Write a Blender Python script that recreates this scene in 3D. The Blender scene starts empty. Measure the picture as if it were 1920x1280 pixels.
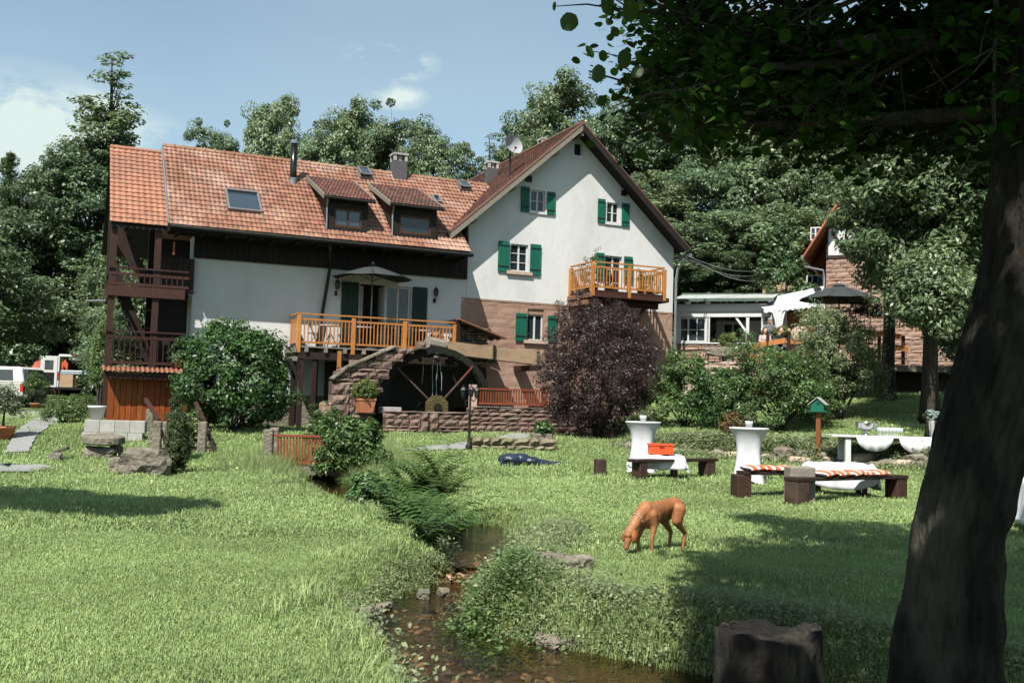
import bpy, bmesh, math, random
import numpy as np
from mathutils import Vector as Ve, Matrix as Mx, noise as mn
S = bpy.context.scene
COL = S.collection
rad = math.radians
# ------------------------------------------------------------- camera
FPX = 1867.0
_P, _R = rad(3.43), rad(1.6)
cf = Ve((0, math.cos(_P), math.sin(_P))); _r0 = Ve((1, 0, 0)); _u0 = Ve((0, -math.sin(_P), math.cos(_P)))
cr = _r0*math.cos(_R) + _u0*math.sin(_R); cu = -_r0*math.sin(_R) + _u0*math.cos(_R)
CAM = Ve((0, 0, 1.6))
cam = bpy.data.cameras.new('camera'); cam.sensor_width = 36; cam.lens = 35.0; cam.clip_end = 3000; cam.clip_start = .05
co = bpy.data.objects.new('camera', cam); COL.objects.link(co); S.camera = co
co.matrix_world = Mx(((cr.x, cu.x, -cf.x, 0), (cr.y, cu.y, -cf.y, 0), (cr.z, cu.z, -cf.z, 1.6), (0, 0, 0, 1)))
def ray(px, py): return cf + cr*((px-960)/FPX) + cu*((640-py)/FPX)
def at(px, py, Y): d = ray(px, py); return CAM + d*(Y/d.y)
# ------------------------------------------------------------- sky, sun, exposure
SUN = Ve((.617, 1.589, -2.33)).normalized()
W = bpy.data.worlds.new('World'); S.world = W; W.use_nodes = True
nt = W.node_tree; N = nt.nodes; L = nt.links; N.clear()
wo = N.new('ShaderNodeOutputWorld'); bg = N.new('ShaderNodeBackground'); sk = N.new('ShaderNodeTexSky')
sk.sky_type = 'NISHITA'; sk.sun_disc = False; sk.sun_elevation = rad(53.8)
sk.sun_rotation = math.atan2(-SUN.x, -SUN.y); sk.air_density = 1.0; sk.dust_density = .8; sk.ozone_density = 1.2
bg.inputs[1].default_value = 0.0865
tc = N.new('ShaderNodeTexCoord')
nz = N.new('ShaderNodeTexNoise'); nz.inputs['Scale'].default_value = 9; nz.inputs['Detail'].default_value = 9; nz.inputs['Roughness'].default_value = .62
mpn = N.new('ShaderNodeMapping'); mpn.inputs['Scale'].default_value = (1, 1, 2.2)
L.new(tc.outputs['Generated'], mpn.inputs[0]); L.new(mpn.outputs[0], nz.inputs['Vector'])
acc = None
def mth(op, a, b=None, c=None):
    m = N.new('ShaderNodeMath'); m.operation = op
    for i, v in enumerate((a, b, c)):
        if v is None: continue
        if isinstance(v, (int, float)): m.inputs[i].default_value = v
        else: L.new(v, m.inputs[i])
    return m.outputs[0]
for (px, py, wx, wz, amt) in ((-50, 245, .17, .045, 2.0), (735, 118, .040, .016, 2.4), (745, 182, .028, .011, 1.4), (640, 70, .028, .010, .4), (60, 190, .08, .03, .5)):
    d = ray(px, py).normalized()
    sb = N.new('ShaderNodeVectorMath'); sb.operation = 'SUBTRACT'; L.new(tc.outputs['Generated'], sb.inputs[0]); sb.inputs[1].default_value = d
    ml = N.new('ShaderNodeVectorMath'); ml.operation = 'MULTIPLY'; L.new(sb.outputs[0], ml.inputs[0]); ml.inputs[1].default_value = (1/wx, 1/wx, 1/wz)
    ln = N.new('ShaderNodeVectorMath'); ln.operation = 'LENGTH'; L.new(ml.outputs[0], ln.inputs[0])
    f = mth('SUBTRACT', 1.25, ln.outputs['Value']); f.node.use_clamp = True
    f = mth('MULTIPLY', f, amt)
    acc = f if acc is None else mth('ADD', acc, f)
n2 = mth('SUBTRACT', nz.outputs[0], .40); n2.node.use_clamp = True
n3 = mth('MULTIPLY', n2, 5.0); fac = mth('MULTIPLY', acc, n3); fac.node.use_clamp = True
# faint high veil over everything
nv = N.new('ShaderNodeTexNoise'); nv.inputs['Scale'].default_value = 2.2; nv.inputs['Detail'].default_value = 6
L.new(mpn.outputs[0], nv.inputs['Vector'])
veil = mth('MULTIPLY', nv.outputs[0], .42); fac = mth('ADD', fac, veil); fac.node.use_clamp = True
mxw = N.new('ShaderNodeMixRGB'); L.new(fac, mxw.inputs[0]); L.new(sk.outputs[0], mxw.inputs[1]); mxw.inputs[2].default_value = (5.2, 5.5, 5.7, 1)
hs = N.new('ShaderNodeHueSaturation'); hs.inputs['Saturation'].default_value = .95
tint = N.new('ShaderNodeMixRGB'); tint.blend_type = 'MULTIPLY'; tint.inputs[0].default_value = 1; tint.inputs[2].default_value = (.93, 1.03, .97, 1)
L.new(mxw.outputs[0], hs.inputs['Color']); L.new(hs.outputs[0], tint.inputs[1]); L.new(tint.outputs[0], bg.inputs[0]); L.new(bg.outputs[0], wo.inputs[0])
sl = bpy.data.lights.new('sun', 'SUN'); sl.energy = 5.0; sl.angle = rad(.53); sl.color = (1, .955, .88)
so = bpy.data.objects.new('sun', sl); COL.objects.link(so); so.rotation_euler = SUN.to_track_quat('-Z', 'Y').to_euler(); so.location = (0, 0, 30)
vs = S.view_settings; vs.view_transform = 'Standard'; vs.look = 'None'; vs.exposure = .84; vs.gamma = 1; vs.use_curve_mapping = False
S.cycles.max_bounces = 4; S.cycles.transparent_max_bounces = 8; S.cycles.diffuse_bounces = 1; S.cycles.glossy_bounces = 3; S.cycles.transmission_bounces = 4
S.cycles.caustics_reflective = False; S.cycles.caustics_refractive = False
# ------------------------------------------------------------- materials
def lin(h):
    return tuple(((int(h[i:i+2], 16)/255)**2.2) for i in (0, 2, 4)) + (1,)
MATS = {}
ALB = .88
def mat(name, c1, c2=None, c3=None, scale=6, stretch=(1, 1, 1), rough=.8, bump=.25, bs=None, metal=0, spec=.25, rnd=0., detail=6, bd=.02, sheen=0):
    m = bpy.data.materials.new(name); m.use_nodes = True; t = m.node_tree; n = t.nodes; l = t.links; n.clear()
    out = n.new('ShaderNodeOutputMaterial'); b = n.new('ShaderNodeBsdfPrincipled'); l.new(b.outputs[0], out.inputs[0])
    b.inputs['Roughness'].default_value = rough; b.inputs['Metallic'].default_value = metal; b.inputs['Specular IOR Level'].default_value = spec
    g = n.new('ShaderNodeNewGeometry'); mp = n.new('ShaderNodeMapping'); mp.inputs['Scale'].default_value = stretch
    l.new(g.outputs['Position'], mp.inputs[0])
    a = n.new('ShaderNodeTexNoise'); a.inputs['Scale'].default_value = scale; a.inputs['Detail'].default_value = detail; a.inputs['Roughness'].default_value = .6
    l.new(mp.outputs[0], a.inputs['Vector'])
    c1 = tuple(v*ALB for v in c1[:3]); c2 = tuple(v*ALB for v in c2[:3]) if c2 else None; c3 = tuple(v*ALB for v in c3[:3]) if c3 else None
    c1 = tuple(c1)[:3]+(1,); c2 = tuple(c2)[:3]+(1,) if c2 else tuple(v*.72 for v in c1[:3])+(1,)
    r = n.new('ShaderNodeValToRGB'); r.color_ramp.elements[0].position = .32; r.color_ramp.elements[1].position = .68
    r.color_ramp.elements[0].color = c1; r.color_ramp.elements[1].color = c2; l.new(a.outputs[0], r.inputs[0]); col = r.outputs[0]
    if c3:
        a3 = n.new('ShaderNodeTexNoise'); a3.inputs['Scale'].default_value = scale*.21; a3.inputs['Detail'].default_value = 7; a3.inputs['Roughness'].default_value = .65
        l.new(mp.outputs[0], a3.inputs['Vector'])
        r3 = n.new('ShaderNodeValToRGB'); r3.color_ramp.elements[0].position = .48; r3.color_ramp.elements[1].position = .66
        r3.color_ramp.elements[0].color = (0, 0, 0, 1); r3.color_ramp.elements[1].color = (.8, .8, .8, 1); l.new(a3.outputs[0], r3.inputs[0])
        mx = n.new('ShaderNodeMixRGB'); l.new(r3.outputs[0], mx.inputs[0]); l.new(col, mx.inputs[1]); mx.inputs[2].default_value = tuple(c3)[:3]+(1,); col = mx.outputs[0]
    if rnd:
        oi = n.new('ShaderNodeObjectInfo'); ad = n.new('ShaderNodeMath'); ad.operation = 'ADD'
        l.new(oi.outputs['Random'], ad.inputs[0]); l.new(g.outputs['Random Per Island'], ad.inputs[1])
        fr = n.new('ShaderNodeMath'); fr.operation = 'FRACT'; l.new(ad.outputs[0], fr.inputs[0])
        mr = n.new('ShaderNodeMapRange'); mr.inputs['To Min'].default_value = 1-rnd; mr.inputs['To Max'].default_value = 1+rnd*.8; l.new(fr.outputs[0], mr.inputs[0])
        hv = n.new('ShaderNodeHueSaturation'); l.new(mr.outputs[0], hv.inputs['Value']); l.new(col, hv.inputs['Color'])
        m2 = n.new('ShaderNodeMapRange'); m2.inputs['To Min'].default_value = .5-.02*min(1, rnd*2); m2.inputs['To Max'].default_value = .5+.02*min(1, rnd*2)
        w = n.new('ShaderNodeMath'); w.operation = 'MULTIPLY'; w.inputs[1].default_value = 7.31; l.new(fr.outputs[0], w.inputs[0])
        w2 = n.new('ShaderNodeMath'); w2.operation = 'FRACT'; l.new(w.outputs[0], w2.inputs[0]); l.new(w2.outputs[0], m2.inputs[0]); l.new(m2.outputs[0], hv.inputs['Hue'])
        col = hv.outputs[0]
    l.new(col, b.inputs['Base Color'])
    if bump:
        q = n.new('ShaderNodeTexNoise'); q.inputs['Scale'].default_value = bs or scale*4; q.inputs['Detail'].default_value = 5; l.new(mp.outputs[0], q.inputs['Vector'])
        bp = n.new('ShaderNodeBump'); bp.inputs['Strength'].default_value = bump; bp.inputs['Distance'].default_value = bd
        l.new(q.outputs[0], bp.inputs['Height']); l.new(bp.outputs[0], b.inputs['Normal'])
    MATS[name] = m
    return m
def leafmat(name, c1, c2, c3=None, trans=.35, gloss=.35, lo=.7, hi=1.35, nscale=.5):
    m = bpy.data.materials.new(name); m.use_nodes = True; t = m.node_tree; n = t.nodes; l = t.links; n.clear()
    out = n.new('ShaderNodeOutputMaterial'); g = n.new('ShaderNodeNewGeometry'); oi = n.new('ShaderNodeObjectInfo')
    r = n.new('ShaderNodeValToRGB'); c1 = tuple(v*ALB for v in c1); c2 = tuple(v*ALB for v in c2); c3 = tuple(v*ALB for v in c3) if c3 else None
    r.color_ramp.elements[0].color = tuple(c1)+(1,); r.color_ramp.elements[1].color = tuple(c2)+(1,)
    l.new(g.outputs['Random Per Island'], r.inputs[0])
    if c3: e = r.color_ramp.elements.new(.9); e.color = tuple(c2)+(1,); r.color_ramp.elements[2].color = tuple(c3)+(1,)
    nn = n.new('ShaderNodeTexNoise'); nn.inputs['Scale'].default_value = nscale; nn.inputs['Detail'].default_value = 3; l.new(g.outputs['Position'], nn.inputs['Vector'])
    ad = n.new('ShaderNodeMath'); ad.operation = 'MULTIPLY_ADD'; l.new(oi.outputs['Random'], ad.inputs[0]); ad.inputs[1].default_value = .35; l.new(nn.outputs[0], ad.inputs[2])
    mr = n.new('ShaderNodeMapRange'); mr.inputs['From Min'].default_value = .3; mr.inputs['From Max'].default_value = 1.05; mr.inputs['To Min'].default_value = lo; mr.inputs['To Max'].default_value = hi; l.new(ad.outputs[0], mr.inputs[0])
    hv = n.new('ShaderNodeHueSaturation'); l.new(r.outputs[0], hv.inputs['Color']); l.new(mr.outputs[0], hv.inputs['Value'])
    m2 = n.new('ShaderNodeMapRange'); m2.inputs['To Min'].default_value = .515; m2.inputs['To Max'].default_value = .485; l.new(oi.outputs['Random'], m2.inputs[0]); l.new(m2.outputs[0], hv.inputs['Hue'])
    b = n.new('ShaderNodeBsdfPrincipled'); b.inputs['Roughness'].default_value = .42; b.inputs['Specular IOR Level'].default_value = gloss; l.new(hv.outputs[0], b.inputs['Base Color'])
    tr = n.new('ShaderNodeBsdfTranslucent'); h2 = n.new('ShaderNodeHueSaturation'); h2.inputs['Value'].default_value = 1.5; h2.inputs['Hue'].default_value = .48; l.new(hv.outputs[0], h2.inputs['Color']); l.new(h2.outputs[0], tr.inputs[0])
    mx = n.new('ShaderNodeMixShader'); mx.inputs[0].default_value = trans; l.new(b.outputs[0], mx.inputs[1]); l.new(tr.outputs[0], mx.inputs[2]); l.new(mx.outputs[0], out.inputs[0])
    MATS[name] = m
    return m
def glassmat(name, tint, rough=.02, thru=.5):
    m = bpy.data.materials.new(name); m.use_nodes = True; t = m.node_tree; n = t.nodes; l = t.links; n.clear()
    out = n.new('ShaderNodeOutputMaterial'); b = n.new('ShaderNodeBsdfPrincipled'); b.inputs['Base Color'].default_value = tuple(tint)+(1,)
    b.inputs['Roughness'].default_value = rough; b.inputs['Specular IOR Level'].default_value = .9
    tr = n.new('ShaderNodeBsdfTransparent'); tr.inputs[0].default_value = (.85, .9, .9, 1); mx = n.new('ShaderNodeMixShader'); mx.inputs[0].default_value = thru
    l.new(b.outputs[0], mx.inputs[1]); l.new(tr.outputs[0], mx.inputs[2]); l.new(mx.outputs[0], out.inputs[0]); MATS[name] = m
    return m
white_wall = mat('white_limewash', (.61, .61, .60), (.575, .575, .565), (.49, .485, .465), scale=1.6, stretch=(1.6, 1.6, .8), bump=.2, bs=4.5, bd=.045, rough=.9)
sand_paint = mat('salmon_painted_stone', (.34, .215, .16), (.29, .18, .13), (.36, .25, .195), scale=2.2, bump=.55, bs=9, bd=.03, rough=.9, rnd=.06)
redstone = mat('red_sandstone', (.25, .165, .135), (.14, .09, .075), (.19, .16, .125), scale=7, bump=.8, bs=22, bd=.03, rough=.95, rnd=.28)
mortar = mat('dark_mortar', (.09, .07, .055), (.05, .04, .03), bump=.5)
greystone = mat('weathered_stone', (.27, .235, .19), (.14, .12, .095), (.10, .11, .06), scale=7, bump=.9, bs=16, bd=.05, rough=.95, rnd=.15)
concrete = mat('concrete', (.42, .41, .38), (.33, .32, .30), (.25, .24, .2), scale=5, bump=.3, bs=40, rnd=.12)
tile_old = mat('old_clay_tile', (.28, .132, .085), (.18, .085, .056), (.39, .26, .20), scale=2.6, bump=.3, bs=50, rough=.82, rnd=.24)
tile_new = mat('new_clay_tile', (.36, .17, .105), (.30, .138, .085), (.25, .125, .085), scale=2.5, bump=.15, bs=50, rough=.75, rnd=.12)
tile_small = mat('flat_clay_tile', (.20, .095, .075), (.14, .065, .052), (.09, .07, .055), scale=3, bump=.3, bs=40, rough=.85, rnd=.35)
darkwood = mat('dark_stained_wood', (.035, .018, .014), (.022, .012, .010), scale=3, stretch=(6, 6, 1), bump=.3, rnd=.3, rough=.6)
brownwood = mat('brown_stained_wood', (.062, .024, .018), (.038, .017, .013), scale=4, stretch=(5, 5, 1), bump=.3, rnd=.25, rough=.55)
blackwood = mat('near_black_cladding', (.018, .012, .010), (.012, .009, .008), scale=3, bump=.3, rough=.7, rnd=.2)
honey = mat('honey_stained_wood', (.47, .20, .05), (.35, .13, .03), scale=5, stretch=(4, 4, 1), bump=.15, rnd=.15, rough=.45, spec=.4)
redwood = mat('red_stained_wood', (.26, .075, .03), (.17, .05, .022), scale=5, stretch=(4, 4, 1), bump=.2, rnd=.22, rough=.5)
orangewood = mat('orange_board', (.30, .08, .017), (.17, .04, .010), scale=4, stretch=(7, 7, .8), bump=.25, rnd=.2, rough=.5)
rawwood = mat('raw_plank', (.46, .33, .20), (.36, .25, .15), (.28, .21, .14), scale=5, stretch=(2, 2, 6), bump=.2, rough=.8, rnd=.1)
greywood = mat('grey_weathered_wood', (.26, .23, .19), (.17, .15, .12), scale=6, stretch=(1, 1, 5), bump=.4, rough=.9, rnd=.15)
shutter_green = mat('green_shutter_paint', (.010, .115, .075), (.008, .095, .062), scale=3, bump=.08, rough=.45, rnd=.06)
dark_green = mat('dark_green_paint', (.010, .030, .022), (.008, .024, .018), bump=.08, rough=.5)
iron = mat('black_iron', (.015, .015, .016), (.03, .028, .025), bump=.1, rough=.5, metal=.3)
whitepaint = mat('white_paint', (.58, .58, .57), (.53, .53, .52), scale=3, bump=.05, rough=.5)
greymetal = mat('zinc_metal', (.36, .38, .39), (.26, .28, .29), scale=4, bump=.05, rough=.4, metal=.7)
steel = mat('stainless_steel', (.55, .56, .56), (.45, .46, .46), bump=.02, rough=.18, metal=1)
sillstone = mat('sill_sandstone', (.50, .37, .29), (.40, .29, .23), bump=.3)
pane_m = glassmat('window_glass', (.02, .03, .035), .02, .35)
pane_sky = glassmat('reflective_glass', (.03, .045, .06), .03, .05)
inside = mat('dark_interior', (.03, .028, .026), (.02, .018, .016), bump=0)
curtain = mat('lace_curtain', (.55, .55, .55), (.40, .40, .42), scale=9, bump=.3)
terracotta = mat('terracotta', (.50, .19, .10), (.40, .14, .07), (.45, .28, .20), scale=4, bump=.2, rough=.85)
cloth_w = mat('white_table_cloth', (.60, .60, .61), (.57, .57, .59), scale=3, bump=.1, bs=7, bd=.05, rough=.85)
parasol_m = mat('charcoal_parasol_cloth', (.042, .050, .052), (.034, .040, .042), bump=.15, rough=.8)
bark = mat('bark', (.055, .045, .036), (.028, .022, .017), (.09, .09, .075), scale=9, stretch=(1, 1, .3), bump=1.0, bs=20, bd=.05, rough=.95)
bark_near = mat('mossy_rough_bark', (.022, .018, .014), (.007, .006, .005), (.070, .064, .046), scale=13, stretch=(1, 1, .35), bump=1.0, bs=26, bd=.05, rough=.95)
gravel = mat('gravel', (.30, .30, .295), (.19, .19, .185), (.25, .25, .24), scale=60, bump=.6, bs=90, bd=.02, rough=.95)
# ------------------------------------------------------------- mesh helpers
def setp(o, label=None, cat=None, group=None, kind=None):
    if label: o['label'] = label
    if cat: o['category'] = cat
    if group: o['group'] = group
    if kind: o['kind'] = kind
    return o
def empty(name, loc, rz=0, label=None, cat=None, group=None, kind=None):
    o = bpy.data.objects.new(name, None); COL.objects.link(o); o.location = loc; o.rotation_euler = (0, 0, rz); o.empty_display_size = .2
    return setp(o, label, cat, group, kind)
def link(name, me, parent=None, m=None, loc=None, rot=None, scale=None, kind=None, label=None):
    o = bpy.data.objects.new(name, me); COL.objects.link(o)
    if m and not me.materials: me.materials.append(m)
    if parent: o.parent = parent
    if loc is not None: o.location = loc
    if rot is not None: o.rotation_euler = rot
    if scale is not None: o.scale = scale if hasattr(scale, '__len__') else (scale,)*3
    if kind: o['kind'] = kind
    if label: o['label'] = label
    return o
class MB:
    def __init__(s): s.v = []; s.f = []
    def add(s, v, f):
        b = len(s.v); s.v += [tuple(x) for x in v]; s.f += [tuple(i+b for i in q) for q in f]; return s
    def box(s, c, d, rz=0, rm=None, taper=0):
        x, y, z = d[0]/2, d[1]/2, d[2]/2; k = 1-taper
        p = [Ve(q) for q in ((-x, -y, -z), (x, -y, -z), (x, y, -z), (-x, y, -z), (-x*k, -y*k, z), (x*k, -y*k, z), (x*k, y*k, z), (-x*k, y*k, z))]
        R = rm if rm is not None else Mx.Rotation(rz, 3, 'Z')
        return s.add([R @ q + Ve(c) for q in p], [(3, 2, 1, 0), (4, 5, 6, 7), (0, 1, 5, 4), (1, 2, 6, 5), (2, 3, 7, 6), (3, 0, 4, 7)])
    def bb(s, a, b):  # box from corner to corner
        c = [(a[i]+b[i])/2 for i in range(3)]; d = [abs(b[i]-a[i]) for i in range(3)]
        return s.box(c, d)
    def beam(s, p, q, w, h, up=(0, 0, 1)):
        p, q = Ve(p), Ve(q); d = (q-p); n = d.normalized(); u = Ve(up)
        if abs(n.dot(u)) > .98: u = Ve((0, 1, 0))
        a = n.cross(u).normalized(); b = a.cross(n).normalized()
        R = Mx((a, n, b)).transposed(); return s.box((p+q)/2, (w, d.length, h), rm=R)
    def tube(s, pts, rs, n=8, cap=True):
        pts = [Ve(p) for p in pts]
        if not hasattr(rs, '__len__'): rs = [rs]*len(pts)
        b = len(s.v); ref = None
        for i, p in enumerate(pts):
            t = (pts[min(i+1, len(pts)-1)]-pts[max(i-1, 0)]).normalized()
            if ref is None: ref = t.orthogonal().normalized()
            a = (ref-t*ref.dot(t)).normalized(); ref = a; c = t.cross(a)
            for k in range(n):
                an = 2*math.pi*k/n; s.v.append(tuple(p+(a*math.cos(an)+c*math.sin(an))*rs[i]))
        for i in range(len(pts)-1):
            for k in range(n): s.f.append((b+i*n+k, b+i*n+(k+1) % n, b+(i+1)*n+(k+1) % n, b+(i+1)*n+k))
        if cap: s.f.append(tuple(b+k for k in reversed(range(n)))); s.f.append(tuple(b+(len(pts)-1)*n+k for k in range(n)))
        return s
    def lathe(s, prof, n=16, c=(0, 0, 0), sx=1, sy=1, cap=True):
        b = len(s.v)
        for (r, z) in prof:
            for k in range(n): an = 2*math.pi*(k+.5)/n; s.v.append((c[0]+r*math.cos(an)*sx, c[1]+r*math.sin(an)*sy, c[2]+z))
        for i in range(len(prof)-1):
            for k in range(n): s.f.append((b+i*n+k, b+i*n+(k+1) % n, b+(i+1)*n+(k+1) % n, b+(i+1)*n+k))
        if cap: s.f.append(tuple(b+k for k in reversed(range(n)))); s.f.append(tuple(b+(len(prof)-1)*n+k for k in range(n)))
        return s
    def prism(s, poly, y0, y1, ax='y'):  # poly in (x,z) extruded in y
        n = len(poly); b = len(s.v)
        for y in (y0, y1):
            for (x, z) in poly: s.v.append({'y': (x, y, z), 'x': (y, x, z), 'z': (x, z, y)}[ax])
        s.f.append(tuple(b+i for i in range(n))); s.f.append(tuple(b+n+i for i in reversed(range(n))))
        for i in range(n): s.f.append((b+i, b+n+i, b+n+(i+1) % n, b+(i+1) % n))
        return s
    def ell(s, c, r, nu=10, nv=6, rm=None):
        b = len(s.v); R = rm or Mx.Identity(3)
        for j in range(nv+1):
            ph = math.pi*j/nv
            for i in range(nu):
                th = 2*math.pi*i/nu; s.v.append(tuple(R @ Ve((r[0]*math.sin(ph)*math.cos(th), r[1]*math.sin(ph)*math.sin(th), r[2]*math.cos(ph))) + Ve(c)))
        for j in range(nv):
            for i in range(nu): s.f.append((b+j*nu+i, b+(j+1)*nu+i, b+(j+1)*nu+(i+1) % nu, b+j*nu+(i+1) % nu))
        return s
    def mesh(s, name, m=None, smooth=False, bevel=0):
        me = bpy.data.meshes.new(name); me.from_pydata(s.v, [], s.f)
        bm = bmesh.new(); bm.from_mesh(me)
        bmesh.ops.recalc_face_normals(bm, faces=bm.faces)
        if bevel: bmesh.ops.bevel(bm, geom=list(bm.edges), offset=bevel, segments=1, affect='EDGES', clamp_overlap=True)
        bm.to_mesh(me); bm.free()
        if smooth: me.polygons.foreach_set('use_smooth', [True]*len(me.polygons))
        if m: me.materials.append(m)
        return me
    def build(s, name, m, parent=None, smooth=False, bevel=0, kind=None, label=None, loc=None, rot=None):
        return link(name, s.mesh(name, m, smooth, bevel), parent, None, loc, rot, None, kind, label)
def npmesh(name, v, quads, m=None, smooth=False):
    me = bpy.data.meshes.new(name); v = np.asarray(v, dtype=np.float32).reshape(-1, 3); q = np.asarray(quads, dtype=np.int32); k = q.shape[1]
    me.vertices.add(len(v)); me.vertices.foreach_set('co', v.ravel()); me.loops.add(q.size); me.loops.foreach_set('vertex_index', q.ravel())
    me.polygons.add(len(q)); me.polygons.foreach_set('loop_start', np.arange(0, q.size, k, dtype=np.int32))
    try: me.polygons.foreach_set('loop_total', np.full(len(q), k, dtype=np.int32))
    except Exception: pass
    if smooth: me.polygons.foreach_set('use_smooth', np.ones(len(q), dtype=bool))
    me.update(calc_edges=True); me.validate()
    if m: me.materials.append(m)
    return me
# ------------------------------------------------------------- house frame
HA = rad(24); HO = Ve((-1.656, 35.0, 0)); HU = Ve((math.cos(HA), math.sin(HA), 0)); HV = Ve((-math.sin(HA), math.cos(HA), 0))
def HW(s, v, z): return HO + HU*s + HV*v + Ve((0, 0, z))
def toH(p): q = Ve(p)-HO; return Ve((q.dot(HU), q.dot(HV), q.z))
def Fc(px, py, v=0):
    d = ray(px, py); o = CAM-HO-HV*v; t = -o.dot(HV)/d.dot(HV); p = CAM+d*t-HO; return p.dot(HU), p.z
# ------------------------------------------------------------- terrain
def sst(a, b, x): t = np.clip((x-a)/(b-a), 0, 1); return t*t*(3-2*t)
def hz0(px): return 752+(px-960)*.0279
def onz(px, py, z):
    d = ray(px, py); t = (z-1.6)/d.z; return CAM+d*t
WL = -.40
_bank = [(548, 905, -.22), (640, 945, -.22), (752, 985, -.22), (845, 1028, -.22), (858, 1052, -.25), (846, 1085, -.36), (765, 1118, WL), (690, 1165, WL), (722, 1225, WL), (775, 1275, WL), (840, 1400, WL), (900, 1700, WL),
         (2300, 1700, WL), (1800, 1400, WL), (1500, 1300, WL), (1240, 1258, WL), (1080, 1228, WL), (960, 1205, WL), (880, 1180, WL), (862, 1120, WL), (880, 1070, -.25), (952, 1048, -.22), (962, 1030, -.22), (925, 990, -.22), (872, 982, -.22), (800, 955, -.22), (700, 925, -.22), (610, 890, -.22)]
BANK = np.array([[p.x, p.y] for p in (onz(*b) for b in _bank)])
def sdist(x, y):
    P = np.stack([x, y], -1); d = np.full(x.shape, 1e9); ins = np.zeros(x.shape, bool)
    n = len(BANK)
    for i in range(n):
        a = BANK[i]; b = BANK[(i+1) % n]; e = b-a; w = P-a
        t = np.clip((w@e)/(e@e), 0, 1); q = w-t[..., None]*e; d = np.minimum(d, np.hypot(q[..., 0], q[..., 1]))
        c = ((a[1] <= P[..., 1]) != (b[1] <= P[..., 1]))
        with np.errstate(divide='ignore', invalid='ignore'):
            xi = a[0]+(P[..., 1]-a[1])/(b[1]-a[1] if b[1] != a[1] else 1e-9)*e[0]
        ins ^= c & (P[..., 0] < xi)
    return np.where(ins, -d, d)
LA = np.array([3.6, 27.2]); LB = np.array([9.6, 22.3]); _ld = (LB-LA)/np.linalg.norm(LB-LA); LN = np.array([-_ld[1], _ld[0]])
if LN[1] < 0: LN = -LN
def wob(x, y, f, s): return np.sin(x*f+s)*np.cos(y*f*1.13+s*1.7)+.5*np.sin(x*f*2.3+y*f*1.7+s*3)
def terr(x, y):
    x = np.asarray(x, float); y = np.asarray(y, float)
    left = .55*sst(21, 30, y) + .03*np.clip(y-30, 0, 200)*.3
    t = (x-LA[0])*LN[0]+(y-LA[1])*LN[1] + .25*wob(x, y, 1.1, 2)
    right = .28*sst(-6, 0, t) + .38*sst(-.1, .45, t) + .125*np.clip(t, 0, 12) + .22*np.clip(t-12, 0, 8)*.3
    w = sst(2.2, 4.6, x+.0*y)
    h = left*(1-w)+right*w
    hill = sst(46, 100, y)*(sst(-2, 30, x)*16+3.0) + sst(44, 60, y)*sst(0, 12, x)*3
    h = h+hill + .035*wob(x, y, .7, 1)*sst(4, 9, y) + .02*wob(x, y, 2.1, 4)
    d = sdist(x, y)
    lvl = np.where(y > 11.0, -.22, WL)
    bank = sst(-.10, .55, d)
    h = np.where(d < .6, (lvl-.18)*(1-bank)+h*bank, h)
    h = np.where(d < -.1, lvl-.16-.06*np.clip(-d, 0, 1), h)
    return h
def th(x, y): return float(terr(np.array([x]), np.array([y]))[0])
def gnd(px, py, z0=None):
    d = ray(px, py); lo, t = CAM, 3.0
    ts = np.linspace(3, 70, 700); X = d.x/d.y*ts; Z = 1.6+d.z/d.y*ts; hh = terr(X, ts); below = np.where(Z < hh)[0]
    if len(below) == 0: return at(px, py, 60)
    i = below[0]; Y = ts[i]
    return Ve((d.x/d.y*Y, Y, float(hh[i])))
ys = np.concatenate([np.linspace(-25, 3.5, 20), np.linspace(4, 16, 170)[0:], np.linspace(16.1, 34, 110), np.linspace(34.6, 110, 70), np.linspace(116, 900, 18)])
us = np.concatenate([np.linspace(-6, -.72, 14)[:-1], np.linspace(-.72, .8, 250), np.linspace(.8, 6, 14)[1:]])
YY, UU = np.meshgrid(ys, us, indexing='ij'); XX = UU*(np.maximum(YY, 3)+1.5)*np.where(YY < 3, 1.5, 1); ZZ = terr(XX, YY)
nr, nc = YY.shape
idx = np.arange(nr*nc).reshape(nr, nc)
quads = np.stack([idx[:-1, :-1], idx[:-1, 1:], idx[1:, 1:], idx[1:, :-1]], -1).reshape(-1, 4)
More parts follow.
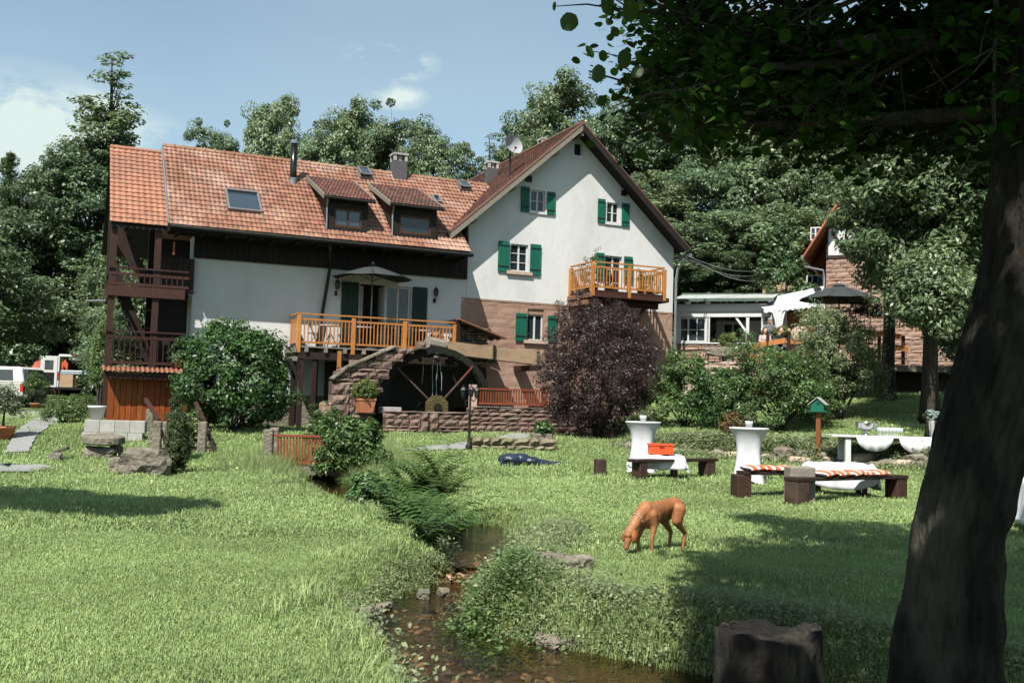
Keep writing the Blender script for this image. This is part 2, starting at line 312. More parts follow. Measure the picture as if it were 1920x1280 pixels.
def groundmat():
    m = bpy.data.materials.new('lawn_soil'); m.use_nodes = True; t = m.node_tree; n = t.nodes; l = t.links
    b = n['Principled BSDF']; b.inputs['Roughness'].default_value = .95; b.inputs['Specular IOR Level'].default_value = .1
    g = n.new('ShaderNodeNewGeometry')
    a = n.new('ShaderNodeTexNoise'); a.inputs['Scale'].default_value = .9; a.inputs['Detail'].default_value = 8; a.inputs['Roughness'].default_value = .7; l.new(g.outputs['Position'], a.inputs['Vector'])
    r = n.new('ShaderNodeValToRGB'); r.color_ramp.elements[0].position = .35; r.color_ramp.elements[1].position = .7
    r.color_ramp.elements[0].color = (.085, .14, .04, 1); r.color_ramp.elements[1].color = (.16, .21, .085, 1); l.new(a.outputs[0], r.inputs[0])
    a2 = n.new('ShaderNodeTexNoise'); a2.inputs['Scale'].default_value = 45; a2.inputs['Detail'].default_value = 4; l.new(g.outputs['Position'], a2.inputs['Vector'])
    mm = n.new('ShaderNodeMixRGB'); mm.blend_type = 'MULTIPLY'; mm.inputs[0].default_value = .7; l.new(r.outputs[0], mm.inputs[1])
    r2 = n.new('ShaderNodeValToRGB'); r2.color_ramp.elements[0].position = .3; r2.color_ramp.elements[0].color = (.35, .35, .3, 1); l.new(a2.outputs[0], r2.inputs[0]); l.new(r2.outputs[0], mm.inputs[2])
    at_ = n.new('ShaderNodeAttribute'); at_.attribute_name = 'soil'
    mx = n.new('ShaderNodeMixRGB'); l.new(at_.outputs['Fac'], mx.inputs[0]); l.new(mm.outputs[0], mx.inputs[1])
    r4 = n.new('ShaderNodeValToRGB'); r4.color_ramp.elements[0].color = (.035, .022, .014, 1); r4.color_ramp.elements[1].color = (.16, .10, .055, 1); r4.color_ramp.elements[0].position = .35; r4.color_ramp.elements[1].position = .65
    a4 = n.new('ShaderNodeTexNoise'); a4.inputs['Scale'].default_value = 7; a4.inputs['Detail'].default_value = 9; a4.inputs['Roughness'].default_value = .75; l.new(g.outputs['Position'], a4.inputs['Vector']); l.new(a4.outputs[0], r4.inputs[0])
    l.new(r4.outputs[0], mx.inputs[2]); l.new(mx.outputs[0], b.inputs['Base Color'])
    bp = n.new('ShaderNodeBump'); bp.inputs['Strength'].default_value = .6; bp.inputs['Distance'].default_value = .04; l.new(a2.outputs[0], bp.inputs['Height']); l.new(bp.outputs[0], b.inputs['Normal'])
    return m
gm = npmesh('ground', np.stack([XX, YY, ZZ], -1), quads, groundmat(), True)
att = gm.attributes.new('soil', 'FLOAT', 'POINT'); DD = sdist(XX, YY)
forest = sst(43, 48, YY)*sst(-4, 6, XX)
att.data.foreach_set('value', np.clip(np.maximum(1-sst(-.1, .35, DD), forest*.55), 0, 1).astype(np.float32).ravel())
ground = link('ground', gm, kind='structure'); ground['label'] = 'green lawn and banks of the garden'
# water sheets
def watermat():
    m = bpy.data.materials.new('stream_water'); m.use_nodes = True; t = m.node_tree; n = t.nodes; l = t.links; n.clear()
    out = n.new('ShaderNodeOutputMaterial'); gl = n.new('ShaderNodeBsdfGlossy'); gl.inputs['Roughness'].default_value = .04; tr = n.new('ShaderNodeBsdfTransparent'); tr.inputs[0].default_value = (.62, .52, .38, 1)
    fr = n.new('ShaderNodeFresnel'); fr.inputs[0].default_value = 1.33; mx = n.new('ShaderNodeMixShader')
    g = n.new('ShaderNodeNewGeometry'); mp = n.new('ShaderNodeMapping'); mp.inputs['Scale'].default_value = (1, 1.6, 1); l.new(g.outputs['Position'], mp.inputs[0])
    a = n.new('ShaderNodeTexNoise'); a.inputs['Scale'].default_value = 7; a.inputs['Detail'].default_value = 5; a.inputs['Distortion'].default_value = .8; l.new(mp.outputs[0], a.inputs['Vector'])
    bp = n.new('ShaderNodeBump'); bp.inputs['Strength'].default_value = .55; bp.inputs['Distance'].default_value = .03; l.new(a.outputs[0], bp.inputs['Height'])
    l.new(bp.outputs[0], gl.inputs['Normal']); l.new(bp.outputs[0], fr.inputs['Normal'])
    l.new(fr.outputs[0], mx.inputs[0]); l.new(tr.outputs[0], mx.inputs[1]); l.new(gl.outputs[0], mx.inputs[2]); l.new(mx.outputs[0], out.inputs[0])
    return m
wm = watermat()
mb = MB(); mb.add([(-4.8, 11.0, -.215), (2.5, 11.0, -.215), (2.5, 27, -.215), (-8, 27, -.215)], [(0, 1, 2, 3)]); mb.build('stream_water', wm, kind='structure')
mb = MB(); mb.add([(-2.6, -3, WL+.005), (12, -3, WL+.005), (12, 11.3, WL+.005), (-2.6, 11.3, WL+.005)], [(0, 1, 2, 3)]); mb.build('stream_water', wm, kind='structure')
def strip(name, pts, widths, m, dz=.012, n=9, sub=16):
    P = []; 
    for i in range(len(pts)-1):
        for k in range(sub): P.append((Ve(pts[i]).lerp(Ve(pts[i+1]), k/sub), widths[i]+(widths[i+1]-widths[i])*k/sub))
    P.append((Ve(pts[-1]), widths[-1])); v = []; f = []
    for i, (p, w) in enumerate(P):
        a = P[max(0, i-1)][0]; b = P[min(len(P)-1, i+1)][0]; d = (b-a); nn = Ve((-d.y, d.x)).normalized()
        for j in range(n):
            q = Ve((p.x, p.y))+nn*w*((j/(n-1))-.5)*(1+.06*math.sin(i*1.3)); v.append((q.x, q.y, th(q.x, q.y)+dz))
    for i in range(len(P)-1):
        for j in range(n-1): a = i*n+j; f.append((a, a+1, a+n+1, a+n))
    return MB().add(v, f).build(name, m, smooth=True, kind='structure')
g2 = lambda px, py: (lambda p: (p.x, p.y))(gnd(px, py))
strip('path', [g2(-260, 875), g2(-60, 880), g2(20, 882), g2(60, 874)], [3.0, 3.0, 2.0, .5], gravel, .045)
strip('path', [g2(30, 850), g2(45, 822), g2(75, 795), g2(90, 783)], [.5, .55, .7, .9], gravel, .035)
strip('path', [g2(-250, 783), g2(-60, 778), g2(70, 775), g2(230, 772)], [3.2, 3.2, 3.2, 3.2], gravel, .02)
strip('path', [g2(735, 848), g2(800, 843), g2(880, 836), g2(960, 822), g2(1010, 812)], [.3, .6, 1.0, .8, .5], gravel, .03)
# ============================================================= buildings
RND = random.Random(7)
def wall_mesh(name, outline, holes, m, y=0.0, depth=.16, cuts=[]):
    """flat wall in the local x,z plane at y with real openings and reveals; outline = half planes [(point, normal outward)]"""
    xs = sorted(set([o[0] for o in outline['box']]+[h[0] for h in holes]+[h[2] for h in holes])); zs = sorted(set([o[1] for o in outline['box']]+[h[1] for h in holes]+[h[3] for h in holes]))
    bm = bmesh.new(); V = {}
    def vv(x, z):
        if (x, z) not in V: V[(x, z)] = bm.verts.new((x, y, z))
        return V[(x, z)]
    for i in range(len(xs)-1):
        for j in range(len(zs)-1):
            cx, cz = (xs[i]+xs[i+1])/2, (zs[j]+zs[j+1])/2
            if any(h[0] < cx < h[2] and h[1] < cz < h[3] for h in holes): continue
            bm.faces.new([vv(xs[i], zs[j]), vv(xs[i+1], zs[j]), vv(xs[i+1], zs[j+1]), vv(xs[i], zs[j+1])])
    for (pt, nn) in outline.get('clip', []):
        bmesh.ops.bisect_plane(bm, geom=bm.verts[:]+bm.edges[:]+bm.faces[:], plane_co=pt, plane_no=nn, clear_outer=True)
    for h in holes:
        x0, z0, x1, z1 = h[:4]; a = [(x0, z0), (x1, z0), (x1, z1), (x0, z1)]
        for k in range(4):
            p, q = a[k], a[(k+1) % 4]
            bm.faces.new([bm.verts.new((p[0], y, p[1])), bm.verts.new((q[0], y, q[1])), bm.verts.new((q[0], y+depth, q[1])), bm.verts.new((p[0], y+depth, p[1]))])
    me = bpy.data.meshes.new(name); bm.to_mesh(me); bm.free(); me.materials.append(m); return me
_tiles = {}
def tile_mesh(tw, tl, wave, m, flat=False):
    key = (tw, tl, wave, m.name)
    if key in _tiles: return _tiles[key]
    n = 7; v = []; f = []
    for j, yy in enumerate((0, tl*.5, tl*1.12)):
        for i in range(n):
            u = i/(n-1); x = (u-.5)*tw*1.03
            if flat: z = 0; sc = -.16*tl*(1-(2*u-1)**2)
            else: z = wave*(math.sin(u*2*math.pi-.6)*.5+.5); sc = -.14*tl*math.sin(math.pi*min(1, u*1.35)) if u < .74 else 0
            v.append((x, yy+(sc if j == 0 else 0), z+.035-.03*(yy/tl)))
    for j in range(2):
        for i in range(n-1): a = j*n+i; f.append((a, a+1, a+n+1, a+n))
    b = len(v)
    for i in range(n): q = v[i]; v.append((q[0], q[1]+.004, q[2]-.03))
    for i in range(n-1): f.append((b+i, b+i+1, i+1, i))
    me = MB().add(v, f).mesh('tile', m, smooth=False); _tiles[key] = me; return me
def tiles(parent, org, ax, up, ncol, nrow, tw, tl, keep, m, wave=.028, n_ind=0, flat=False, jit=.004, order=None, name='tile'):
    """org = eave corner, ax unit along eave, up unit up the slope (all in parent's frame)"""
    ax = Ve(ax).normalized(); up = Ve(up).normalized(); nn = ax.cross(up); me = tile_mesh(tw, tl, wave, m, flat)
    cells = []
    for r in range(nrow):
        for c in range(ncol):
            x = (c+.5+(.5 if (flat and r % 2) else 0))*tw; y = r*tl
            if keep(x, y+tl*.5): cells.append((x, y))
    if order: cells.sort(key=order)
    rr = random.Random(3)
    def M(x, y):
        R = Mx((ax, up, nn)).transposed().to_4x4(); R.translation = Ve(org)+ax*(x+rr.uniform(-jit, jit))+up*(y+rr.uniform(-jit, jit)*2)+nn*rr.uniform(0, jit)
        return R @ Mx.Rotation(rr.uniform(-.02, .02), 4, 'Z')
    for (x, y) in cells[:n_ind]:
        o = bpy.data.objects.new(name, me); COL.objects.link(o); o.parent = parent; o.matrix_local = M(x, y)
    rest = cells[n_ind:]
    if rest:
        base = np.array([v.co[:] for v in me.vertices]); F = np.array([p.vertices[:] for p in me.polygons]); k = len(base)
        Vs = []; Fs = []
        for i, (x, y) in enumerate(rest):
            A = np.array(M(x, y)); Vs.append(base@A[:3, :3].T+A[:3, 3]); Fs.append(F+i*k)
        link('tile_field', npmesh('tile_field', np.concatenate(Vs), np.concatenate(Fs), m), parent, kind='stuff')
def bars(parent, name, m, segs, w, h):
    for (p, q) in segs: MB().beam(p, q, w, h).build(name, m, parent)
def window(parent, x0, z0, x1, z1, y=.10, cols=2, rows=2, fm=whitepaint, gm_=pane_m, fw=.05, sill=None, dark=True, name='window', label=None):
    """casement with frame, glazing bars, panes (each a piece), in the x,z plane"""
    f = MB(); f.bb((x0, y-.03, z0), (x0+fw, y+.03, z1)); f.bb((x1-fw, y-.03, z0), (x1, y+.03, z1)); f.bb((x0+fw, y-.03, z0), (x1-fw, y+.03, z0+fw)); f.bb((x0+fw, y-.03, z1-fw), (x1-fw, y+.03, z1))
    cx = (x0+x1)/2
    w = f.build(name, fm, parent, label=label)
    b = MB()
    for i in range(1, cols):
        xx = x0+(x1-x0)*i/cols; b.bb((xx-(.03 if cols == 2 or i == cols//2 else .012), y-.035, z0+fw), (xx+(.03 if cols == 2 or i == cols//2 else .012), y+.02, z1-fw))
    for j in range(1, rows):
        zz = z0+(z1-z0)*j/rows; b.bb((x0+fw, y-.028, zz-.012), (x1-fw, y+.012, zz+.012))
    if b.v: b.build('glazing_bar', fm, w)
    for i in range(cols):
        for j in range(rows):
            a0 = x0+(x1-x0)*i/cols; a1 = x0+(x1-x0)*(i+1)/cols; b0 = z0+(z1-z0)*j/rows; b1 = z0+(z1-z0)*(j+1)/rows
            MB().bb((a0+.02, y+.000, b0+.02), (a1-.02, y+.008, b1-.02)).build('pane', gm_, w)
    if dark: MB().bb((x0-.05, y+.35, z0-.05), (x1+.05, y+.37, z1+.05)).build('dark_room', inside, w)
    if sill: MB().bb((x0-.16, -.10, z0-.12), (x1+.16, y-.04, z0-.005)).build('sill', sill, w)
    return w
def shutter(parent, x0, z0, x1, z1, y=-.05, ang=0, m=None):
    w = x1-x0; o = empty('shutter', ((x0), y, z0)); o.parent = parent
    n = 3
    for i in range(n): MB().bb((i*w/n+.003, -.018, 0), ((i+1)*w/n-.003, .018, z1-z0)).build('board', m or shutter_green, o)
    for t in (.17, .86):
        MB().bb((.0, -.032, (z1-z0)*t-.02), (w, -.019, (z1-z0)*t+.02)).build('strap_hinge', iron, o)
    o.rotation_euler = (0, 0, ang); return o
def pxwin(px0, py0, px1, py1, v=0):
    a = Fc((px0+px1)/2-(px1-px0)/2, (py0+py1)/2, v); b = Fc(px1, (py0+py1)/2, v); t = Fc((px0+px1)/2, py0, v); u = Fc((px0+px1)/2, py1, v)
    return a[0], u[1], b[0], t[1]
# ---------------------------------------------------------------- gable house
GH = empty('gable_house', HO, HA, 'whitewashed gable house on red stone base with green shutters and steep tiled roof', 'house')
AX, AZ, RS = 4.12, 11.83, .89   # apex, roof slope
def gz_(s): return AZ-RS*abs(s-AX)
wins = {'a': pxwin(995, 357, 1022, 397), 'b': pxwin(1138, 380, 1161, 418), 'c': pxwin(957, 458, 990, 509), 'e': pxwin(989, 589, 1019, 638), 'at': pxwin(1077, 268, 1092, 292)}
dr = pxwin(1134, 480, 1166, 530); dr = (dr[0], 5.66, dr[2], dr[3]); wins['d'] = dr
up = [wins[k] for k in 'abcd']+[wins['at']]
WB = 5.2
rt = .12
nL = Ve((-RS, 0, 1)); nR = Ve((RS, 0, 1))
me = wall_mesh('wall', {'box': [(0, WB), (8.6, WB), (8.6, 12), (2.0, 7)], 'clip': [((AX, 0, AZ-.10), nL), ((AX, 0, AZ-.10), nR)]}, up, white_wall)
link('wall', me, GH)
def prism_roofed(mb, s0, s1, z0, v0, v1):
    pass
mb = MB(); mb.bb((.0, .25, 0), (8.595, 11, gz_(8.6)-.2)); mb.prism([(0, gz_(8.6)-.2), (8.595, gz_(8.6)-.2), (8.595, gz_(8.6)-.1), (AX, AZ-.12), (0, gz_(0)-.12)], .26, 11); mb.build('wall', white_wall, GH)
# roof slabs with verge boards, rafters' soffit
for sgn, s_e in ((-1, -1.0), (1, 8.85)):
    ze = gz_(s_e); a = (AX, AZ); b = (s_e, ze); n = Ve((sgn*RS, 0, 1)).normalized(); th_ = .10
    poly = [(a[0], a[1]), (b[0], b[1]), (b[0]-n.x*th_, b[1]-n.z*th_), (a[0], a[1]-th_*1.3)]
    MB().prism(poly, -.66, 11.4).build('roof', blackwood, GH)
    vp = [(a[0], a[1]+.03), (b[0]+sgn*.02, b[1]+.03), (b[0]-n.x*.20+sgn*.02, b[1]-n.z*.20), (a[0], a[1]-.24)]
    MB().prism(vp, -.70, -.662).build('verge_board', greywood if sgn < 0 else blackwood, GH)
    MB().prism([(p[0]*.998+(.008 if sgn < 0 else 0), p[1]+.05) for p in vp[:2]]+[(vp[1][0], vp[1][1]-.03), (vp[0][0], vp[0][1]-.03)], -.72, -.64).build('verge_tile_edge', tile_small, GH)
up_ = Ve((AX+1.0, 0, AZ-gz_(-1.0))); Ls = up_.length
GHroof = empty('roof_tiles', (0, 0, 0)); GHroof.parent = GH
tiles(GHroof, (-1.0, 11.4, gz_(-1.0)+.01), (0, -1, 0), up_, 67, 41, .18, Ls/41, lambda x, y: x < 12.05, tile_small, flat=True, n_ind=40, order=lambda c: (c[1], -c[0]))
upr = Ve((AX-8.85, 0, AZ-gz_(8.85)))
tiles(GHroof, (8.85, -.66, gz_(8.85)+.01), (0, 1, 0), upr, 42, 20, .29, upr.length/20, lambda x, y: True, tile_small, flat=True)
MB().tube([(AX, -.68, AZ+.03), (AX, 11.4, AZ+.03)], .10, 8).build('ridge_tile', tile_small, GH)
for z in (9.4, 10.9, 8.1):   # purlin ends under the left verge
    s = AX-(AZ-z)/RS
    MB().bb((s-.02, -.64, z-.30), (s+.12, 0, z-.16)).build('purlin', greywood, GH)
MB().bb((AX-.07, -.64, AZ-.42), (AX+.07, 0, AZ-.26)).build('purlin', greywood, GH)
# windows and shutters
w = wins['a']; window(GH, *w, rows=2); w = wins['b']; window(GH, *w, rows=2); w = wins['c']; window(GH, *w, rows=3, sill=sillstone)
w = wins['e']; we = window(GH, *w, rows=1, y=.14, sill=sillstone)
MB().bb((w[0]+.06, .17, w[1]+.05), (w[0]+.42, .19, w[3]-.1)).build('curtain', curtain, we)
w = wins['at']; MB().bb((w[0]-.07, -.03, w[1]-.09), (w[2]+.09, 0.02, w[1])).build('attic_frame', whitepaint, GH)
window(GH, *w, rows=1, cols=1, fw=.03)
w = wins['d']; wd = window(GH, *w, rows=3, cols=2, fw=.06, name='door', y=.12)
for k in 'ab':
    w = wins[k]; MB().bb((w[0]-.08, -.05, w[1]-.09), (w[2]+.08, .06, w[1]-.004)).build('sill', whitepaint, GH)
for (a, b_, c, d) in ((977, 350, 993, 397), (1026, 360, 1041, 402), (1121, 373, 1135, 417), (1166, 381, 1180, 424), (934, 452, 955, 509), (994, 458, 1014, 516), (967, 587, 987, 639), (1027, 592, 1044, 640), (1118, 474, 1133, 524), (1170, 481, 1186, 530)):
    q = pxwin(a, b_, c, d, -.05); shutter(GH, *q)
for (a, b_, c, d) in ((985, 329, 997, 341), (1165, 357, 1175, 367)):
    q = pxwin(a, b_, c, d, -.02); o = MB().bb((q[0], -.05, q[1]), (q[2], -.002, q[3])).build('vent_cover', iron, GH)
    for i in range(3): MB().bb((q[0]+.02, -.065, q[1]+.05+i*.06), (q[2]-.02, -.051, q[1]+.08+i*.06)).build('slat', iron, o)
# red stone base : laid blocks, painted over
def laid(parent, s0, s1, z0, z1, y, m, ch, lw, skip=(), depth=.1, rough=.02, inside_fn=None, name='stone', axis=None, bev=.012, limit=9999, gap=.012, chv=.25):
    rr = random.Random(int((s0+z0)*100)); z = z0; cnt = 0
    while z < z1-.03:
        h = ch*rr.uniform(1-chv, 1+chv); h = min(h, z1-z)
        if z1-z-h < ch*.35: h = z1-z
        s = s0-rr.uniform(0, lw)*.6
        while s < s1:
            l_ = lw*rr.uniform(.55, 1.5); a, b = max(s, s0), min(s+l_, s1); s += l_
            if b-a < .05: continue
            cs = (a+b)/2; cz = z+h/2; segs = [(a, b)]
            for k in skip:
                if k[1] < cz < k[3]:
                    ns = []
                    for (p, q) in segs:
                        if q <= k[0] or p >= k[2]: ns.append((p, q))
                        else:
                            if p < k[0]-.04: ns.append((p, k[0]))
                            if q > k[2]+.04: ns.append((k[2], q))
                    segs = ns
            for (p, q) in segs:
                if inside_fn and not inside_fn((p+q)/2, cz): continue
                stone(parent, p+gap, q-gap, z+gap, z+h-gap, y, depth, m, rough, rr, name, axis, bev); cnt += 1
        z += h
    return cnt
def stone(parent, a, b, c, d, y, depth, m, rough, rr, name='stone', axis=None, bev=.012):
    nx = 4; nz_ = 3; v = []; f = []; pr = rr.uniform(0, rough)
    for j in range(nz_):
        for i in range(nx):
            u, w = i/(nx-1), j/(nz_-1); ed = (i in (0, nx-1)) or (j in (0, nz_-1))
            x = a+(b-a)*u+(rr.uniform(-1, 1)*rough*.5); z = c+(d-c)*w+(rr.uniform(-1, 1)*rough*.45)
            v.append((x, y-pr-(0 if ed else rr.uniform(.3, 1.4)*rough)+(bev if ed else 0), z))
    for j in range(nz_-1):
        for i in range(nx-1): k = j*nx+i; f.append((k, k+1, k+nx+1, k+nx))
    ring = [0, 1, 2, 3, 7, 11, 10, 9, 8, 4]; n0 = len(v)
    for k in ring: v.append((v[k][0], y+depth, v[k][2]))
    for k in range(10): f.append((ring[k], n0+k, n0+(k+1) % 10, ring[(k+1) % 10]))
    if axis: v = [axis(*p) for p in v]
    me = bpy.data.meshes.new(name); me.from_pydata(v, [], f); me.materials.append(m)
    return link(name, me, parent)
sb = empty('stone_base', (0, 0, 0)); sb.parent = GH
laid(sb, -.2, 8.6, 1.0, WB-.01, 0, sand_paint, .36, .95, skip=[wins['e']], depth=.06, rough=.010, bev=.004, gap=.003)
w = wins['e']
mb = MB(); mb.bb((0.01, .28, 0), (8.59, .3, WB)); mb.bb((-.2, .05, 0), (w[0], .14, WB)); mb.bb((w[2], .05, 0), (8.59, .14, WB)); mb.bb((w[0], .05, 0), (w[2], .14, w[1])); mb.bb((w[0], .05, w[3]), (w[2], .14, WB))
mb.build('mortar_bed', sand_paint, sb)
MB().bb((-.2, -.02, WB-.06), (8.6, .03, WB-.01)).build('ledge', sand_paint, GH)
# corner rain pipe + gutter on the right
q0 = (8.67, -.10)
MB().tube([(8.95, -.4, 7.35), (8.72, -.12, 6.9), (8.68, -.08, 6.5), (8.66, -.08, .8)], .05, 8).build('downpipe', greymetal, GH)
MB().tube([(8.95, -.66, 7.4), (8.95, 11, 7.4)], .07, 8).build('gutter', greymetal, GH)
# chimneys and dish
def chimney(parent, s, v, z0, z1, w=.55, name='chimney'):
    o = MB().bb((s-w/2, v-w/2, z0), (s+w/2, v+w/2, z1)).build(name, M_slate, parent)
    for dx in (-1, 1):
        for dy in (-1, 1): MB().bb((s+dx*w*.42-.05, v+dy*w*.42-.05, z1), (s+dx*w*.42+.05, v+dy*w*.42+.05, z1+.22)).build('pillar', concrete, o)
    MB().bb((s-w*.12, v-w*.4, z1), (s+w*.12, v+w*.4, z1+.2)).build('pillar', concrete, o)
    MB().bb((s-w*.58, v-w*.58, z1+.22), (s+w*.58, v+w*.58, z1+.29)).build('cap', concrete, o)
M_slate = mat('chimney_slate', (.10, .095, .10), (.07, .066, .07), scale=8, bump=.4, rough=.6)
for (px, py0, py1, v) in ((921, 338, 306, 4.5), (1021, 285, 263, 3.2)):
    s0 = Fc(px, py0, v); s1 = Fc(px, py1, v); chimney(GH, s0[0], v, s0[1]-.9, s1[1]-.25, .42)
# ---------------------------------------------------------------- wing
WG = empty('mill_wing', HO, HA, 'long low wing with red pantile roof, two dormers and dark timber upper storey', 'house')
SL, EV, EZ, RV, RZ = -10.13, -1.2, 6.62, 2.75, 9.88
ms = (RZ-EZ)/(RV-EV); rup = Ve((0, RV-EV, RZ-EZ)); RL = rup.length; rupn = rup.normalized()
def mr(v): return EZ+ms*(v-EV)
def Rf(px, py):   # picture point on the wing's roof plane
    n = Ve((0, -ms, 1)).normalized(); p0 = HW(0, EV, EZ); nw = (HU*n.x+HV*n.y+Ve((0, 0, n.z))); d = ray(px, py); t = (p0-CAM).dot(nw)/d.dot(nw); return toH(CAM+d*t)
dz = [(673, 537), (770, 600)]
dL = Fc(674, 540)[0]; dR = Fc(771, 540)[0]; dT = 5.42; DK = 3.16
wl = [(dL, DK, dR, dT)]
link('wall', wall_mesh('wall', {'box': [(-9.25, 1.6), (-.01, 5.84)]}, wl, white_wall), WG)
mb = MB(); mb.bb((-9.25, .9, 1.6), (-.01, 6.6, 6.6)); mb.bb((-9.25, .2, 1.6), (-9.0, .9, 6.6)); mb.build('wall', white_wall, WG)
MB().bb((-9.2, -.02, 0), (-.25, 6.5, 1.6)).build('plinth', greystone, WG)
sx = -9.27
while sx < -.06:    # dark upright boards of the upper storey
    w_ = min(.19, -.03-sx); MB().bb((sx+.004, -.12, 5.84), (sx+w_-.004, -.02-.02*RND.random(), 6.9)).build('cladding_board', blackwood, WG); sx += .19
MB().bb((-9.3, -.10, 6.6), (-.02, .3, 7.4)).build('upper_wall', blackwood, WG)
MB().bb((-10.1, -1.15, 6.50), (-.32, 0, 6.54)).build('soffit', blackwood, WG)
for i in range(14): MB().bb((-9.9+i*.72, -1.15, 6.40), (-9.82+i*.72, -.13, 6.5)).build('rafter_end', blackwood, WG)
# roof deck + back slope
def vall(y):  # right limit (local x) at distance y up the slope
    v = EV+y*rupn.y; z = EZ+y*rupn.z
    return -.33 if v < -.05 else AX-(AZ-z)/RS+.05
e = .06
mb = MB(); yy = [0, 1.45, 1.5, RL]
pts = []
for (s, v) in ((SL, EV), (-.33, EV), (-.33, -.02), (AX-(AZ-mr(0))/RS, 0), (1.9, RV), (SL, RV)): pts.append((s, v, mr(v)-e))
mb.add(pts+[(p[0], p[1], p[2]-.1) for p in pts], [(0, 1, 2, 3, 4, 5), (11, 10, 9, 8, 7, 6), (0, 6, 7, 1), (1, 7, 8, 2), (5, 11, 6, 0), (4, 10, 11, 5), (2, 8, 9, 3), (3, 9, 10, 4)])
mb.build('roof', blackwood, WG)
MB().add([(SL, RV, RZ-e), (1.9, RV, RZ-e), (1.9, RV+5, RZ-3.9), (SL, RV+5, RZ-3.9)], [(0, 1, 2, 3)]).build('roof', tile_old, WG)
dorm = [(-5.40, -3.74), (-3.18, -1.32)]; DV0, DZ0, DV1, DZ1 = -1.0, 8.07, 2.02, 9.30; FV = -.80
skl = [[(423, 361), (486, 366), (489, 403), (424, 398)], [(668, 321), (692, 322), (695, 340), (672, 339)], [(854, 346), (876, 348), (883, 362), (862, 361)], [(806, 371), (818, 371), (831, 384), (815, 384)]]
skr = []
for q in skl:
    P = [Rf(*p) for p in q]; xs = [p.x for p in P]; ys_ = [(p.y-EV)/rupn.y for p in P]; skr.append(((xs[0]+xs[3])/2, (ys_[2]+ys_[3])/2, (xs[1]+xs[2])/2, (ys_[0]+ys_[1])/2))
sp = Rf(549, 345)
def keepw(x, y):
    s = SL+x
    if s > vall(y)-.03: return False
    v = EV+y*rupn.y
    for (a, b) in dorm:
        if a+.12 < s < b-.12 and v > FV and v < DV1-.1: return False
    for (a, c, b, d) in skr[:1]:
        if a < s < b and c < y < d: return False
    return True
TW = .148; NR = 19
WGroof = empty('roof_tiles', (0, 0, 0)); WGroof.parent = WG
tiles(WGroof, (SL, EV-.03, EZ+.01), (1, 0, 0), rup, 82, NR, TW, RL/NR, keepw, tile_old, n_ind=300, order=lambda c: (round(c[1]/.9), c[0]))
MB().tube([(SL-.02, RV, RZ+.02), (1.75, RV, RZ+.02)], .11, 8).build('ridge', tile_old, WG)
for i in range(36): MB().tube([(SL+i*.33, RV, RZ+.035), (SL+i*.33+.05, RV, RZ+.035)], .125, 8, cap=True).build('ridge_tile', tile_old, WG)
MB().bb((SL-.05, EV, EZ-.02), (SL-.01, EV+.01, EZ)).build('verge_strip', greymetal, WG)
MB().beam((SL-.04, EV-.02, EZ), (SL-.04, RV, RZ), .05, .14).build('verge_strip', greymetal, WG)
MB().tube([(SL, EV-.09, EZ-.05), (-.30, EV-.09, EZ-.09)], .065, 8).build('gutter', iron, WG)
# valley flashing beside the gable roof
MB().beam((-.97, -.2, gz_(-.97)+.03), (1.75, RV, RZ+.03), .10, .02).build('valley_flashing', greymetal, WG)
# skylights
def skylight(k, op=0):
    a, c, b, d = skr[k]; lift = .06
    R = Mx(((1, 0, 0), tuple(rupn), tuple(Ve((1, 0, 0)).cross(rupn)))).transposed()
    o = empty('skylight', (0, 0, 0)); o.parent = WG; o.matrix_local = Mx.Translation(Ve((a, EV, EZ))+rupn*c) @ R.to_4x4()
    w, h = b-a, d-c; fw = .07
    MB().bb((-.05, -.12, .0), (w+.05, h+.08, .035)).build('flashing', greymetal, o)
    f = MB(); z0, z1 = .03, .15
    f.bb((0, 0, z0), (fw, h, z1)); f.bb((w-fw, 0, z0), (w, h, z1)); f.bb((fw, 0, z0), (w-fw, fw, z1)); f.bb((fw, h-fw*1.6, z0), (w-fw, h, z1+.03)); f.build('frame', M_skyf, o)
    g = MB().bb((fw, fw, .09), (w-fw, h-fw, .10)).build('pane', pane_sky, o)
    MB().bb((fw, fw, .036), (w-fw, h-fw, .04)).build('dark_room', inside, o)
    if op:
        g.rotation_euler = (rad(-16), 0, 0)
        s_ = MB(); s_.bb((.02, 0, .12), (w-.02, .06, .17)); s_.bb((.02, 0, .12), (.08, h, .17)); s_.bb((w-.08, 0, .12), (w-.02, h, .17)); s_.bb((.02, h-.06, .12), (w-.02, h, .17))
        so_ = s_.build('sash', M_skyf, o); g.parent = so_; g.rotation_euler = (0, 0, 0); g.location = (0, 0, .05)
        so_.location = (0, h*.0, 0); so_.rotation_euler = (rad(op), 0, 0); so_.location = (0, h*(1-math.cos(rad(op))), -h*math.sin(rad(op))+.03)
M_skyf = mat('skylight_frame_metal', (.22, .20, .19), (.17, .155, .15), bump=.05, rough=.45, metal=.3)
skylight(0)
for k in (1, 2): skylight(k, -7)
skylight(3)
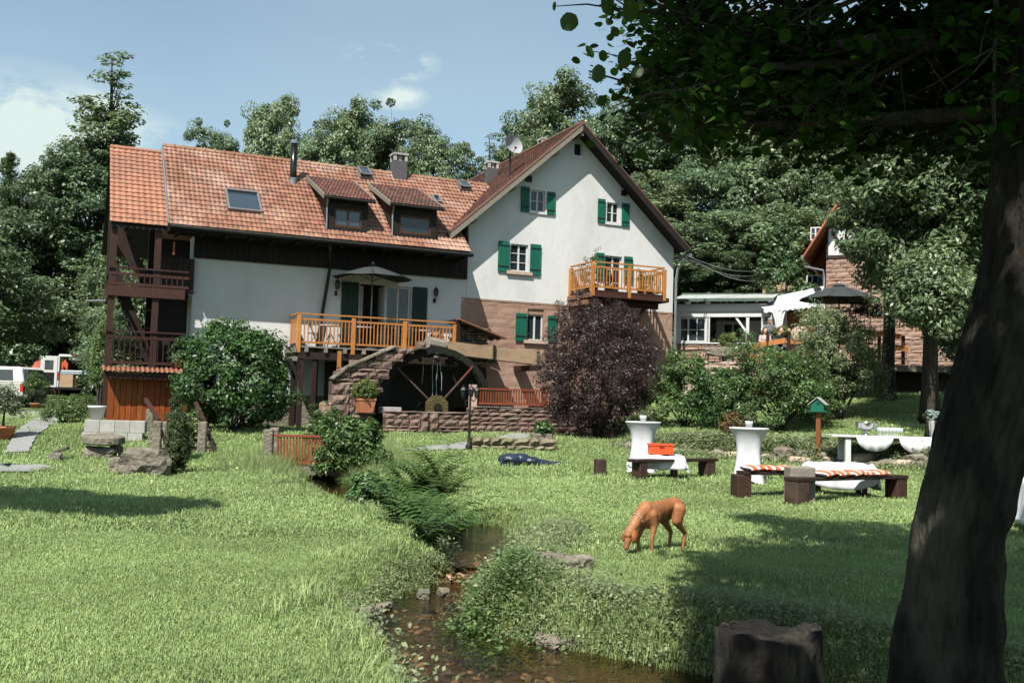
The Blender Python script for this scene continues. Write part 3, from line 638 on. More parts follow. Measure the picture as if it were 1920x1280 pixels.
# stove pipe
zb = sp.z-.1; so2 = Fc(551, 264, sp.y)
MB().tube([(sp.x, sp.y, zb-.3), (sp.x, sp.y, so2[1]-.08)], .115, 14).build('stove_pipe', mat('dark_steel_pipe', (.06, .065, .065), (.04, .045, .045), bump=.02, rough=.22, metal=.9), WG, smooth=True)
MB().tube([(sp.x, sp.y, zb+.25), (sp.x, sp.y, zb+.30)], .15, 14).build('pipe_collar', steel, WG)
MB().tube([(sp.x, sp.y, zb-.2), (sp.x, sp.y, zb+.24)], .14, 14).build('pipe_base', greymetal, WG)
MB().tube([(sp.x, sp.y, so2[1]-.10), (sp.x, sp.y, so2[1]+.02)], .135, 14).build('pipe_cap', steel, WG)
R_ = Mx(((1, 0, 0), tuple(rupn), tuple(Ve((1, 0, 0)).cross(rupn)))).transposed()
MB().box((sp.x, sp.y, sp.z+.045), (.75, .55, .012), rm=R_).build('lead_flashing', greymetal, WG)
cc = Fc(745, 337, RV); ct = Fc(745, 306, RV); chimney(WG, cc[0], RV-.1, 9.3, ct[1]+.02, .5)
# pale replaced tiles near the right skylight
# dormers
for k, (a, b) in enumerate(dorm):
    D = empty('dormer', (0, 0, 0)); D.parent = WG
    fz = mr(FV)
    ds = (DZ1-DZ0)/(DV1-DV0)
    # front wall around the window and cheeks
    top = lambda v: DZ0+ds*(v-DV0)-.12
    x0, x1 = a+.16, b-.16
    wx0, wx1, wz0, wz1 = x0+.22, x1-.18, fz+.18, fz+.80
    link('front', wall_mesh('front', {'box': [(x0, fz-.1), (x1, top(FV))]}, [(wx0, wz0, wx1, wz1)], blackwood, y=FV, depth=.1), D)
    for xx in (x0, x1-.06):
        pl = []
        vb = FV
        prof = [(FV+.01, fz-.1), (FV+.01, top(FV)), (DV1-.3, top(DV1-.3)), (DV1-.3, mr(DV1-.3)-.1)]
        MB().prism(prof, xx, xx+.06, ax='x').build('cheek', blackwood, D)
    w = window(D, wx0, wz0, wx1, wz1, y=FV+.06, cols=2 if k == 0 else 1, rows=1, fm=mat('dormer_window_wood%d' % k, (.085, .035, .012), (.06, .025, .01), bump=.1, rough=.5), gm_=pane_sky if k == 0 else pane_m, fw=.07, dark=False)
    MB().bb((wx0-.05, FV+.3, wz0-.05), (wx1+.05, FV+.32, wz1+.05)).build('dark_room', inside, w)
    dup = Ve((0, DV1-DV0, DZ1-DZ0)); dn = dup.normalized()
    tiles(D, (a, DV0-.01, DZ0+.015), (1, 0, 0), dup, 14, 17, (b-a)/14, dup.length/17, lambda x, y: True, tile_small, flat=True)
    MB().add([(a, DV0, DZ0), (b, DV0, DZ0), (b, DV1, DZ1), (a, DV1, DZ1), (a, DV0, DZ0-.06), (b, DV0, DZ0-.06), (b, DV1, DZ1-.06), (a, DV1, DZ1-.06)], [(0, 1, 2, 3), (7, 6, 5, 4), (0, 4, 5, 1), (1, 5, 6, 2), (2, 6, 7, 3), (3, 7, 4, 0)]).build('roof_deck', blackwood, D)
    for xx in (a-.02, b+.02): MB().beam((xx, DV0-.02, DZ0-.03), (xx, DV1, DZ1-.03), .04, .15).build('verge_board', greywood, D)
    MB().tube([(a-.02, DV0-.05, DZ0-.05), (b+.02, DV0-.05, DZ0-.06)], .045, 8).build('gutter', iron, D)
    MB().tube([(a+.10, DV0-.02, DZ0-.08), (a+.12, FV-.04, DZ0-.35), (a+.13, FV-.05, fz+.02)], .03, 6).build('downpipe', greymetal, D)
    MB().bb((x0-.05, FV-.16, fz-.10), (x1+.05, FV-.005, fz-.05)).build('apron', greymetal, D)
# downpipes
MB().tube([(-5.25, -1.27, 6.5), (-5.2, -1.2, 6.3), (-4.95+.0, -.25, 5.95), (-4.95, -.17, 5.8), (-4.95-.3, -.12, 3.4), (-5.25, -.12, 1.2)], .055, 8).build('downpipe', iron, WG)
# french door and shutters on the wing
dm = (dL+dR)/2
window(WG, dm+.02, DK+.02, dR, dT, y=.12, cols=2, rows=1, fw=.07, fm=whitepaint, name='door', dark=False)
oo = empty('door', (dm, .12, DK)); oo.parent = WG; oo['label'] = 'open door leaf standing into the dark room'
MB().bb((-.0, .0, 0), (.06, .75, dT-DK)).build('leaf', whitepaint, oo)
MB().bb((dL, .06, DK), (dL+.05, .14, dT)).build('door_frame', whitepaint, WG)
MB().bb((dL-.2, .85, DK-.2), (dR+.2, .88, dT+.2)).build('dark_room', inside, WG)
MB().bb((dL+.08, .3, DK+.9), (dL+.22, .32, dT-.05)).build('curtain', curtain, WG)
a = Fc(640, 540)[0]; shutter(WG, a, DK+.03, dL-.03, dT+.02, m=dark_green)
a, b = Fc(773, 540)[0], Fc(801, 540)[0]; shutter(WG, a, DK+.03, b, dT+.02, m=dark_green)
# ---------------------------------------------------------------- wall lanterns
def wall_lantern(px, py, lab):
    s, z = Fc(px, py, -.15); o = empty('wall_lantern', HW(s, 0, z), HA, lab, 'wall lamp', 'wall lanterns beside the balcony door')
    MB().box((0, -.02, -.22), (.09, .03, .16)).build('wall_plate', iron, o)
    MB().tube([(0, -.03, -.22), (0, -.12, -.28), (0, -.17, -.2), (0, -.17, -.1)], .014, 6).build('bracket', iron, o)
    MB().lathe([(.04, -.1), (.055, -.08), (.085, .10), (.085, .11)], 6, (0, -.17, 0)).build('lamp_glass', pane_m, o)
    mb = MB(); mb.lathe([(.10, .11), (.06, .19), (.02, .22), (.012, .28)], 6, (0, -.17, 0))
    for i in range(6):
        an = math.pi/3*(i+.5); mb.beam((.055*math.cos(an), -.17+.055*math.sin(an), -.08), (.088*math.cos(an), -.17+.088*math.sin(an), .11), .012, .012)
    mb.build('lantern_cage', iron, o)
wall_lantern(632, 537, 'black wall lantern left of the dark balcony shutter under the parasol edge')
wall_lantern(817, 551, 'black wall lantern on the white wall right of the door')
# ---------------------------------------------------------------- satellite dish
def dish():
    s, z = Fc(957, 278, 1.2); zb = gz_(s)
    o = empty('satellite_dish', HW(s, 1.2, zb), HA, 'round grey satellite dish on a short mast on the gable roof', 'satellite dish')
    H = z-zb
    MB().tube([(0, 0, -.1), (0, 0, H-.1)], .035, 8).build('mast', iron, o)
    prof = [(.02+.06*i, .018*i*i*.25) for i in range(9)]
    mb = MB(); mb.lathe(prof, 24, cap=False); me = mb.mesh('reflector', mat('dish_grey', (.30, .31, .32), (.24, .25, .26), bump=.02, rough=.6), True)
    r = link('reflector', me, o); r.scale = (.8, .8, .8); r.rotation_euler = (rad(72), 0, rad(12)); r.location = (0, 0, H+.05)
    MB().tube([(0, .0, H-.30), (.05, -.42, H-.08)], .012, 6).build('feed_arm', iron, o)
    MB().tube([(.05, -.42, H-.08), (.05, -.33, H-.03)], .04, 8).build('receiver', iron, o)
dish()
# ---------------------------------------------------------------- balconies
def rail_run(B, p, q, h, m, nb, posts=(), top=True, low=.12, bw=.03, hm=.045):
    p, q = Ve(p), Ve(q); up = Ve((0, 0, 1))
    MB().beam(p+up*(h), q+up*(h), .09, .045).build('handrail', m, B)
    MB().beam(p+up*(h-.17), q+up*(h-.17), .045, .06).build('rail', m, B)
    MB().beam(p+up*(low), q+up*(low), .045, .06).build('rail', m, B)
    me = MB().bb((-bw/2, -bw/2, low+.03), (bw/2, bw/2, h-.2)).mesh('baluster', m)
    for i in range(nb):
        c = p.lerp(q, (i+.5)/nb); o = link('baluster', me, B, loc=c); 
    for t in posts:
        c = p.lerp(q, t); MB().bb((c.x-.065, c.y-.065, c.z-.22), (c.x+.065, c.y+.065, c.z+h-.06)).build('post', m, B, bevel=.01)
def balcony_gable():
    z = 5.62; a, b, d = 4.06, 7.12, -1.8
    B = empty('balcony', (0, 0, 0)); B.parent = GH
    n = 12
    for i in range(n): MB().bb((a+.0, d+i*1.8/n+.01, z-.05), (b, d+(i+1)*1.8/n-.005, z)).build('deck_board', brownwood, B)
    for (p, q) in (((a, d+.04, z-.15), (b, d+.04, z-.15)),): MB().beam(p, q, .08, .18).build('edge_beam', brownwood, B)
    MB().beam((a-.02, d, z-.18), (a-.02, 0, z-.18), .09, .16).build('edge_beam', rawbrown, B)
    MB().beam((a-.02, d+.25, z-.42), (a-.02, 0, z-.42), .09, .16).build('edge_beam', rawbrown, B)
    MB().beam((b+.1, d, z-.18), (b+.1, 0, z-.18), .09, .16).build('edge_beam', brownwood, B)
    for i in range(6): MB().beam((a+.3+i*.5, d+.1, z-.15), (a+.3+i*.5, -.02, z-.15), .08, .14).build('joist', brownwood, B)
    MB().beam((a-.1, -1.0, z-.36), (b+.15, -1.0, z-.36), .14, .2).build('bearer', brownwood, B)
    MB().beam((b-.35, -1.0, z-.4), (b-.75, -.04, z-1.5), .12, .12).build('brace', brownwood, B)
    MB().beam((a+.1, -1.0, z-.4), (a+.1, -.04, z-1.4), .12, .12).build('brace', brownwood, B)
    MB().beam((b-.75, -.07, z-1.5), (b-.05, -.07, z-3.2), .12, .10).build('brace', brownwood, B)
    rail_run(B, (a+.04, d+.05, z), (b-.05, d+.05, z), 1.0, honey, 24, (0, .5, 1)); rail_run(B, (a+.04, d+.1, z), (a+.04, -.05, z), 1.0, honey, 12, (1,)); rail_run(B, (b-.05, d+.1, z), (b-.05, -.05, z), 1.0, honey, 12, (1,))
rawbrown = mat('pale_brown_beam', (.24, .125, .07), (.17, .085, .05), stretch=(3, 3, 1), bump=.2, rough=.6)
balcony_gable()
BD = -1.35
bl = Fc(560, 640, BD)[0]; br_ = Fc(853, 640, BD)[0]
def balcony_wing():
    z = DK; a, b, d = bl, br_, BD
    B = empty('balcony', (0, 0, 0)); B.parent = WG
    n = 9
    for i in range(n): MB().bb((a-.12, d+i*1.35/n+.004, z-.045), (b, d+(i+1)*1.35/n-.004, z)).build('deck_board', greywood if i == 0 else brownwood, B)
    MB().beam((a-.1, d+.06, z-.30), (b, d+.06, z-.30), .1, .22).build('edge_beam', darkwood, B)
    i = 0; x = a+.25
    while x < b-.1: MB().beam((x, d-.07, z-.12), (x, -.03, z-.12), .10, .14).build('joist', greywood, B); x += .62
    MB().beam((a-.12, d-.05, z-.14), (a-.12, .0, z-.14), .1, .14).build('edge_beam', greywood, B)
    MB().beam((a-.10, d-.1, z-.42), (a-.10, .0, z-.42), .12, .14).build('edge_beam', greywood, B)
    rail_run(B, (a, d+.05, z), (b, d+.05, z), 1.02, honey, 44, (0, .335, .665, 1)); rail_run(B, (a, d+.1, z), (a, -.03, z), 1.02, honey, 3, ())
    for i in range(7): MB().bb((a-.02, d+.12+i*.17, z+.14), (a+.01, d+.27+i*.17, z+.84)).build('screen_board', honey, B)
    for (x, v, zz) in ((a+.12, d+.1, z-.4), (a+.12, -.1, z-.4), (Fc(590, 700, d)[0], d+.12, z-.4), (Fc(640, 700, d)[0], d+.12, z-.4)): MB().bb((x-.07, v-.07, .3), (x+.07, v+.07, zz)).build('support_post', darkwood, B)
    MB().beam((a+.12, d+.1, 2.0), (a-.25, d+.05, 2.75), .09, .09).build('brace', darkwood, B)
    MB().bb((Fc(632, 680, d)[0], d-.05, 2.35), (Fc(639, 680, d)[0], d+.02, 3.05)).build('hanging_post', honey, B)
balcony_wing()
# ---------------------------------------------------------------- stair tower
ST = empty('stair_tower', HO, HA, 'open dark timber stair tower with galleries at the left end of the wing', 'stair tower')
ts0, ts1 = -11.80, -10.2
aup = Ve((0, 2.65+1.3, 9.62-6.55)); AL = aup.length
MB().add([(ts0, -1.3, 6.5), (ts1, -1.3, 6.5), (ts1, 2.65, 9.55), (ts0, 2.65, 9.55), (ts0, -1.3, 6.4), (ts1, -1.3, 6.4), (ts1, 2.65, 9.45), (ts0, 2.65, 9.45)], [(0, 1, 2, 3), (7, 6, 5, 4), (0, 4, 5, 1), (1, 5, 6, 2), (2, 6, 7, 3), (3, 7, 4, 0)]).build('roof', blackwood, ST)
MB().add([(ts0, 2.65, 9.55), (ts1, 2.65, 9.55), (ts1, 6.5, 6.5), (ts0, 6.5, 6.5)], [(0, 1, 2, 3)]).build('roof', blackwood, ST)
STroof = empty('roof_tiles', (0, 0, 0)); STroof.parent = ST
tiles(STroof, (ts0, -1.33, 6.53), (1, 0, 0), aup, 9, 18, (ts1-ts0)/9, AL/18, lambda x, y: True, tile_new, n_ind=300)
MB().tube([(ts0, 2.65, 9.64), (ts1, 2.65, 9.64)], .09, 8).build('ridge_tile', tile_new, ST)
zl = [Fc(199, 683, -1.2)[1], Fc(207, 535, -1.2)[1]]
for s in (-11.66, -10.42):
    for v in (-1.1, 1.6): MB().bb((s-.09, v-.09, .8), (s+.09, v+.09, 6.5+ms*(v+1.3)*.9 if v > 0 else 6.45)).build('post', darkwood if v > 0 else brownwood, ST)
z2 = zl[1]
for z in (z2,):
    MB().beam((-11.85, -1.22, z-.14), (-9.6, -1.22, z-.14), .07, .30).build('edge_beam', brownwood, ST); MB().beam((-11.72, -1.2, z-.14), (-11.72, 2.2, z-.14), .07, .30).build('edge_beam', brownwood, ST)
    for i in range(11): MB().bb((-11.7, -1.1+i*.3, z-.04), (-9.3, -1.1+i*.3+.27, z)).build('floor_board', darkwood, ST) if i > 4 or i < 2 else None
for z, h in ((z2, .55), (zl[0], 1.0)):
    MB().beam((-11.8, -1.18, z+h), (-9.5, -1.18, z+h), .12, .05).build('handrail', brownwood, ST)
    MB().beam((-11.7, -1.18, z+h-.18), (-9.5, -1.18, z+h-.18), .04, .08).build('rail', brownwood, ST)
    MB().beam((-11.7, -1.18, z+.08), (-9.5, -1.18, z+.08), .04, .08).build('rail', brownwood, ST)
    for i in range(13): MB().bb((-11.55+i*.155, -1.2, z+.1), (-11.52+i*.155, -1.17, z+h-.16)).build('baluster', darkwood, ST)
    MB().beam((-11.7, -1.1, z+h), (-11.7, 2.0, z+h), .08, .05).build('handrail', darkwood, ST)
for (z0, sg) in ((2.5, 1), (z2+.1, 1)):    # two flights, rising to the left at the back
    for s_ in (0, 1): MB().beam((-10.35, .7+s_*.9, z0), (-11.6, .7+s_*.9, z0+3.0 if z0 < 3 else z0+2.0), .06, .28).build('stringer', darkwood, ST)
    nst = 10 if z0 < 3 else 7
    for i in range(nst): MB().bb((-10.45-i*.12-.2, .72, z0+.15+i*.29), (-10.45-i*.12, 1.58, z0+.20+i*.29)).build('tread', darkwood, ST)
for i in range(6): MB().bb((-10.25+i*.17, -.2, z2+.1), (-10.10+i*.17, -.17, z2+1.1)).build('screen_board', darkwood, ST)
MB().bb((-10.3, .3, .7), (-9.35, .36, 6.4)).build('back_wall', blackwood, ST)
# trellis behind the lower rail
for s0 in (-11.3, -10.85):
    for i in range(4): MB().bb((s0+i*.1, -1.0, 2.6), (s0+i*.1+.02, -.98, 3.1)).build('lattice_bar', brownwood, ST)
    for i in range(4): MB().bb((s0, -1.02, 2.65+i*.12), (s0+.32, -1.0, 2.67+i*.12)).build('lattice_bar', brownwood, ST)
MB().bb((-9.98, -1.0, 5.75), (-9.93, -.97, 6.15)).build('ribbon', orangewood, ST)
MB().tube([(-12.35, -1.0, 4.18), (-11.8, -1.0, 4.22)], .03, 6).build('pipe', greymetal, ST)
# shed under the tower
SH = empty('garden_shed', HO, HA, 'small shed of orange upright boards under a strip of bright tiles below the stair tower', 'shed')
c0 = Fc(201, 785, -1.25); c1 = Fc(350, 785, -1.25)
s = c0[0]
nb = 14; w_ = (c1[0]-s)/nb
for i in range(nb): MB().bb((s+i*w_+.006, -1.25-.012*(i % 2), .5), (s+(i+1)*w_-.006, -1.21, 2.12)).build('board', orangewood, SH)
for i in range(7): MB().bb((s-.02, -1.2+i*.2, .5), (s+.015, -1.2+i*.2+.19, 2.12)).build('board', orangewood, SH)
MB().bb((s+.02, -1.2, .4), (c1[0], .2, 2.1)).build('shed_body', blackwood, SH)
MB().bb((s-.02, -1.70, 2.06), (c1[0]+.02, 0, 2.11)).build('roof_deck', brownwood, SH)
MB().bb((s-.05, -1.66, 1.94), (c1[0]+.02, -1.60, 2.06)).build('eave_beam', brownwood, SH)
up3 = Ve((0, .8, .17))
e0 = Fc(193, 693, -1.9); e1 = Fc(350, 697, -1.9)
tiles(SH, (e0[0], -1.74, 2.12), (1, 0, 0), up3, 17, 3, (e1[0]-e0[0])/17, .27, lambda x, y: True, tile_new, n_ind=100, wave=.045)
# ============================================================= vegetation
lf_back = leafmat('leaf_forest', (.045, .085, .033), (.20, .28, .14), None, .28, .45, .5, 1.5, .22)
lf_dark = leafmat('leaf_dark_forest', (.036, .072, .028), (.155, .22, .10), None, .26, .35, .5, 1.4, .3)
lf_lite = leafmat('leaf_light_tree', (.07, .115, .045), (.22, .29, .145), None, .25, .4, .6, 1.35, .3)
lf_bush = leafmat('leaf_bright_bush', (.022, .055, .012), (.105, .19, .055), None, .2, .35, .6, 1.4, .8)
lf_shrub = leafmat('leaf_shrub', (.035, .078, .02), (.15, .235, .075), (.21, .25, .10), .28, .4, .6, 1.35, .8)
lf_burg = leafmat('leaf_burgundy', (.024, .016, .017), (.060, .038, .036), (.13, .03, .045), .2, .4, .6, 1.5, .9)
lf_box = leafmat('leaf_boxwood', (.10, .13, .03), (.20, .24, .07), None, .25, .35, .8, 1.2, 3)
lf_thuja = leafmat('leaf_cedar', (.03, .06, .02), (.075, .11, .035), (.10, .12, .05), .2, .3, .6, 1.3, 2)
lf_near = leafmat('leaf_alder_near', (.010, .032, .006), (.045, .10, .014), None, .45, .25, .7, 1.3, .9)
lf_grey = leafmat('leaf_olive', (.10, .13, .07), (.19, .22, .13), None, .3, .35, .8, 1.2, 1)
lf_blue = leafmat('flower_pale_blue', (.30, .42, .42), (.55, .62, .60), None, .3, .3, .8, 1.2, 3)
lf_ivy = leafmat('leaf_ivy', (.035, .08, .025), (.09, .15, .05), None, .25, .5, .6, 1.3, 1)
grass_m = leafmat('grass_blade', (.15, .255, .075), (.285, .385, .145), (.42, .41, .23), .12, .22, .52, 1.42, .4)
weed_m = leafmat('weed_leaf', (.13, .19, .08), (.30, .35, .19), (.38, .36, .24), .35, .3, .7, 1.25, 1)
fern_m = leafmat('fern_frond', (.035, .085, .02), (.095, .17, .045), None, .35, .3, .75, 1.3, 1)
def rot_frames(n, nrm, rs):
    """orthonormal frames with given normals and random spin"""
    nrm = nrm/np.linalg.norm(nrm, axis=1, keepdims=True)
    t = rs.normal(size=(n, 3)); t -= nrm*(t*nrm).sum(1, keepdims=True); t /= np.linalg.norm(t, axis=1, keepdims=True)
    return t, np.cross(nrm, t), nrm
def leaves(P, nrm, size, rs, aspect=.55, fold=.18, droop=0):
    """rhombic folded leaves: two quads-as-one-face-pair per leaf -> returns v, quads"""
    n = len(P); t, b, nn = rot_frames(n, nrm, rs)
    if droop: t = t+np.array([0, 0, -droop]); t /= np.linalg.norm(t, axis=1, keepdims=True)
    L_ = size*rs.uniform(.65, 1.35, (n, 1)); w = L_*aspect*.5
    v = np.stack([P-t*L_*.5, P+b*w+nn*w*fold-t*L_*.05, P+t*L_*.5-nn*L_*.08, P-b*w+nn*w*fold-t*L_*.05], 1).reshape(-1, 3)
    return v, np.arange(n*4).reshape(-1, 4)
def clumps(rs, R, n, shell=.55, low=-.7, lump=.25, top=1.0):
    d = rs.normal(size=(n*3, 3)); d /= np.linalg.norm(d, axis=1, keepdims=True); d = d[(d[:, 2] > low)][:n]
    r = rs.uniform(shell, 1, (len(d), 1))**.7
    k = 1+lump*np.sin(d[:, :1]*3.1+R[0]*2)*np.cos(d[:, 1:2]*2.7+1)+lump*.6*np.sin(d[:, 2:3]*5+d[:, :1]*4)
    k = k*np.where(rs.uniform(size=k.shape) < .12, rs.uniform(1.05, 1.24 if max(R) < 2.5 else 1.06, k.shape), 1)
    return d*r*k*np.array(R)
def crown(seed, R, ncl, nlf, leaf, cr_, m, shell=.5, low=-.75, flat=.65, aspect=.6, lump=.25, updir=.7, fine=None, name='crown'):
    rs = np.random.RandomState(seed); C = clumps(rs, R, ncl, shell, low, lump)
    csz = rs.uniform(.6, 1.3, (len(C), 1, 1))
    o = rs.normal(size=(len(C), nlf, 3)); o /= np.linalg.norm(o, axis=2, keepdims=True); o *= rs.uniform(.25, 1, (len(C), nlf, 1))**.5
    o = o*csz*cr_*np.array([1, 1, flat]); P = (C[:, None, :]+o).reshape(-1, 3)
    nr_ = (o/cr_+.35*C[:, None, :]/np.array(R)).reshape(-1, 3)*.8+np.array([0, 0, updir])+rs.normal(size=P.shape)*.45
    v, q = leaves(P, nr_, leaf, rs, aspect)
    me = npmesh(name, v, q, m); return me, C
def trunk_mb(base, top, r0, r1, limbs, rs, wobble=.12, nseg=7):
    mb = MB(); base = Ve(base); top = Ve(top); H = (top-base).length; pts = []
    for i in range(nseg+1):
        t = i/nseg; pts.append(base.lerp(top, t)+Ve((rs.uniform(-1, 1), rs.uniform(-1, 1), 0))*wobble*(t*(1.2-t))*H*.12)
    rr = [r0*(1.35 if i == 0 else 1)*(1-i/nseg)+r1*(i/nseg) for i in range(nseg+1)]
    mb.tube(pts, rr, 7)
    for c in limbs:
        c = Ve(c); hz_ = min(max((c.z-base.z)/H-.18, .12), .92); k = int(hz_*nseg); fr = hz_*nseg-k; s = pts[k].lerp(pts[min(k+1, nseg)], fr)
        r = (rr[k]*(1-fr)+rr[min(k+1, nseg)]*fr)*.5; mid = s.lerp(c, .5)+Ve((0, 0, -.06*(c-s).length)); mb.tube([s, mid, c], [r, r*.6, r*.15], 5, cap=False)
    return mb
# --- forest trees; a few grown crowns, every tree is placed as its own thing
VAR = []
for k, (R, ncl, nlf, lf, cr_, shell, low, flat) in enumerate((
        ((2.6, 2.6, 3.6), 160, 170, .178, .66, .45, -.9, .7), ((3.0, 3.0, 3.1), 160, 170, .178, .68, .5, -.8, .55), ((2.2, 2.2, 4.0), 140, 170, .17, .60, .35, -.95, .7),
        ((2.7, 2.7, 3.4), 140, 175, .18, .68, .5, -.9, .6))):
    me, C = crown(10+k, R, ncl, nlf, lf, cr_, None, shell, low, flat, lump=.33)
    tb = trunk_mb((0, 0, -R[2]-4.5), (0, 0, R[2]*.8), .20, .03, [tuple(c) for c in C[:16]], random.Random(k)).mesh('trunk', bark, True)
    VAR.append((me, tb, R))
me, C = crown(31, (1.35, 1.35, 5.0), 150, 58, .16, .42, None, .12, -.97, .5, lump=.22)     # loose, airy
VAR.append((me, trunk_mb((0, 0, -8), (0, 0, 4.9), .20, .025, [tuple(c) for c in C[:40]], random.Random(9), .1, 9).mesh('trunk', bark, True), (1.9, 1.9, 5.0)))
def conifer_mesh():
    rs = np.random.RandomState(5); P = []; Nn = []
    for i in range(30):
        z = -4+8*i/30; r = 2.1*(1-(i/30))+.2
        for k in range(11):
            an = rs.uniform(0, 6.28)
            for j in range(26):
                f_ = rs.uniform(.15, 1); P.append((math.cos(an)*r*f_+rs.normal()*.12, math.sin(an)*r*f_+rs.normal()*.12, z-.5*f_*r*.5+rs.normal()*.08)); Nn.append((rs.normal()*.3, rs.normal()*.3, 1))
    v, q = leaves(np.array(P), np.array(Nn), .22, rs, .35); return npmesh('crown', v, q)
VAR.append((conifer_mesh(), MB().tube([(0, 0, -6), (0, 0, 4)], [.2, .03], 7).mesh('trunk', bark, True), (2.1, 2.1, 4.1)))
_mc = {}
def crown_of(v, m):
    k = (v, m.name)
    if k not in _mc: me = VAR[v][0].copy(); me.materials.clear(); me.materials.append(m); me.name = 'crown'; _mc[k] = me
    return _mc[k]
TR = random.Random(4)
def tree(px, top, Y, wpx, v, m, label, group, bot=None, name='tree', lean=0):
    p = at(px, hz0(px), Y); z0 = th(p.x, p.y); zt = at(px, top, Y).z; R = VAR[v][2]; sx = wpx*1.28/FPX*Y/2/(R[0]*1.18)
    zb = at(px, bot, Y).z if bot else zt-2*R[2]*sx*1.15
    sz = (zt-zb)/2/(R[2]*1.12); zc = (zt+zb)/2
    o = empty(name, (p.x, p.y, z0-.1), TR.uniform(0, 6.28), label, 'tree', group)
    c = link('crown', crown_of(v, m), o, loc=(0, 0, zc-z0), scale=(sx, sx, sz), kind='stuff')
    link('trunk', VAR[v][1], o, loc=(0, 0, zc-z0), scale=(sx, sx, sz)); return o
G1 = 'trees on the left edge'; G2 = 'treetops behind the tiled roof'; G3 = 'trees on the wooded slope right of the gable house'
tree(178, 88, 64, 190, 4, lf_back, 'tall airy tree rising highest at the left above the other crowns', G1, 430)
tree(150, 250, 63, 190, 0, lf_back, 'broad leafy tree in front of the tall airy tree', G1, 520)
tree(240, 330, 50, 130, 2, lf_dark, 'dark narrow tree close behind the stair tower roof', G1, 700)
tree(-6, 262, 62, 90, 5, lf_dark, 'dark conifer at the left edge of the picture', G1, 520)
tree(62, 272, 64, 170, 1, lf_dark, 'rounded dark tree between conifer and tall airy tree', G1, 560)
ORD = 'first second third fourth fifth sixth seventh eighth ninth tenth eleventh twelfth thirteenth fourteenth fifteenth sixteenth seventeenth eighteenth nineteenth twentieth'.split()
for _i, (a, b, Y, w, v, m, bt) in enumerate(((95, 380, 63, 230, 3, lf_back, 690), (20, 440, 64, 210, 1, lf_dark, 700), (175, 440, 62, 170, 2, lf_dark, 700), (60, 560, 68, 190, 0, lf_back, 720), (140, 570, 67, 170, 3, lf_back, 720), (200, 560, 43, 90, 2, lf_back, 730), (-70, 400, 50, 220, 0, lf_dark, 740), (240, 470, 47, 150, 0, lf_dark, 760), (300, 520, 49, 170, 3, lf_back, 770))):
    tree(a, b, Y, w, v, m, ('broad tree in the dense belt with its top under the tall airy tree', 'dark wide tree at the left edge above the parked pickup', 'dark tree close behind the left posts of the stair tower', 'tree behind the pickup roof in the dense belt', 'tree above the white van in the dense belt', 'narrow tree beside the climber on the stair tower', 'tree cut by the left edge of the picture', 'dark tree seen through the upper gallery of the stair tower', 'tree seen through the lower gallery of the stair tower')[_i], 'trees in the dense belt at the left', bt)
tree(380, 205, 62, 78, 3, lf_back, 'small round treetop showing above the left part of the roof ridge', G2, 420)
tree(497, 160, 62, 112, 0, lf_back, 'pointed dark treetop left of the stove pipe', G2, 420)
tree(575, 222, 60, 84, 3, lf_back, 'low treetop right behind the stove pipe', G2, 420)
tree(640, 170, 62, 128, 0, lf_lite, 'pale green forked tree above the first dormer', G2, 430)
tree(722, 182, 61, 120, 3, lf_lite, 'pale green tree behind the square chimney', G2, 430)
tree(812, 230, 60, 110, 1, lf_back, 'rounded tree above the right end of the low ridge', G2, 430)
tree(903, 238, 60, 92, 4, lf_back, 'loose tree left of the satellite dish', G2, 440)
tree(958, 226, 58, 80, 3, lf_dark, 'dark treetop right behind the satellite dish', G2, 430)
tree(1042, 118, 64, 165, 0, lf_lite, 'tall pale green tree rising behind the gable tip', G2, 420)
tree(1108, 182, 62, 90, 3, lf_back, 'tree just right of the gable tip', G2, 420)
k = 0
for _i, (a, b, Y, w, v, m, bt) in enumerate(((1195, 175, 64, 200, 1, lf_back, 430), (1290, 90, 66, 220, 0, lf_back, 400), (1400, 60, 66, 230, 3, lf_back, 400), (1520, 100, 64, 230, 1, lf_back, 420), (1640, 120, 62, 240, 0, lf_dark, 470), (1760, 90, 60, 260, 3, lf_back, 480), (1880, 60, 58, 260, 1, lf_dark, 500),
        (1240, 300, 56, 150, 2, lf_lite, 520), (1330, 270, 57, 190, 3, lf_back, 540), (1440, 230, 57, 190, 0, lf_back, 540), (1540, 260, 56, 190, 1, lf_back, 520), (1300, 400, 50, 190, 1, lf_back, 560), (1390, 360, 51, 200, 3, lf_back, 560), (1480, 370, 50, 170, 0, lf_back, 550), (1265, 470, 52, 120, 2, lf_dark, 600), (1560, 420, 49, 130, 2, lf_dark, 560), (1350, 460, 47.5, 120, 0, lf_dark, 560))):
    tree(a, b, Y, w, v, m, ('highest row' if _i < 7 else 'middle row' if _i < 12 else 'lowest row')+' of the wood right of the gable house, '+ORD[_i if _i < 7 else _i-7 if _i < 12 else _i-12]+' tree from the left', G3, bt)
# bare trunks visible low in the wood
for (px, Y) in ((1284, 44), (1322, 46), (1410, 48), (1345, 50)):
    p = at(px, 560, Y); z = th(p.x, p.y)
    o = empty('bare_tree', (p.x, p.y, z), 0, {1284: 'leftmost', 1322: 'second', 1410: 'rightmost', 1345: 'third'}[px]+' of the four bare trunks in the shaded wood above the conservatory', 'tree', 'bare trunks in the shaded wood'); MB().tube([(0, 0, -.2), (.1, 0, 2), (.2, .1, 4.2)], [.20, .16, .1], 8).build('trunk', bark, o, True)
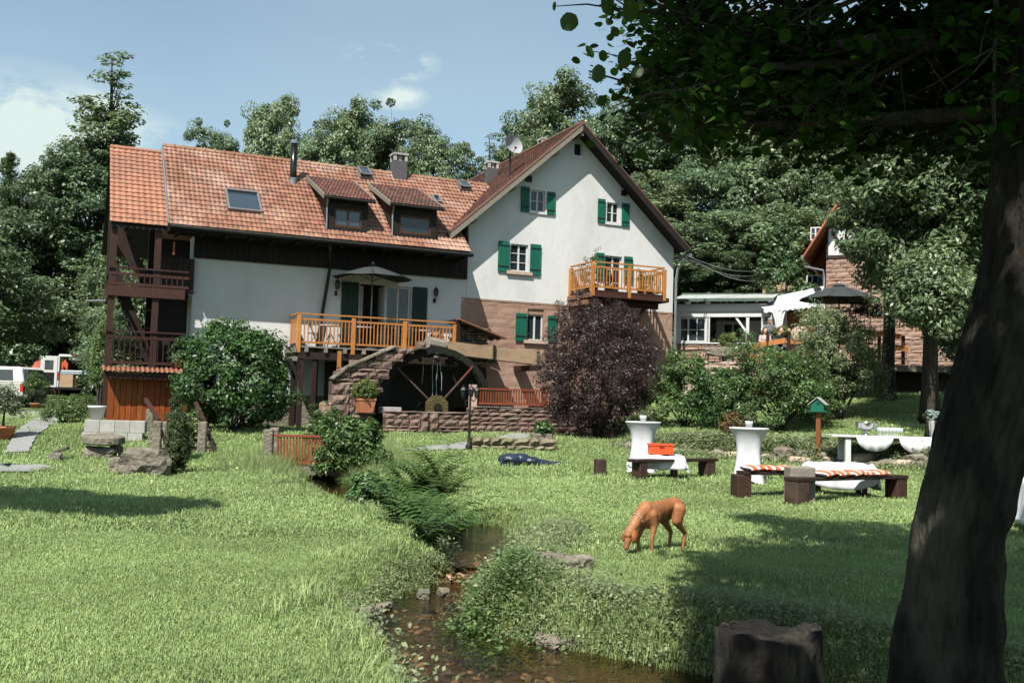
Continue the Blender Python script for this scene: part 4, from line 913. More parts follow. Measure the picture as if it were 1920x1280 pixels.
# tree left of the frame: it throws the shadow streak on the lawn
o = empty('tree', (-9.4, 9.0, 0), 0, 'spreading tree outside the left edge that shades a strip of lawn', 'tree')
me, C = crown(77, (3.3, 1.25, .9), 220, 120, .18, .45, lf_back, .1, -.9); link('crown', me, o, loc=(.3, 0, 7.6), kind='stuff'); MB().tube([(0, 0, 0), (.1, .1, 4), (.3, 0, 7.2)], [.2, .15, .07], 8).build('trunk', bark, o, True)
# --- shrubs
def shrub(name, px, py, Y, w, h, d, seed, m, label, cat='shrub', leaf=.07, ncl=150, nlf=90, cr_=.2, shell=.55, aspect=.5, flat=.8, stems=10, low=-.6, lump=.2, updir=.5, zc=None, group=None, sag=.1, pos=None):
    p = pos or at(px, py, Y); g = th(p.x, p.y); R = (w/2, d/2, h*.55)
    me, C = crown(seed, R, ncl, nlf, leaf, cr_, m, shell, low, flat, aspect, lump, updir)
    z = (zc if zc is not None else h*.5)
    o = empty(name, (p.x, p.y, g), 0, label, cat, group)
    link('foliage', me, o, loc=(0, 0, z), kind='stuff')
    if stems:
        mb = MB(); rr = random.Random(seed)
        for i in range(stems):
            c = C[rr.randrange(len(C))]; mb.tube([(rr.uniform(-.15, .15), rr.uniform(-.12, .12), -.05), (c[0]*.35, c[1]*.35, z*.5), (c[0]*.9, c[1]*.9, z+c[2]*.9)], [.03, .02, .006], 5, cap=False)
        mb.build('stems', bark, o)
    return o
shrub('round_bush', 440, 790, 28.5, 3.05, 3.05, 2.4, 1, lf_bush, 'big glossy bright green bush in front of the white wall', 'bush', .12, 260, 110, .30, .7, .42, zc=1.45, stems=16, low=-.8, lump=.10)
shrub('burgundy_bush', 1122, 800, 29.5, 3.5, 4.1, 2.8, 2, lf_burg, 'large dark burgundy barberry bush below the orange balcony', 'bush', .075, 560, 130, .26, .45, .30, zc=2.0, stems=30, low=-.98, updir=.3, lump=.08)
shrub('rhododendron_bush', 1285, 780, 29.5, 2.3, 2.1, 1.7, 3, lf_shrub, 'dark green rhododendron right of the burgundy bush', 'bush', .12, 120, 60, .24, .6, .38, lump=.2)
shrub('rhododendron_bush', 1352, 790, 28.5, 2.0, 1.7, 1.5, 4, lf_bush, 'low green rhododendron with dark hollow beside the small wall grille', 'bush', .12, 110, 60, .24, .6, .38)
shrub('rambling_bush', 1462, 800, 27.5, 3.2, 2.3, 2.0, 5, lf_shrub, 'tall rambling bush with arching twigs left of the birdhouse', 'bush', .08, 330, 100, .25, .35, .45, lump=.3, stems=24)
shrub('rambling_bush', 1570, 770, 29.0, 3.0, 3.1, 1.9, 6, lf_lite, 'light green arching bush hiding the terrace railing above the birdhouse', 'bush', .085, 220, 90, .25, .5, .42, zc=1.6, lump=.2, stems=24)
shrub('climbing_rose', 1530, 620, 30.5, 1.5, 1.0, .9, 16, lf_lite, 'thin climbing rose growing up beside the umbrella pole', 'climber', .07, 40, 45, .22, .2, .45, zc=2.95, lump=.4, stems=14)
shrub('small_red_bush', 1375, 800, 26.5, .7, .6, .5, 7, leafmat('leaf_reddish', (.10, .06, .03), (.16, .15, .05), (.3, .05, .04)), 'small bush with reddish leaves beside the rock edge', 'bush', .06, 40, 60, .12)
shrub('low_bush', 118, 795, 31, 1.5, .75, .9, 8, lf_shrub, 'low grey-green bush growing along the path to the parked van', 'bush', .05, 90, 90, .14, .4)
shrub('low_bush', 152, 775, 33, 1.2, .85, .9, 9, lf_shrub, 'low bush between the van and the white flower pot', 'bush', .05, 80, 80, .14, .4)
shrub('ivy_column', 184, 755, 29.9, .62, 2.6, .5, 11, lf_shrub, 'narrow climbing plant rising from the white pot beside the shed', 'climber', .06, 100, 60, .14, .3, zc=1.95, stems=4)
shrub('climber', 192, 650, 31.5, .7, 3.0, .5, 12, lf_lite, 'light green climber on the left post of the stair tower', 'climber', .09, 50, 50, .18, .3, zc=2.3, lump=.4, stems=4)
shrub('cedar_column', 331, 880, 19.5, .44, 1.25, .44, 13, lf_thuja, 'slim dark green cedar column beside the large boulder', 'conifer', .042, 260, 90, .085, .3, .4, zc=.62, lump=.05, stems=2, low=-.99)
shrub('cedar_column', 328, 800, 22.5, .34, 1.4, .3, 14, lf_thuja, 'twisted thin evergreen rising in front of the orange shed boards', 'conifer', .042, 130, 80, .08, .3, .4, zc=.9, lump=.3, stems=2, low=-.99)
shrub('leafy_bush', 355, 830, 24.5, .7, .9, .6, 15, lf_shrub, 'small leafy bush behind the slim cedar column', 'bush', .07, 50, 60, .14)
shrub('bridge_bush', 658, 872, 21.9, 1.75, 1.5, 1.0, 21, lf_bush, 'leafy dark green bush growing over the right end of the footbridge', 'bush', .085, 150, 70, .17, .4, .5, lump=.35, zc=.65)
shrub('bridge_bush', 598, 860, 24.2, .8, 1.2, .6, 22, lf_shrub, 'thin upright bush behind the footbridge railing', 'bush', .07, 60, 50, .14, .4, .5, lump=.35)
shrub('stream_bush', 700, 940, 16.2, .85, .75, .7, 23, lf_bush, 'small broad-leaved shrub beside the ferns', 'bush', .08, 60, 60, .13, .4, .6, zc=.4)
shrub('ivy_patch', 1465, 520, 41.2, 1.6, 2.9, .6, 24, lf_ivy, 'ivy covering the gable side of the stone house', 'ivy', .12, 160, 90, .26, .2, .8, zc=5.3, stems=0)
shrub('ivy_patch', 1512, 590, 40.9, 1.6, 1.3, .5, 25, lf_ivy, 'ivy patch below the cottage window of the stone house', 'ivy', .12, 80, 80, .24, .2, .8, zc=3.7, stems=0)
shrub('wine_red_plant', 1623, 640, 34.5, 1.3, .8, .7, 26, lf_burg, 'dark leaved plant before the stone wall right of the umbrella', 'bush', .1, 40, 40, .2, .2, zc=3.05, stems=6)
# chestnut in front of the stone house
def big_tree(px, top, bot, Y, wpx, m, label, seed, leaf=.2, ncl=300, nlf=95, d=2.6, tr=.25, shell=.35, cr_=.5):
    p = at(px, 770, Y); g = th(p.x, p.y); zt = at(px, top, Y).z; zb = at(px, bot, Y).z; R = (wpx/FPX*Y/2*.9, d, (zt-zb)/2*.9)
    me, C = crown(seed, R, ncl, nlf, leaf, cr_, m, shell, -.95, .6, .38, .25)
    o = empty('tree', (p.x, p.y, g-.1), 0, label, 'tree'); link('crown', me, o, loc=(0, 0, (zt+zb)/2-g), kind='stuff')
    trunk_mb((.0, .2, 0), (0, 0, (zt+zb)/2-g+R[2]*.6), tr, .05, [(c[0], c[1], c[2]+(zt+zb)/2-g) for c in C[:26]], random.Random(seed)).build('trunk', bark, o, True)
    return o
big_tree(1750, 120, 580, 27, 350, lf_dark, 'dark chestnut tree with drooping leaves in front of the stone house', 51, ncl=620, leaf=.20, nlf=100)
big_tree(1668, 170, 420, 33, 200, lf_back, 'sunlit tree crown above the half-timbered gable', 54, ncl=170)
big_tree(1750, 455, 625, 25, 170, lf_back, 'low hanging sunlit branches of a smaller tree beside the stone wall', 52, leaf=.13, ncl=190, d=1.2, tr=.12)
big_tree(1870, 200, 760, 30, 260, lf_dark, 'dark tree behind the big foreground trunk', 53, ncl=230)
# ------------------------------------------------------------- foreground tree
FT = empty('foreground_tree', (2.75, 5.15, 0), 0, 'huge dark alder trunk in the right foreground with leafy branches overhead', 'tree')
def near_tree():
    fo = Ve(FT.location); Y = 5.0
    cl = []
    for (py, l_, r_) in ((1420, 1655, 1895), (1280, 1678, 1868), (1150, 1700, 1868), (1000, 1722, 1872), (850, 1758, 1908), (700, 1800, 1965), (500, 1852, 2050), (300, 1875, 2080), (100, 1888, 2100), (-150, 1900, 2130), (-500, 1890, 2120)):
        a = at(l_, py, Y); b = at(r_, py, Y); cl.append(((a+b)/2-fo, (b-a).length/2))
    n = 120; v = []; f = []; rows = []
    sub = 22
    for i in range(len(cl)-1):
        for j in range(sub): t = j/sub; rows.append((cl[i][0].lerp(cl[i+1][0], t), cl[i][1]*(1-t)+cl[i+1][1]*t))
    rows.append(cl[-1])
    # root flare at the bottom
    gl = -.35; b0 = cl[0][0].copy(); rows = [(Ve((b0.x-.03, b0.y, gl)), cl[0][1]*1.35)]+rows
    for i, (c, r) in enumerate(rows):
        for k in range(n):
            an = 2*math.pi*k/n; d_ = Ve((math.cos(an), math.sin(an), 0)); q = Ve((c.x+d_.x*2.2, c.y+d_.y*2.2, c.z*1.0))
            nz_ = mn.noise(Ve((d_.x*2.6, d_.y*2.6, c.z*.9)))*.16+mn.noise(Ve((d_.x*8, d_.y*8, c.z*2.6)))*.10+mn.noise(Ve((d_.x*17, d_.y*17, c.z*4)))*.07+abs(mn.noise(Ve((d_.x*34, d_.y*34, c.z*9))))*.06
            fl = 1+.12*max(0, .6-(c.z))*(.5+.5*math.cos(an*4+1))
            v.append((c.x+d_.x*r*(1+nz_)*fl, c.y+d_.y*r*(1+nz_)*fl, c.z))
    for i in range(len(rows)-1):
        for k in range(n): f.append((i*n+k, i*n+(k+1) % n, (i+1)*n+(k+1) % n, (i+1)*n+k))
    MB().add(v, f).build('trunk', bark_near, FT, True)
    rs = np.random.RandomState(12); rr = random.Random(12)
    tips = []; br = MB()
    def branch(p, d, L_, r, lvl):
        w0 = p+fo
        if lvl and w0.y > .5 and 960+FPX*w0.x/w0.y < 1215: tips.append((p, d)); return
        if lvl: r = min(r, .020 if lvl == 1 else .008)
        pts = [p]; q = p.copy(); dd = d.copy(); n_ = 5
        for i in range(n_):
            w_ = q+fo; 
            if w_.y > .5 and (960+FPX*w_.x/w_.y < 1160 or (w_.z-1.6)/w_.y < .285) and i > 0: break
            dd = (dd+Ve((rr.uniform(-1, 1), rr.uniform(-1, 1), rr.uniform(-.9, .6)))*.22).normalized(); q = q+dd*L_/n_; pts.append(q.copy())
        tp = .75 if len(pts)-1 == n_ else .97; n_ = len(pts)-1
        br.tube(pts, [r*(1-tp*i/n_) for i in range(n_+1)], 5 if lvl else 7, cap=False)
        if lvl >= 2:
            for i in range(1, n_+1): tips.append((pts[i], dd.copy()))
            return
        for i in range(1, n_+1):
            for _ in range(2 if lvl == 0 else 2):
                e = (dd*.6+Ve((rr.uniform(-1, 1), rr.uniform(-1, 1), rr.uniform(-.75, .55)))).normalized(); branch(pts[i], e, L_*rr.uniform(.30, .5), r*.42, lvl+1)
    for (z, d, L_) in ((3.2, (-1, .55, .06), 2.3), (3.5, (-1, -.05, .10), 2.2), (3.9, (-.8, .9, .14), 2.9), (4.1, (-1, .35, .12), 2.8), (4.6, (-.6, 1.2, .14), 3.4), (3.1, (-.3, 1.3, .18), 2.6), (5.0, (-1, .7, .10), 3.2), (3.6, (.2, 1.2, .15), 3.2), (4.4, (.8, .9, .15), 3.0), (5.4, (-.5, .9, .3), 3.6), (4.3, (-.9, 1.3, -.02), 3.0), (6.0, (.3, 1, .3), 3.5), (6.2, (-.8, .2, .3), 3.0), (3.3, (-1, .9, .04), 2.9), (3.6, (-1, .2, .02), 2.6), (3.4, (-.6, 1.5, .03), 3.3), (4.0, (-1, .5, .0), 2.9), (3.8, (-1, 1.1, .04), 3.0)):
        c = cl[-1][0]; base = Ve((.25+.08*(z-3), -.1, z)); branch(base, Ve(d).normalized(), L_, .055, 0)
    br.build('branches', bark, FT, True)
    P = []; Nn = []
    for (p, d) in tips:
        w = p+fo
        for _ in range(12):
            o_ = Ve((rr.gauss(0, 1), rr.gauss(0, 1), rr.gauss(0, .9)))*.12; P.append(tuple(p+o_)); Nn.append((rr.gauss(0, .5), rr.gauss(0, .5), 1))
    P = np.array(P); Wp = P+np.array(fo)
    # keep the crown as wide as it grows in the photograph (thin on its left side)
    pxs = 960+FPX*Wp[:, 0]/np.maximum(Wp[:, 1], .5); el = (Wp[:, 2]-1.6)/np.maximum(Wp[:, 1], .5)
    lim = 1110+100*np.clip((.345-el)/.06, 0, 1)+90*np.sin(Wp[:, 2]*5+Wp[:, 1]*3)+rs.uniform(-60, 130, len(P))
    lowlim = .238+.035*np.sin(Wp[:, 0]*6)+.03*np.sin(Wp[:, 1]*9)+rs.uniform(-.03, .03, len(P)); gap = np.array([mn.noise(Ve((w[0]*2.2, w[1]*1.6, w[2]*3.2))) for w in Wp])
    ok = (pxs > lim) & (el > lowlim) & (Wp[:, 1] > 2.2) & (gap > -.03)
    P = P[ok]; Nn = np.array(Nn)[ok]
    t, b, nn = rot_frames(len(P), Nn, rs); t = t+np.array([0, 0, -.35]); t /= np.linalg.norm(t, axis=1, keepdims=True)
    Lf = rs.uniform(.032, .082, (len(P), 1)); n6 = []
    for (u, w_) in ((-.5, 0), (-.25, .36), (.08, .45), (.38, .30), (.5, 0), (.38, -.30), (.08, -.45), (-.25, -.36)): n6.append(P+t*Lf*u+b*Lf*w_+nn*Lf*(abs(w_)*.22-.1*u*u))
    V8 = np.stack(n6, 1).reshape(-1, 3); Q = np.arange(len(P)*8).reshape(-1, 8)
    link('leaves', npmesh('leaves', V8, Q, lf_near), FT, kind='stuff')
    print('near leaves', len(P))
    C2 = np.concatenate([np.stack([rs.uniform(-.3, 6.5, 460), rs.uniform(-2.5, 6, 460), rs.uniform(4.9, 8.5, 460)], -1), np.stack([rs.uniform(1.2, 9, 230), rs.uniform(4.2, 9, 230), rs.uniform(6.4, 9, 230)], -1)])  # unseen leaf clumps added overhead to shade the trunk and right lawn
    C2 = C2[(C2[:, 0]+.265*C2[:, 2] > 1.35+.17*np.maximum(0, C2[:, 1]+.68*C2[:, 2]-6.5)) & ((C2[:, 2]-1.6)/np.maximum(C2[:, 1], .3) > .60)]
    o2 = rs.normal(size=(len(C2), 130, 3)); o2 /= np.linalg.norm(o2, axis=2, keepdims=True); o2 *= rs.uniform(.1, 1, (len(C2), 130, 1))**.5*np.array([.55, .45, .25])
    P2 = (C2[:, None, :]+o2).reshape(-1, 3)-np.array(fo); v2, q2 = leaves(P2, rs.normal(size=P2.shape)*.5+np.array([0, 0, 1]), .14, rs, .85); link('upper_shade_leaves', npmesh('upper_shade_leaves', v2, q2, lf_near), FT, kind='stuff')
near_tree()
# a few single leaves and twigs hanging into the sky on the left of that crown
def hang():
    tw = MB(); rr = random.Random(3); k = 0
    fo = Ve(FT.location)
    path = [at(1300, 30, 4.9), at(1180, 20, 4.6), at(1100, 8, 4.5), at(1040, 12, 4.4)]; tw.tube([p-fo for p in path], [.008, .005, .004, .002], 5)
    p2 = [at(1330, 130, 4.9), at(1240, 150, 4.7), at(1160, 105, 4.6), at(1105, 95, 4.6)]; tw.tube([p-fo for p in p2], [.007, .004, .003, .002], 5)
    tw.build('twigs', bark_near, FT)
    for (px, py, sz, el_) in ((1067, 41, .085, 1), (1121, 138, .078, 1), (1106, 97, .06, .5), (1131, 105, .05, .8), (1154, 60, .045, 1), (1140, 10, .09, .8), (1172, 110, .085, .8), (1162, 155, .03, .7), (1200, 105, .06, .8), (1040, 12, .04, .5), (1182, 20, .09, .9), (1210, 40, .08, .8), (1195, 135, .07, .8)):
        p = at(px, py, 4.5); a = rr.uniform(-.5, .5); n_ = 12
        v = [(sz*.5*el_*math.cos(2*math.pi*i/n_)*(1+.06*(i % 2)), sz*.10*math.cos(2*math.pi*i/n_)**2, sz*.52*math.sin(2*math.pi*i/n_)*(1+.05*(i % 2))) for i in range(n_)]+[(0, -sz*.03, 0)]
        f = [(i, (i+1) % n_, n_) for i in range(n_)]; MB().add(v, f).build('leaf', lf_near, FT, loc=p-fo, rot=(rr.uniform(-.5, .5), a, rr.uniform(-.8, .8)))
hang()
# ------------------------------------------------------------- grass
def scatter(name, protos, P, yaw, tilt, scl, m=None, kind='stuff', label=None):
    """instances of small meshes on a point cloud through geometry nodes"""
    me = bpy.data.meshes.new(name); me.vertices.add(len(P)); me.vertices.foreach_set('co', np.asarray(P, np.float32).ravel())
    ar = me.attributes.new('rotv', 'FLOAT_VECTOR', 'POINT'); ar.data.foreach_set('vector', np.stack([tilt[:, 0], tilt[:, 1], yaw], -1).astype(np.float32).ravel())
    asc = me.attributes.new('sclv', 'FLOAT', 'POINT'); asc.data.foreach_set('value', scl.astype(np.float32))
    pk = me.attributes.new('pick', 'INT', 'POINT'); pk.data.foreach_set('value', np.random.RandomState(3).randint(0, len(protos), len(P)).astype(np.int32))
    o = link(name, me, kind=kind, label=label)
    ng = bpy.data.node_groups.new(name, 'GeometryNodeTree'); ng.interface.new_socket('Geometry', in_out='INPUT', socket_type='NodeSocketGeometry'); ng.interface.new_socket('Geometry', in_out='OUTPUT', socket_type='NodeSocketGeometry')
    n = ng.nodes; l = ng.links; gi = n.new('NodeGroupInput'); go = n.new('NodeGroupOutput'); ip = n.new('GeometryNodeInstanceOnPoints'); m2p = n.new('GeometryNodeMeshToPoints')
    l.new(gi.outputs[0], m2p.inputs['Mesh']); l.new(m2p.outputs[0], ip.inputs['Points']); g2i = n.new('GeometryNodeGeometryToInstance')
    for pr in reversed(protos):
        oi = n.new('GeometryNodeObjectInfo'); oi.inputs['Object'].default_value = pr; l.new(oi.outputs['Geometry'], g2i.inputs[0])
    l.new(g2i.outputs[0], ip.inputs['Instance']); ip.inputs['Pick Instance'].default_value = True
    def attr(nm, ty):
        a = n.new('GeometryNodeInputNamedAttribute'); a.data_type = ty; a.inputs[0].default_value = nm; return a.outputs[0]
    l.new(attr('rotv', 'FLOAT_VECTOR'), ip.inputs['Rotation']); l.new(attr('sclv', 'FLOAT'), ip.inputs['Scale']); l.new(attr('pick', 'INT'), ip.inputs['Instance Index']); l.new(ip.outputs[0], go.inputs[0])
    md = o.modifiers.new('scatter', 'NODES'); md.node_group = ng; return o
def tuft(seed, n, h, spread, w, m, bend=.5):
    rs = np.random.RandomState(seed); v = []; f = []
    for i in range(n):
        a = rs.uniform(0, 6.28); r = spread*rs.uniform(0, 1)**.5; x, y = r*math.cos(a), r*math.sin(a); b = rs.uniform(0, 6.28); hh = h*rs.uniform(.5, 1.2); k = bend*rs.uniform(.2, 1.3)*hh
        c, s = math.cos(b), math.sin(b); px, py = -s*w/2, c*w/2; q = len(v)
        v += [(x-px, y-py, -.01), (x+px, y+py, -.01), (x+c*k*.35+px*.8, y+s*k*.35+py*.8, hh*.6), (x+c*k*.35-px*.8, y+s*k*.35-py*.8, hh*.6), (x+c*k, y+s*k, hh*(1-.18*bend))]
        f += [(q, q+1, q+2, q+3), (q+3, q+2, q+4)]
    me = MB().add(v, f).mesh('tuft', m); o = bpy.data.objects.new('tuft', me); return o
def broad(seed, n, h, spread, sz, m):
    rs = np.random.RandomState(seed); P = np.stack([rs.normal(size=n)*spread, rs.normal(size=n)*spread, rs.uniform(.15, 1, n)*h], -1); Nn = np.stack([rs.normal(size=n)*.5, rs.normal(size=n)*.5, np.ones(n)], -1)
    v, q = leaves(P, Nn, sz, rs, .6); return bpy.data.objects.new('weed', npmesh('weed', v, q, m))
NR_ = np.random.RandomState(21)
def onlawn(n, Y0, Y1, wid=.60):
    y = np.sqrt(NR_.uniform(Y0**2, Y1**2, n)); x = NR_.uniform(-wid, wid, n)*(y+.6); return x, y
PATHS = []
def in_path(x, y):
    bad = np.zeros(x.shape, bool)
    for o in bpy.data.objects:
        if o.name.split('.')[0] == 'path':
            vv_ = np.array([q.co[:2] for q in o.data.vertices]); lo, hi = vv_.min(0)-1, vv_.max(0)+1
            sel = np.where((x > lo[0]) & (x < hi[0]) & (y > lo[1]) & (y < hi[1]))[0]
            if len(sel): d = np.min(np.hypot(x[sel, None]-vv_[None, :, 0], y[sel, None]-vv_[None, :, 1]), 1); bad[sel] |= d < .13
    return bad
T1 = [tuft(s, 14, .032, .075, .0045, grass_m, .8) for s in range(4)]
T2 = [tuft(s+9, 16, .042, .14, .010, grass_m, .8) for s in range(4)]
T3 = [tuft(s+20, 14, .17, .07, .006, grass_m, .8) for s in range(3)]
def lay(name, n, Y0, Y1, T, smin, smax, wid=.60, filt=None, label=None):
    x, y = onlawn(n, Y0, Y1, wid); d = sdist(x, y); ok = (d > .12) & ~in_path(x, y)
    if filt is not None: ok &= filt(x, y, d)
    x, y, d = x[ok], y[ok], d[ok]; z = terr(x, y)
    patch = .75+.5*(.5+.5*wob(x, y, 1.9, 5)/1.5)+.25*wob(x, y, .6, 9)*.5
    s = NR_.uniform(smin, smax, len(x))*patch
    return scatter(name, T, np.stack([x, y, z], -1), NR_.uniform(0, 6.28, len(x)), NR_.normal(size=(len(x), 2))*.16, s, label=label)
lay('grass', 105000, 4.2, 11, T1, .75, 1.35, label='short sunlit lawn grass in the foreground')
lay('grass', 75000, 11, 20, T2, .7, 1.15)
lay('grass', 60000, 20, 37, T2, .9, 1.6)
# long grass: stream edge and the hump before the footbridge
lay('long_grass', 26000, 4.5, 24, T3, .5, 1.1, .5, lambda x, y, d: (d < .75+.25*np.sin(y*2)) & (y < 24) & (NR_.uniform(size=x.shape) < 1.1-d*.8))
x0 = gnd(625, 900)
def hump(): 
    x = x0.x+NR_.normal(size=2200)*.75; y = x0.y+NR_.normal(size=2200)*1.3; d = sdist(x, y); ok = d > .05; x, y = x[ok], y[ok]
    scatter('long_grass', [tuft(s+50, 16, .42, .10, .008, leafmat('long_pale_grass%d' % s, (.17, .25, .09), (.26, .33, .14), (.34, .36, .18), .4, .2, .8, 1.2, .5), .7) for s in range(2)], np.stack([x, y, terr(x, y)], -1), NR_.uniform(0, 6.28, len(x)), NR_.normal(size=(len(x), 2))*.15, NR_.uniform(.55, 1.1, len(x)), label='long pale grass before the footbridge')
hump()
W1 = [broad(s, 30, .09, .08, .030, weed_m) for s in range(3)]+[broad(7, 34, .14, .09, .036, weed_m)]
lay('weeds', 30000, 4.5, 13, W1, .6, 1.3, .5, lambda x, y, d: (d < .85) & (((x > -.4) | (d < .3)) & (NR_.uniform(size=x.shape) < .85-d*.7)), label='leafy weeds on the stream bank')
# rank growth between the two pools
wq = onz(900, 1100, -.1)
def rank():
    n = 280; x = NR_.normal(size=n)*.20+wq.x+.10; y = NR_.normal(size=n)*.45+wq.y
    scatter('weeds', [broad(s+30, 50, .22, .09, .045, lf_shrub) for s in range(3)], np.stack([x, y, terr(x, y)], -1), NR_.uniform(0, 6.28, n), NR_.normal(size=(n, 2))*.15, NR_.uniform(.5, 1.1, n), label='rank leafy growth between the two pools')
rank()
# ground cover on the rock edge and under the bushes
def edgecover():
    n = 2600; t = NR_.uniform(-.1, 1.25, n); off = NR_.normal(size=n)*.35+.2
    x = LA[0]+(LB[0]-LA[0])*t+LN[0]*off; y = LA[1]+(LB[1]-LA[1])*t+LN[1]*off
    scatter('ground_cover', [broad(s+60, 26, .13, .10, .06, weed_m) for s in range(3)], np.stack([x, y, terr(x, y)], -1), NR_.uniform(0, 6.28, n), NR_.normal(size=(n, 2))*.15, NR_.uniform(.5, 1.3, n), label='creeping plants on the rock edge')
edgecover()
# tiny white flowers (daisies) in the lawn
def daisies():
    n = 900; x, y = onlawn(n, 6, 19); ok = sdist(x, y) > .6; x, y = x[ok], y[ok]
    o = bpy.data.objects.new('daisy', MB().lathe([(.002, 0), (.010, .004), (.011, .006)], 6).mesh('daisy', whitepaint))
    scatter('daisies', [o], np.stack([x, y, terr(x, y)+.055], -1), x*0, np.zeros((len(x), 2)), NR_.uniform(.6, 1.0, len(x)))
daisies()
# --- ferns
def fern_mesh(seed, nf=15, L_=.80):
    rs = random.Random(seed); v = []; f = []
    for k in range(nf):
        a = 2*math.pi*k/nf+rs.uniform(-.25, .25); ln = L_*rs.uniform(.7, 1.15); up = rs.uniform(1.25, 1.52); c, s = math.cos(a), math.sin(a); n = 17; px = py = None
        x = y = z = 0; ang = up
        for i in range(n):
            st = ln/n; ang -= .034+.0075*i; x += math.cos(ang)*st; z += math.sin(ang)*st
            u = (i+1)/n; w = ln*.20*math.sin(math.pi*min(1, .15+u*.85))**.8*(1-u*.35)
            if i < 2: continue
            for sd in (-1, 1):
                q = len(v); bx, by, bz = c*x, s*x, z; tx, ty = -s*sd, c*sd; fx, fy = c*.35, s*.35
                v += [(bx-c*st*.42, by-s*st*.42, bz), (bx+tx*w*.55+fx*w*.4-c*st*.35, by+ty*w*.55+fy*w*.4-s*st*.35, bz-.01), (bx+tx*w+fx*w, by+ty*w+fy*w, bz-w*.22), (bx+tx*w*.5+fx*w*.4+c*st*.45, by+ty*w*.5+fy*w*.4+s*st*.45, bz-.008), (bx+c*st*.42, by+s*st*.42, bz)]
                f += [(q, q+1, q+3, q+4), (q+1, q+2, q+3)]
        px = (c*x, s*x, z)
    return MB().add(v, f).mesh('fern', fern_m)
FM = [fern_mesh(s) for s in range(4)]
for i, (px, py, sc) in enumerate(((690, 945, .95), (725, 950, 1.0), (755, 935, .95), (792, 915, 1.0), (822, 905, 1.05), (808, 930, .9), (742, 975, .85), (780, 985, .95), (815, 1005, 1.1), (838, 1022, 1.1), (800, 1020, .8), (850, 1000, .7), (775, 955, .9), (838, 930, .8))):
    p = gnd(px, py+8); o = link('fern', FM[i % 4], loc=(p.x, p.y, p.z-.03), rot=(TR.uniform(-.15, .15), TR.uniform(-.15, .15), TR.uniform(0, 6)), scale=sc*1.2)
    setp(o, 'feathery fern by the stream, '+ORD[i]+' planted of the clump from the top left', 'fern', 'ferns along the stream')
# big-leaved butterbur plants in the dark lower right corner
for i, (px, py, sc) in enumerate(((1330, 1262, 1), (1365, 1240, 1), (1500, 1250, 1), (1410, 1250, .9))):
    rr = random.Random(i); p = onz(px, 1300, -.15); o = empty('big_leaved_plant', (p.x, p.y, th(p.x, p.y)), 0, ('leftmost', 'second', 'rightmost', 'third')[i]+' broad leaved plant in the shade at the bottom edge', 'plant', 'broad leaved plants at the bottom edge')
    for k in range(8):
        a = rr.uniform(0, 6.28); r = .05+.11*rr.random(); h = .10+.16*rr.random(); x, y = r*math.cos(a), r*math.sin(a); s = .07*rr.uniform(.7, 1.2)
        MB().tube([(0, 0, 0), (x*.6, y*.6, h*.7), (x, y, h)], .003, 4).build('stalk', weed_m, o)
        v = [(s*math.cos(t)*(.75+.25*math.cos(t)), s*math.sin(t)*.8, .02*math.cos(2*t)) for t in [2*math.pi*j/10 for j in range(10)]]+[(0, 0, -.008)]
        MB().add(v, [(j, (j+1) % 10, 10) for j in range(10)]).build('leaf', lf_bush, o, loc=(x, y, h), rot=(rr.uniform(-.4, .4), rr.uniform(-.4, .4), a))
# undergrowth on the wooded slope and behind the left belt
def undergrowth():
    n = 1500; y = NR_.uniform(43, 62, n); x = NR_.uniform(4, 48, n); m_ = NR_.uniform(size=n) < .55
    n2 = 700; x2 = NR_.uniform(-46, -14, n2); y2 = NR_.uniform(60, 72, n2)
    x = np.concatenate([x[m_], x2]); y = np.concatenate([y[m_], y2]); n3 = 260; x3 = NR_.uniform(-16, 8, n3); y3 = NR_.uniform(58, 64, n3); x = np.concatenate([x, x3]); y = np.concatenate([y, y3])
    me, C = crown(500, (1.2, 1.2, .9), 26, 60, .22, .45, lf_dark, .2, -.6)
    scatter('undergrowth', [bpy.data.objects.new('clump', me)], np.stack([x, y, terr(x, y)+.8], -1), NR_.uniform(0, 6.28, len(x)), np.zeros((len(x), 2)), NR_.uniform(.7, 1.6, len(x)), label='dark undergrowth of the wood behind the houses')
undergrowth()
# pebbles in the stream bed, a few dead sticks on the bank
def pebbles():
    n = 2600; x = NR_.uniform(-2.4, 3.2, n); y = NR_.uniform(5.2, 12.6, n); ok = sdist(x, y) < .05; x, y = x[ok], y[ok]
    ms = []
    for k in range(3):
        bm = bmesh.new(); bmesh.ops.create_icosphere(bm, subdivisions=2, radius=.5)
        for v in bm.verts: v.co = Ve((v.co.x*1.2, v.co.y*.9, v.co.z*.55))*(1+.25*mn.noise(v.co*2+Ve((k*5, 0, 0))))
        me = bpy.data.meshes.new('pebble'); bm.to_mesh(me); bm.free(); me.materials.append(greystone if k else sillstone); ms.append(bpy.data.objects.new('pebble', me))
    s = NR_.uniform(.02, .085, len(x))**1.0; z = terr(x, y)+s*.2
    scatter('pebbles', ms, np.stack([x, y, z], -1), NR_.uniform(0, 6.28, len(x)), NR_.normal(size=(len(x), 2))*.2, s, label='pebbles on the bed of the stream')
pebbles()
for i, (a, b) in enumerate((((830, 1160), (852, 1128)), ((838, 1150), (872, 1140)), ((852, 1172), (866, 1150)))):
    p, q = onz(a[0], a[1], -.36), onz(b[0], b[1], -.1); o = MB().tube([p, p.lerp(q, .5)+Ve((.01, 0, .03)), q], [.006, .008, .005], 5).build('stick', greywood); setp(o, ('longest', 'middle', 'short lower')[i]+' of the three dead sticks leaning over the water', 'stick', 'dead sticks on the bank')
# ============================================================= garden walls, wheel, bridge
def frame_at(px, py): p = gnd(px, py); return p
HWm = lambda x, y, z: tuple(HW(x, y, z))
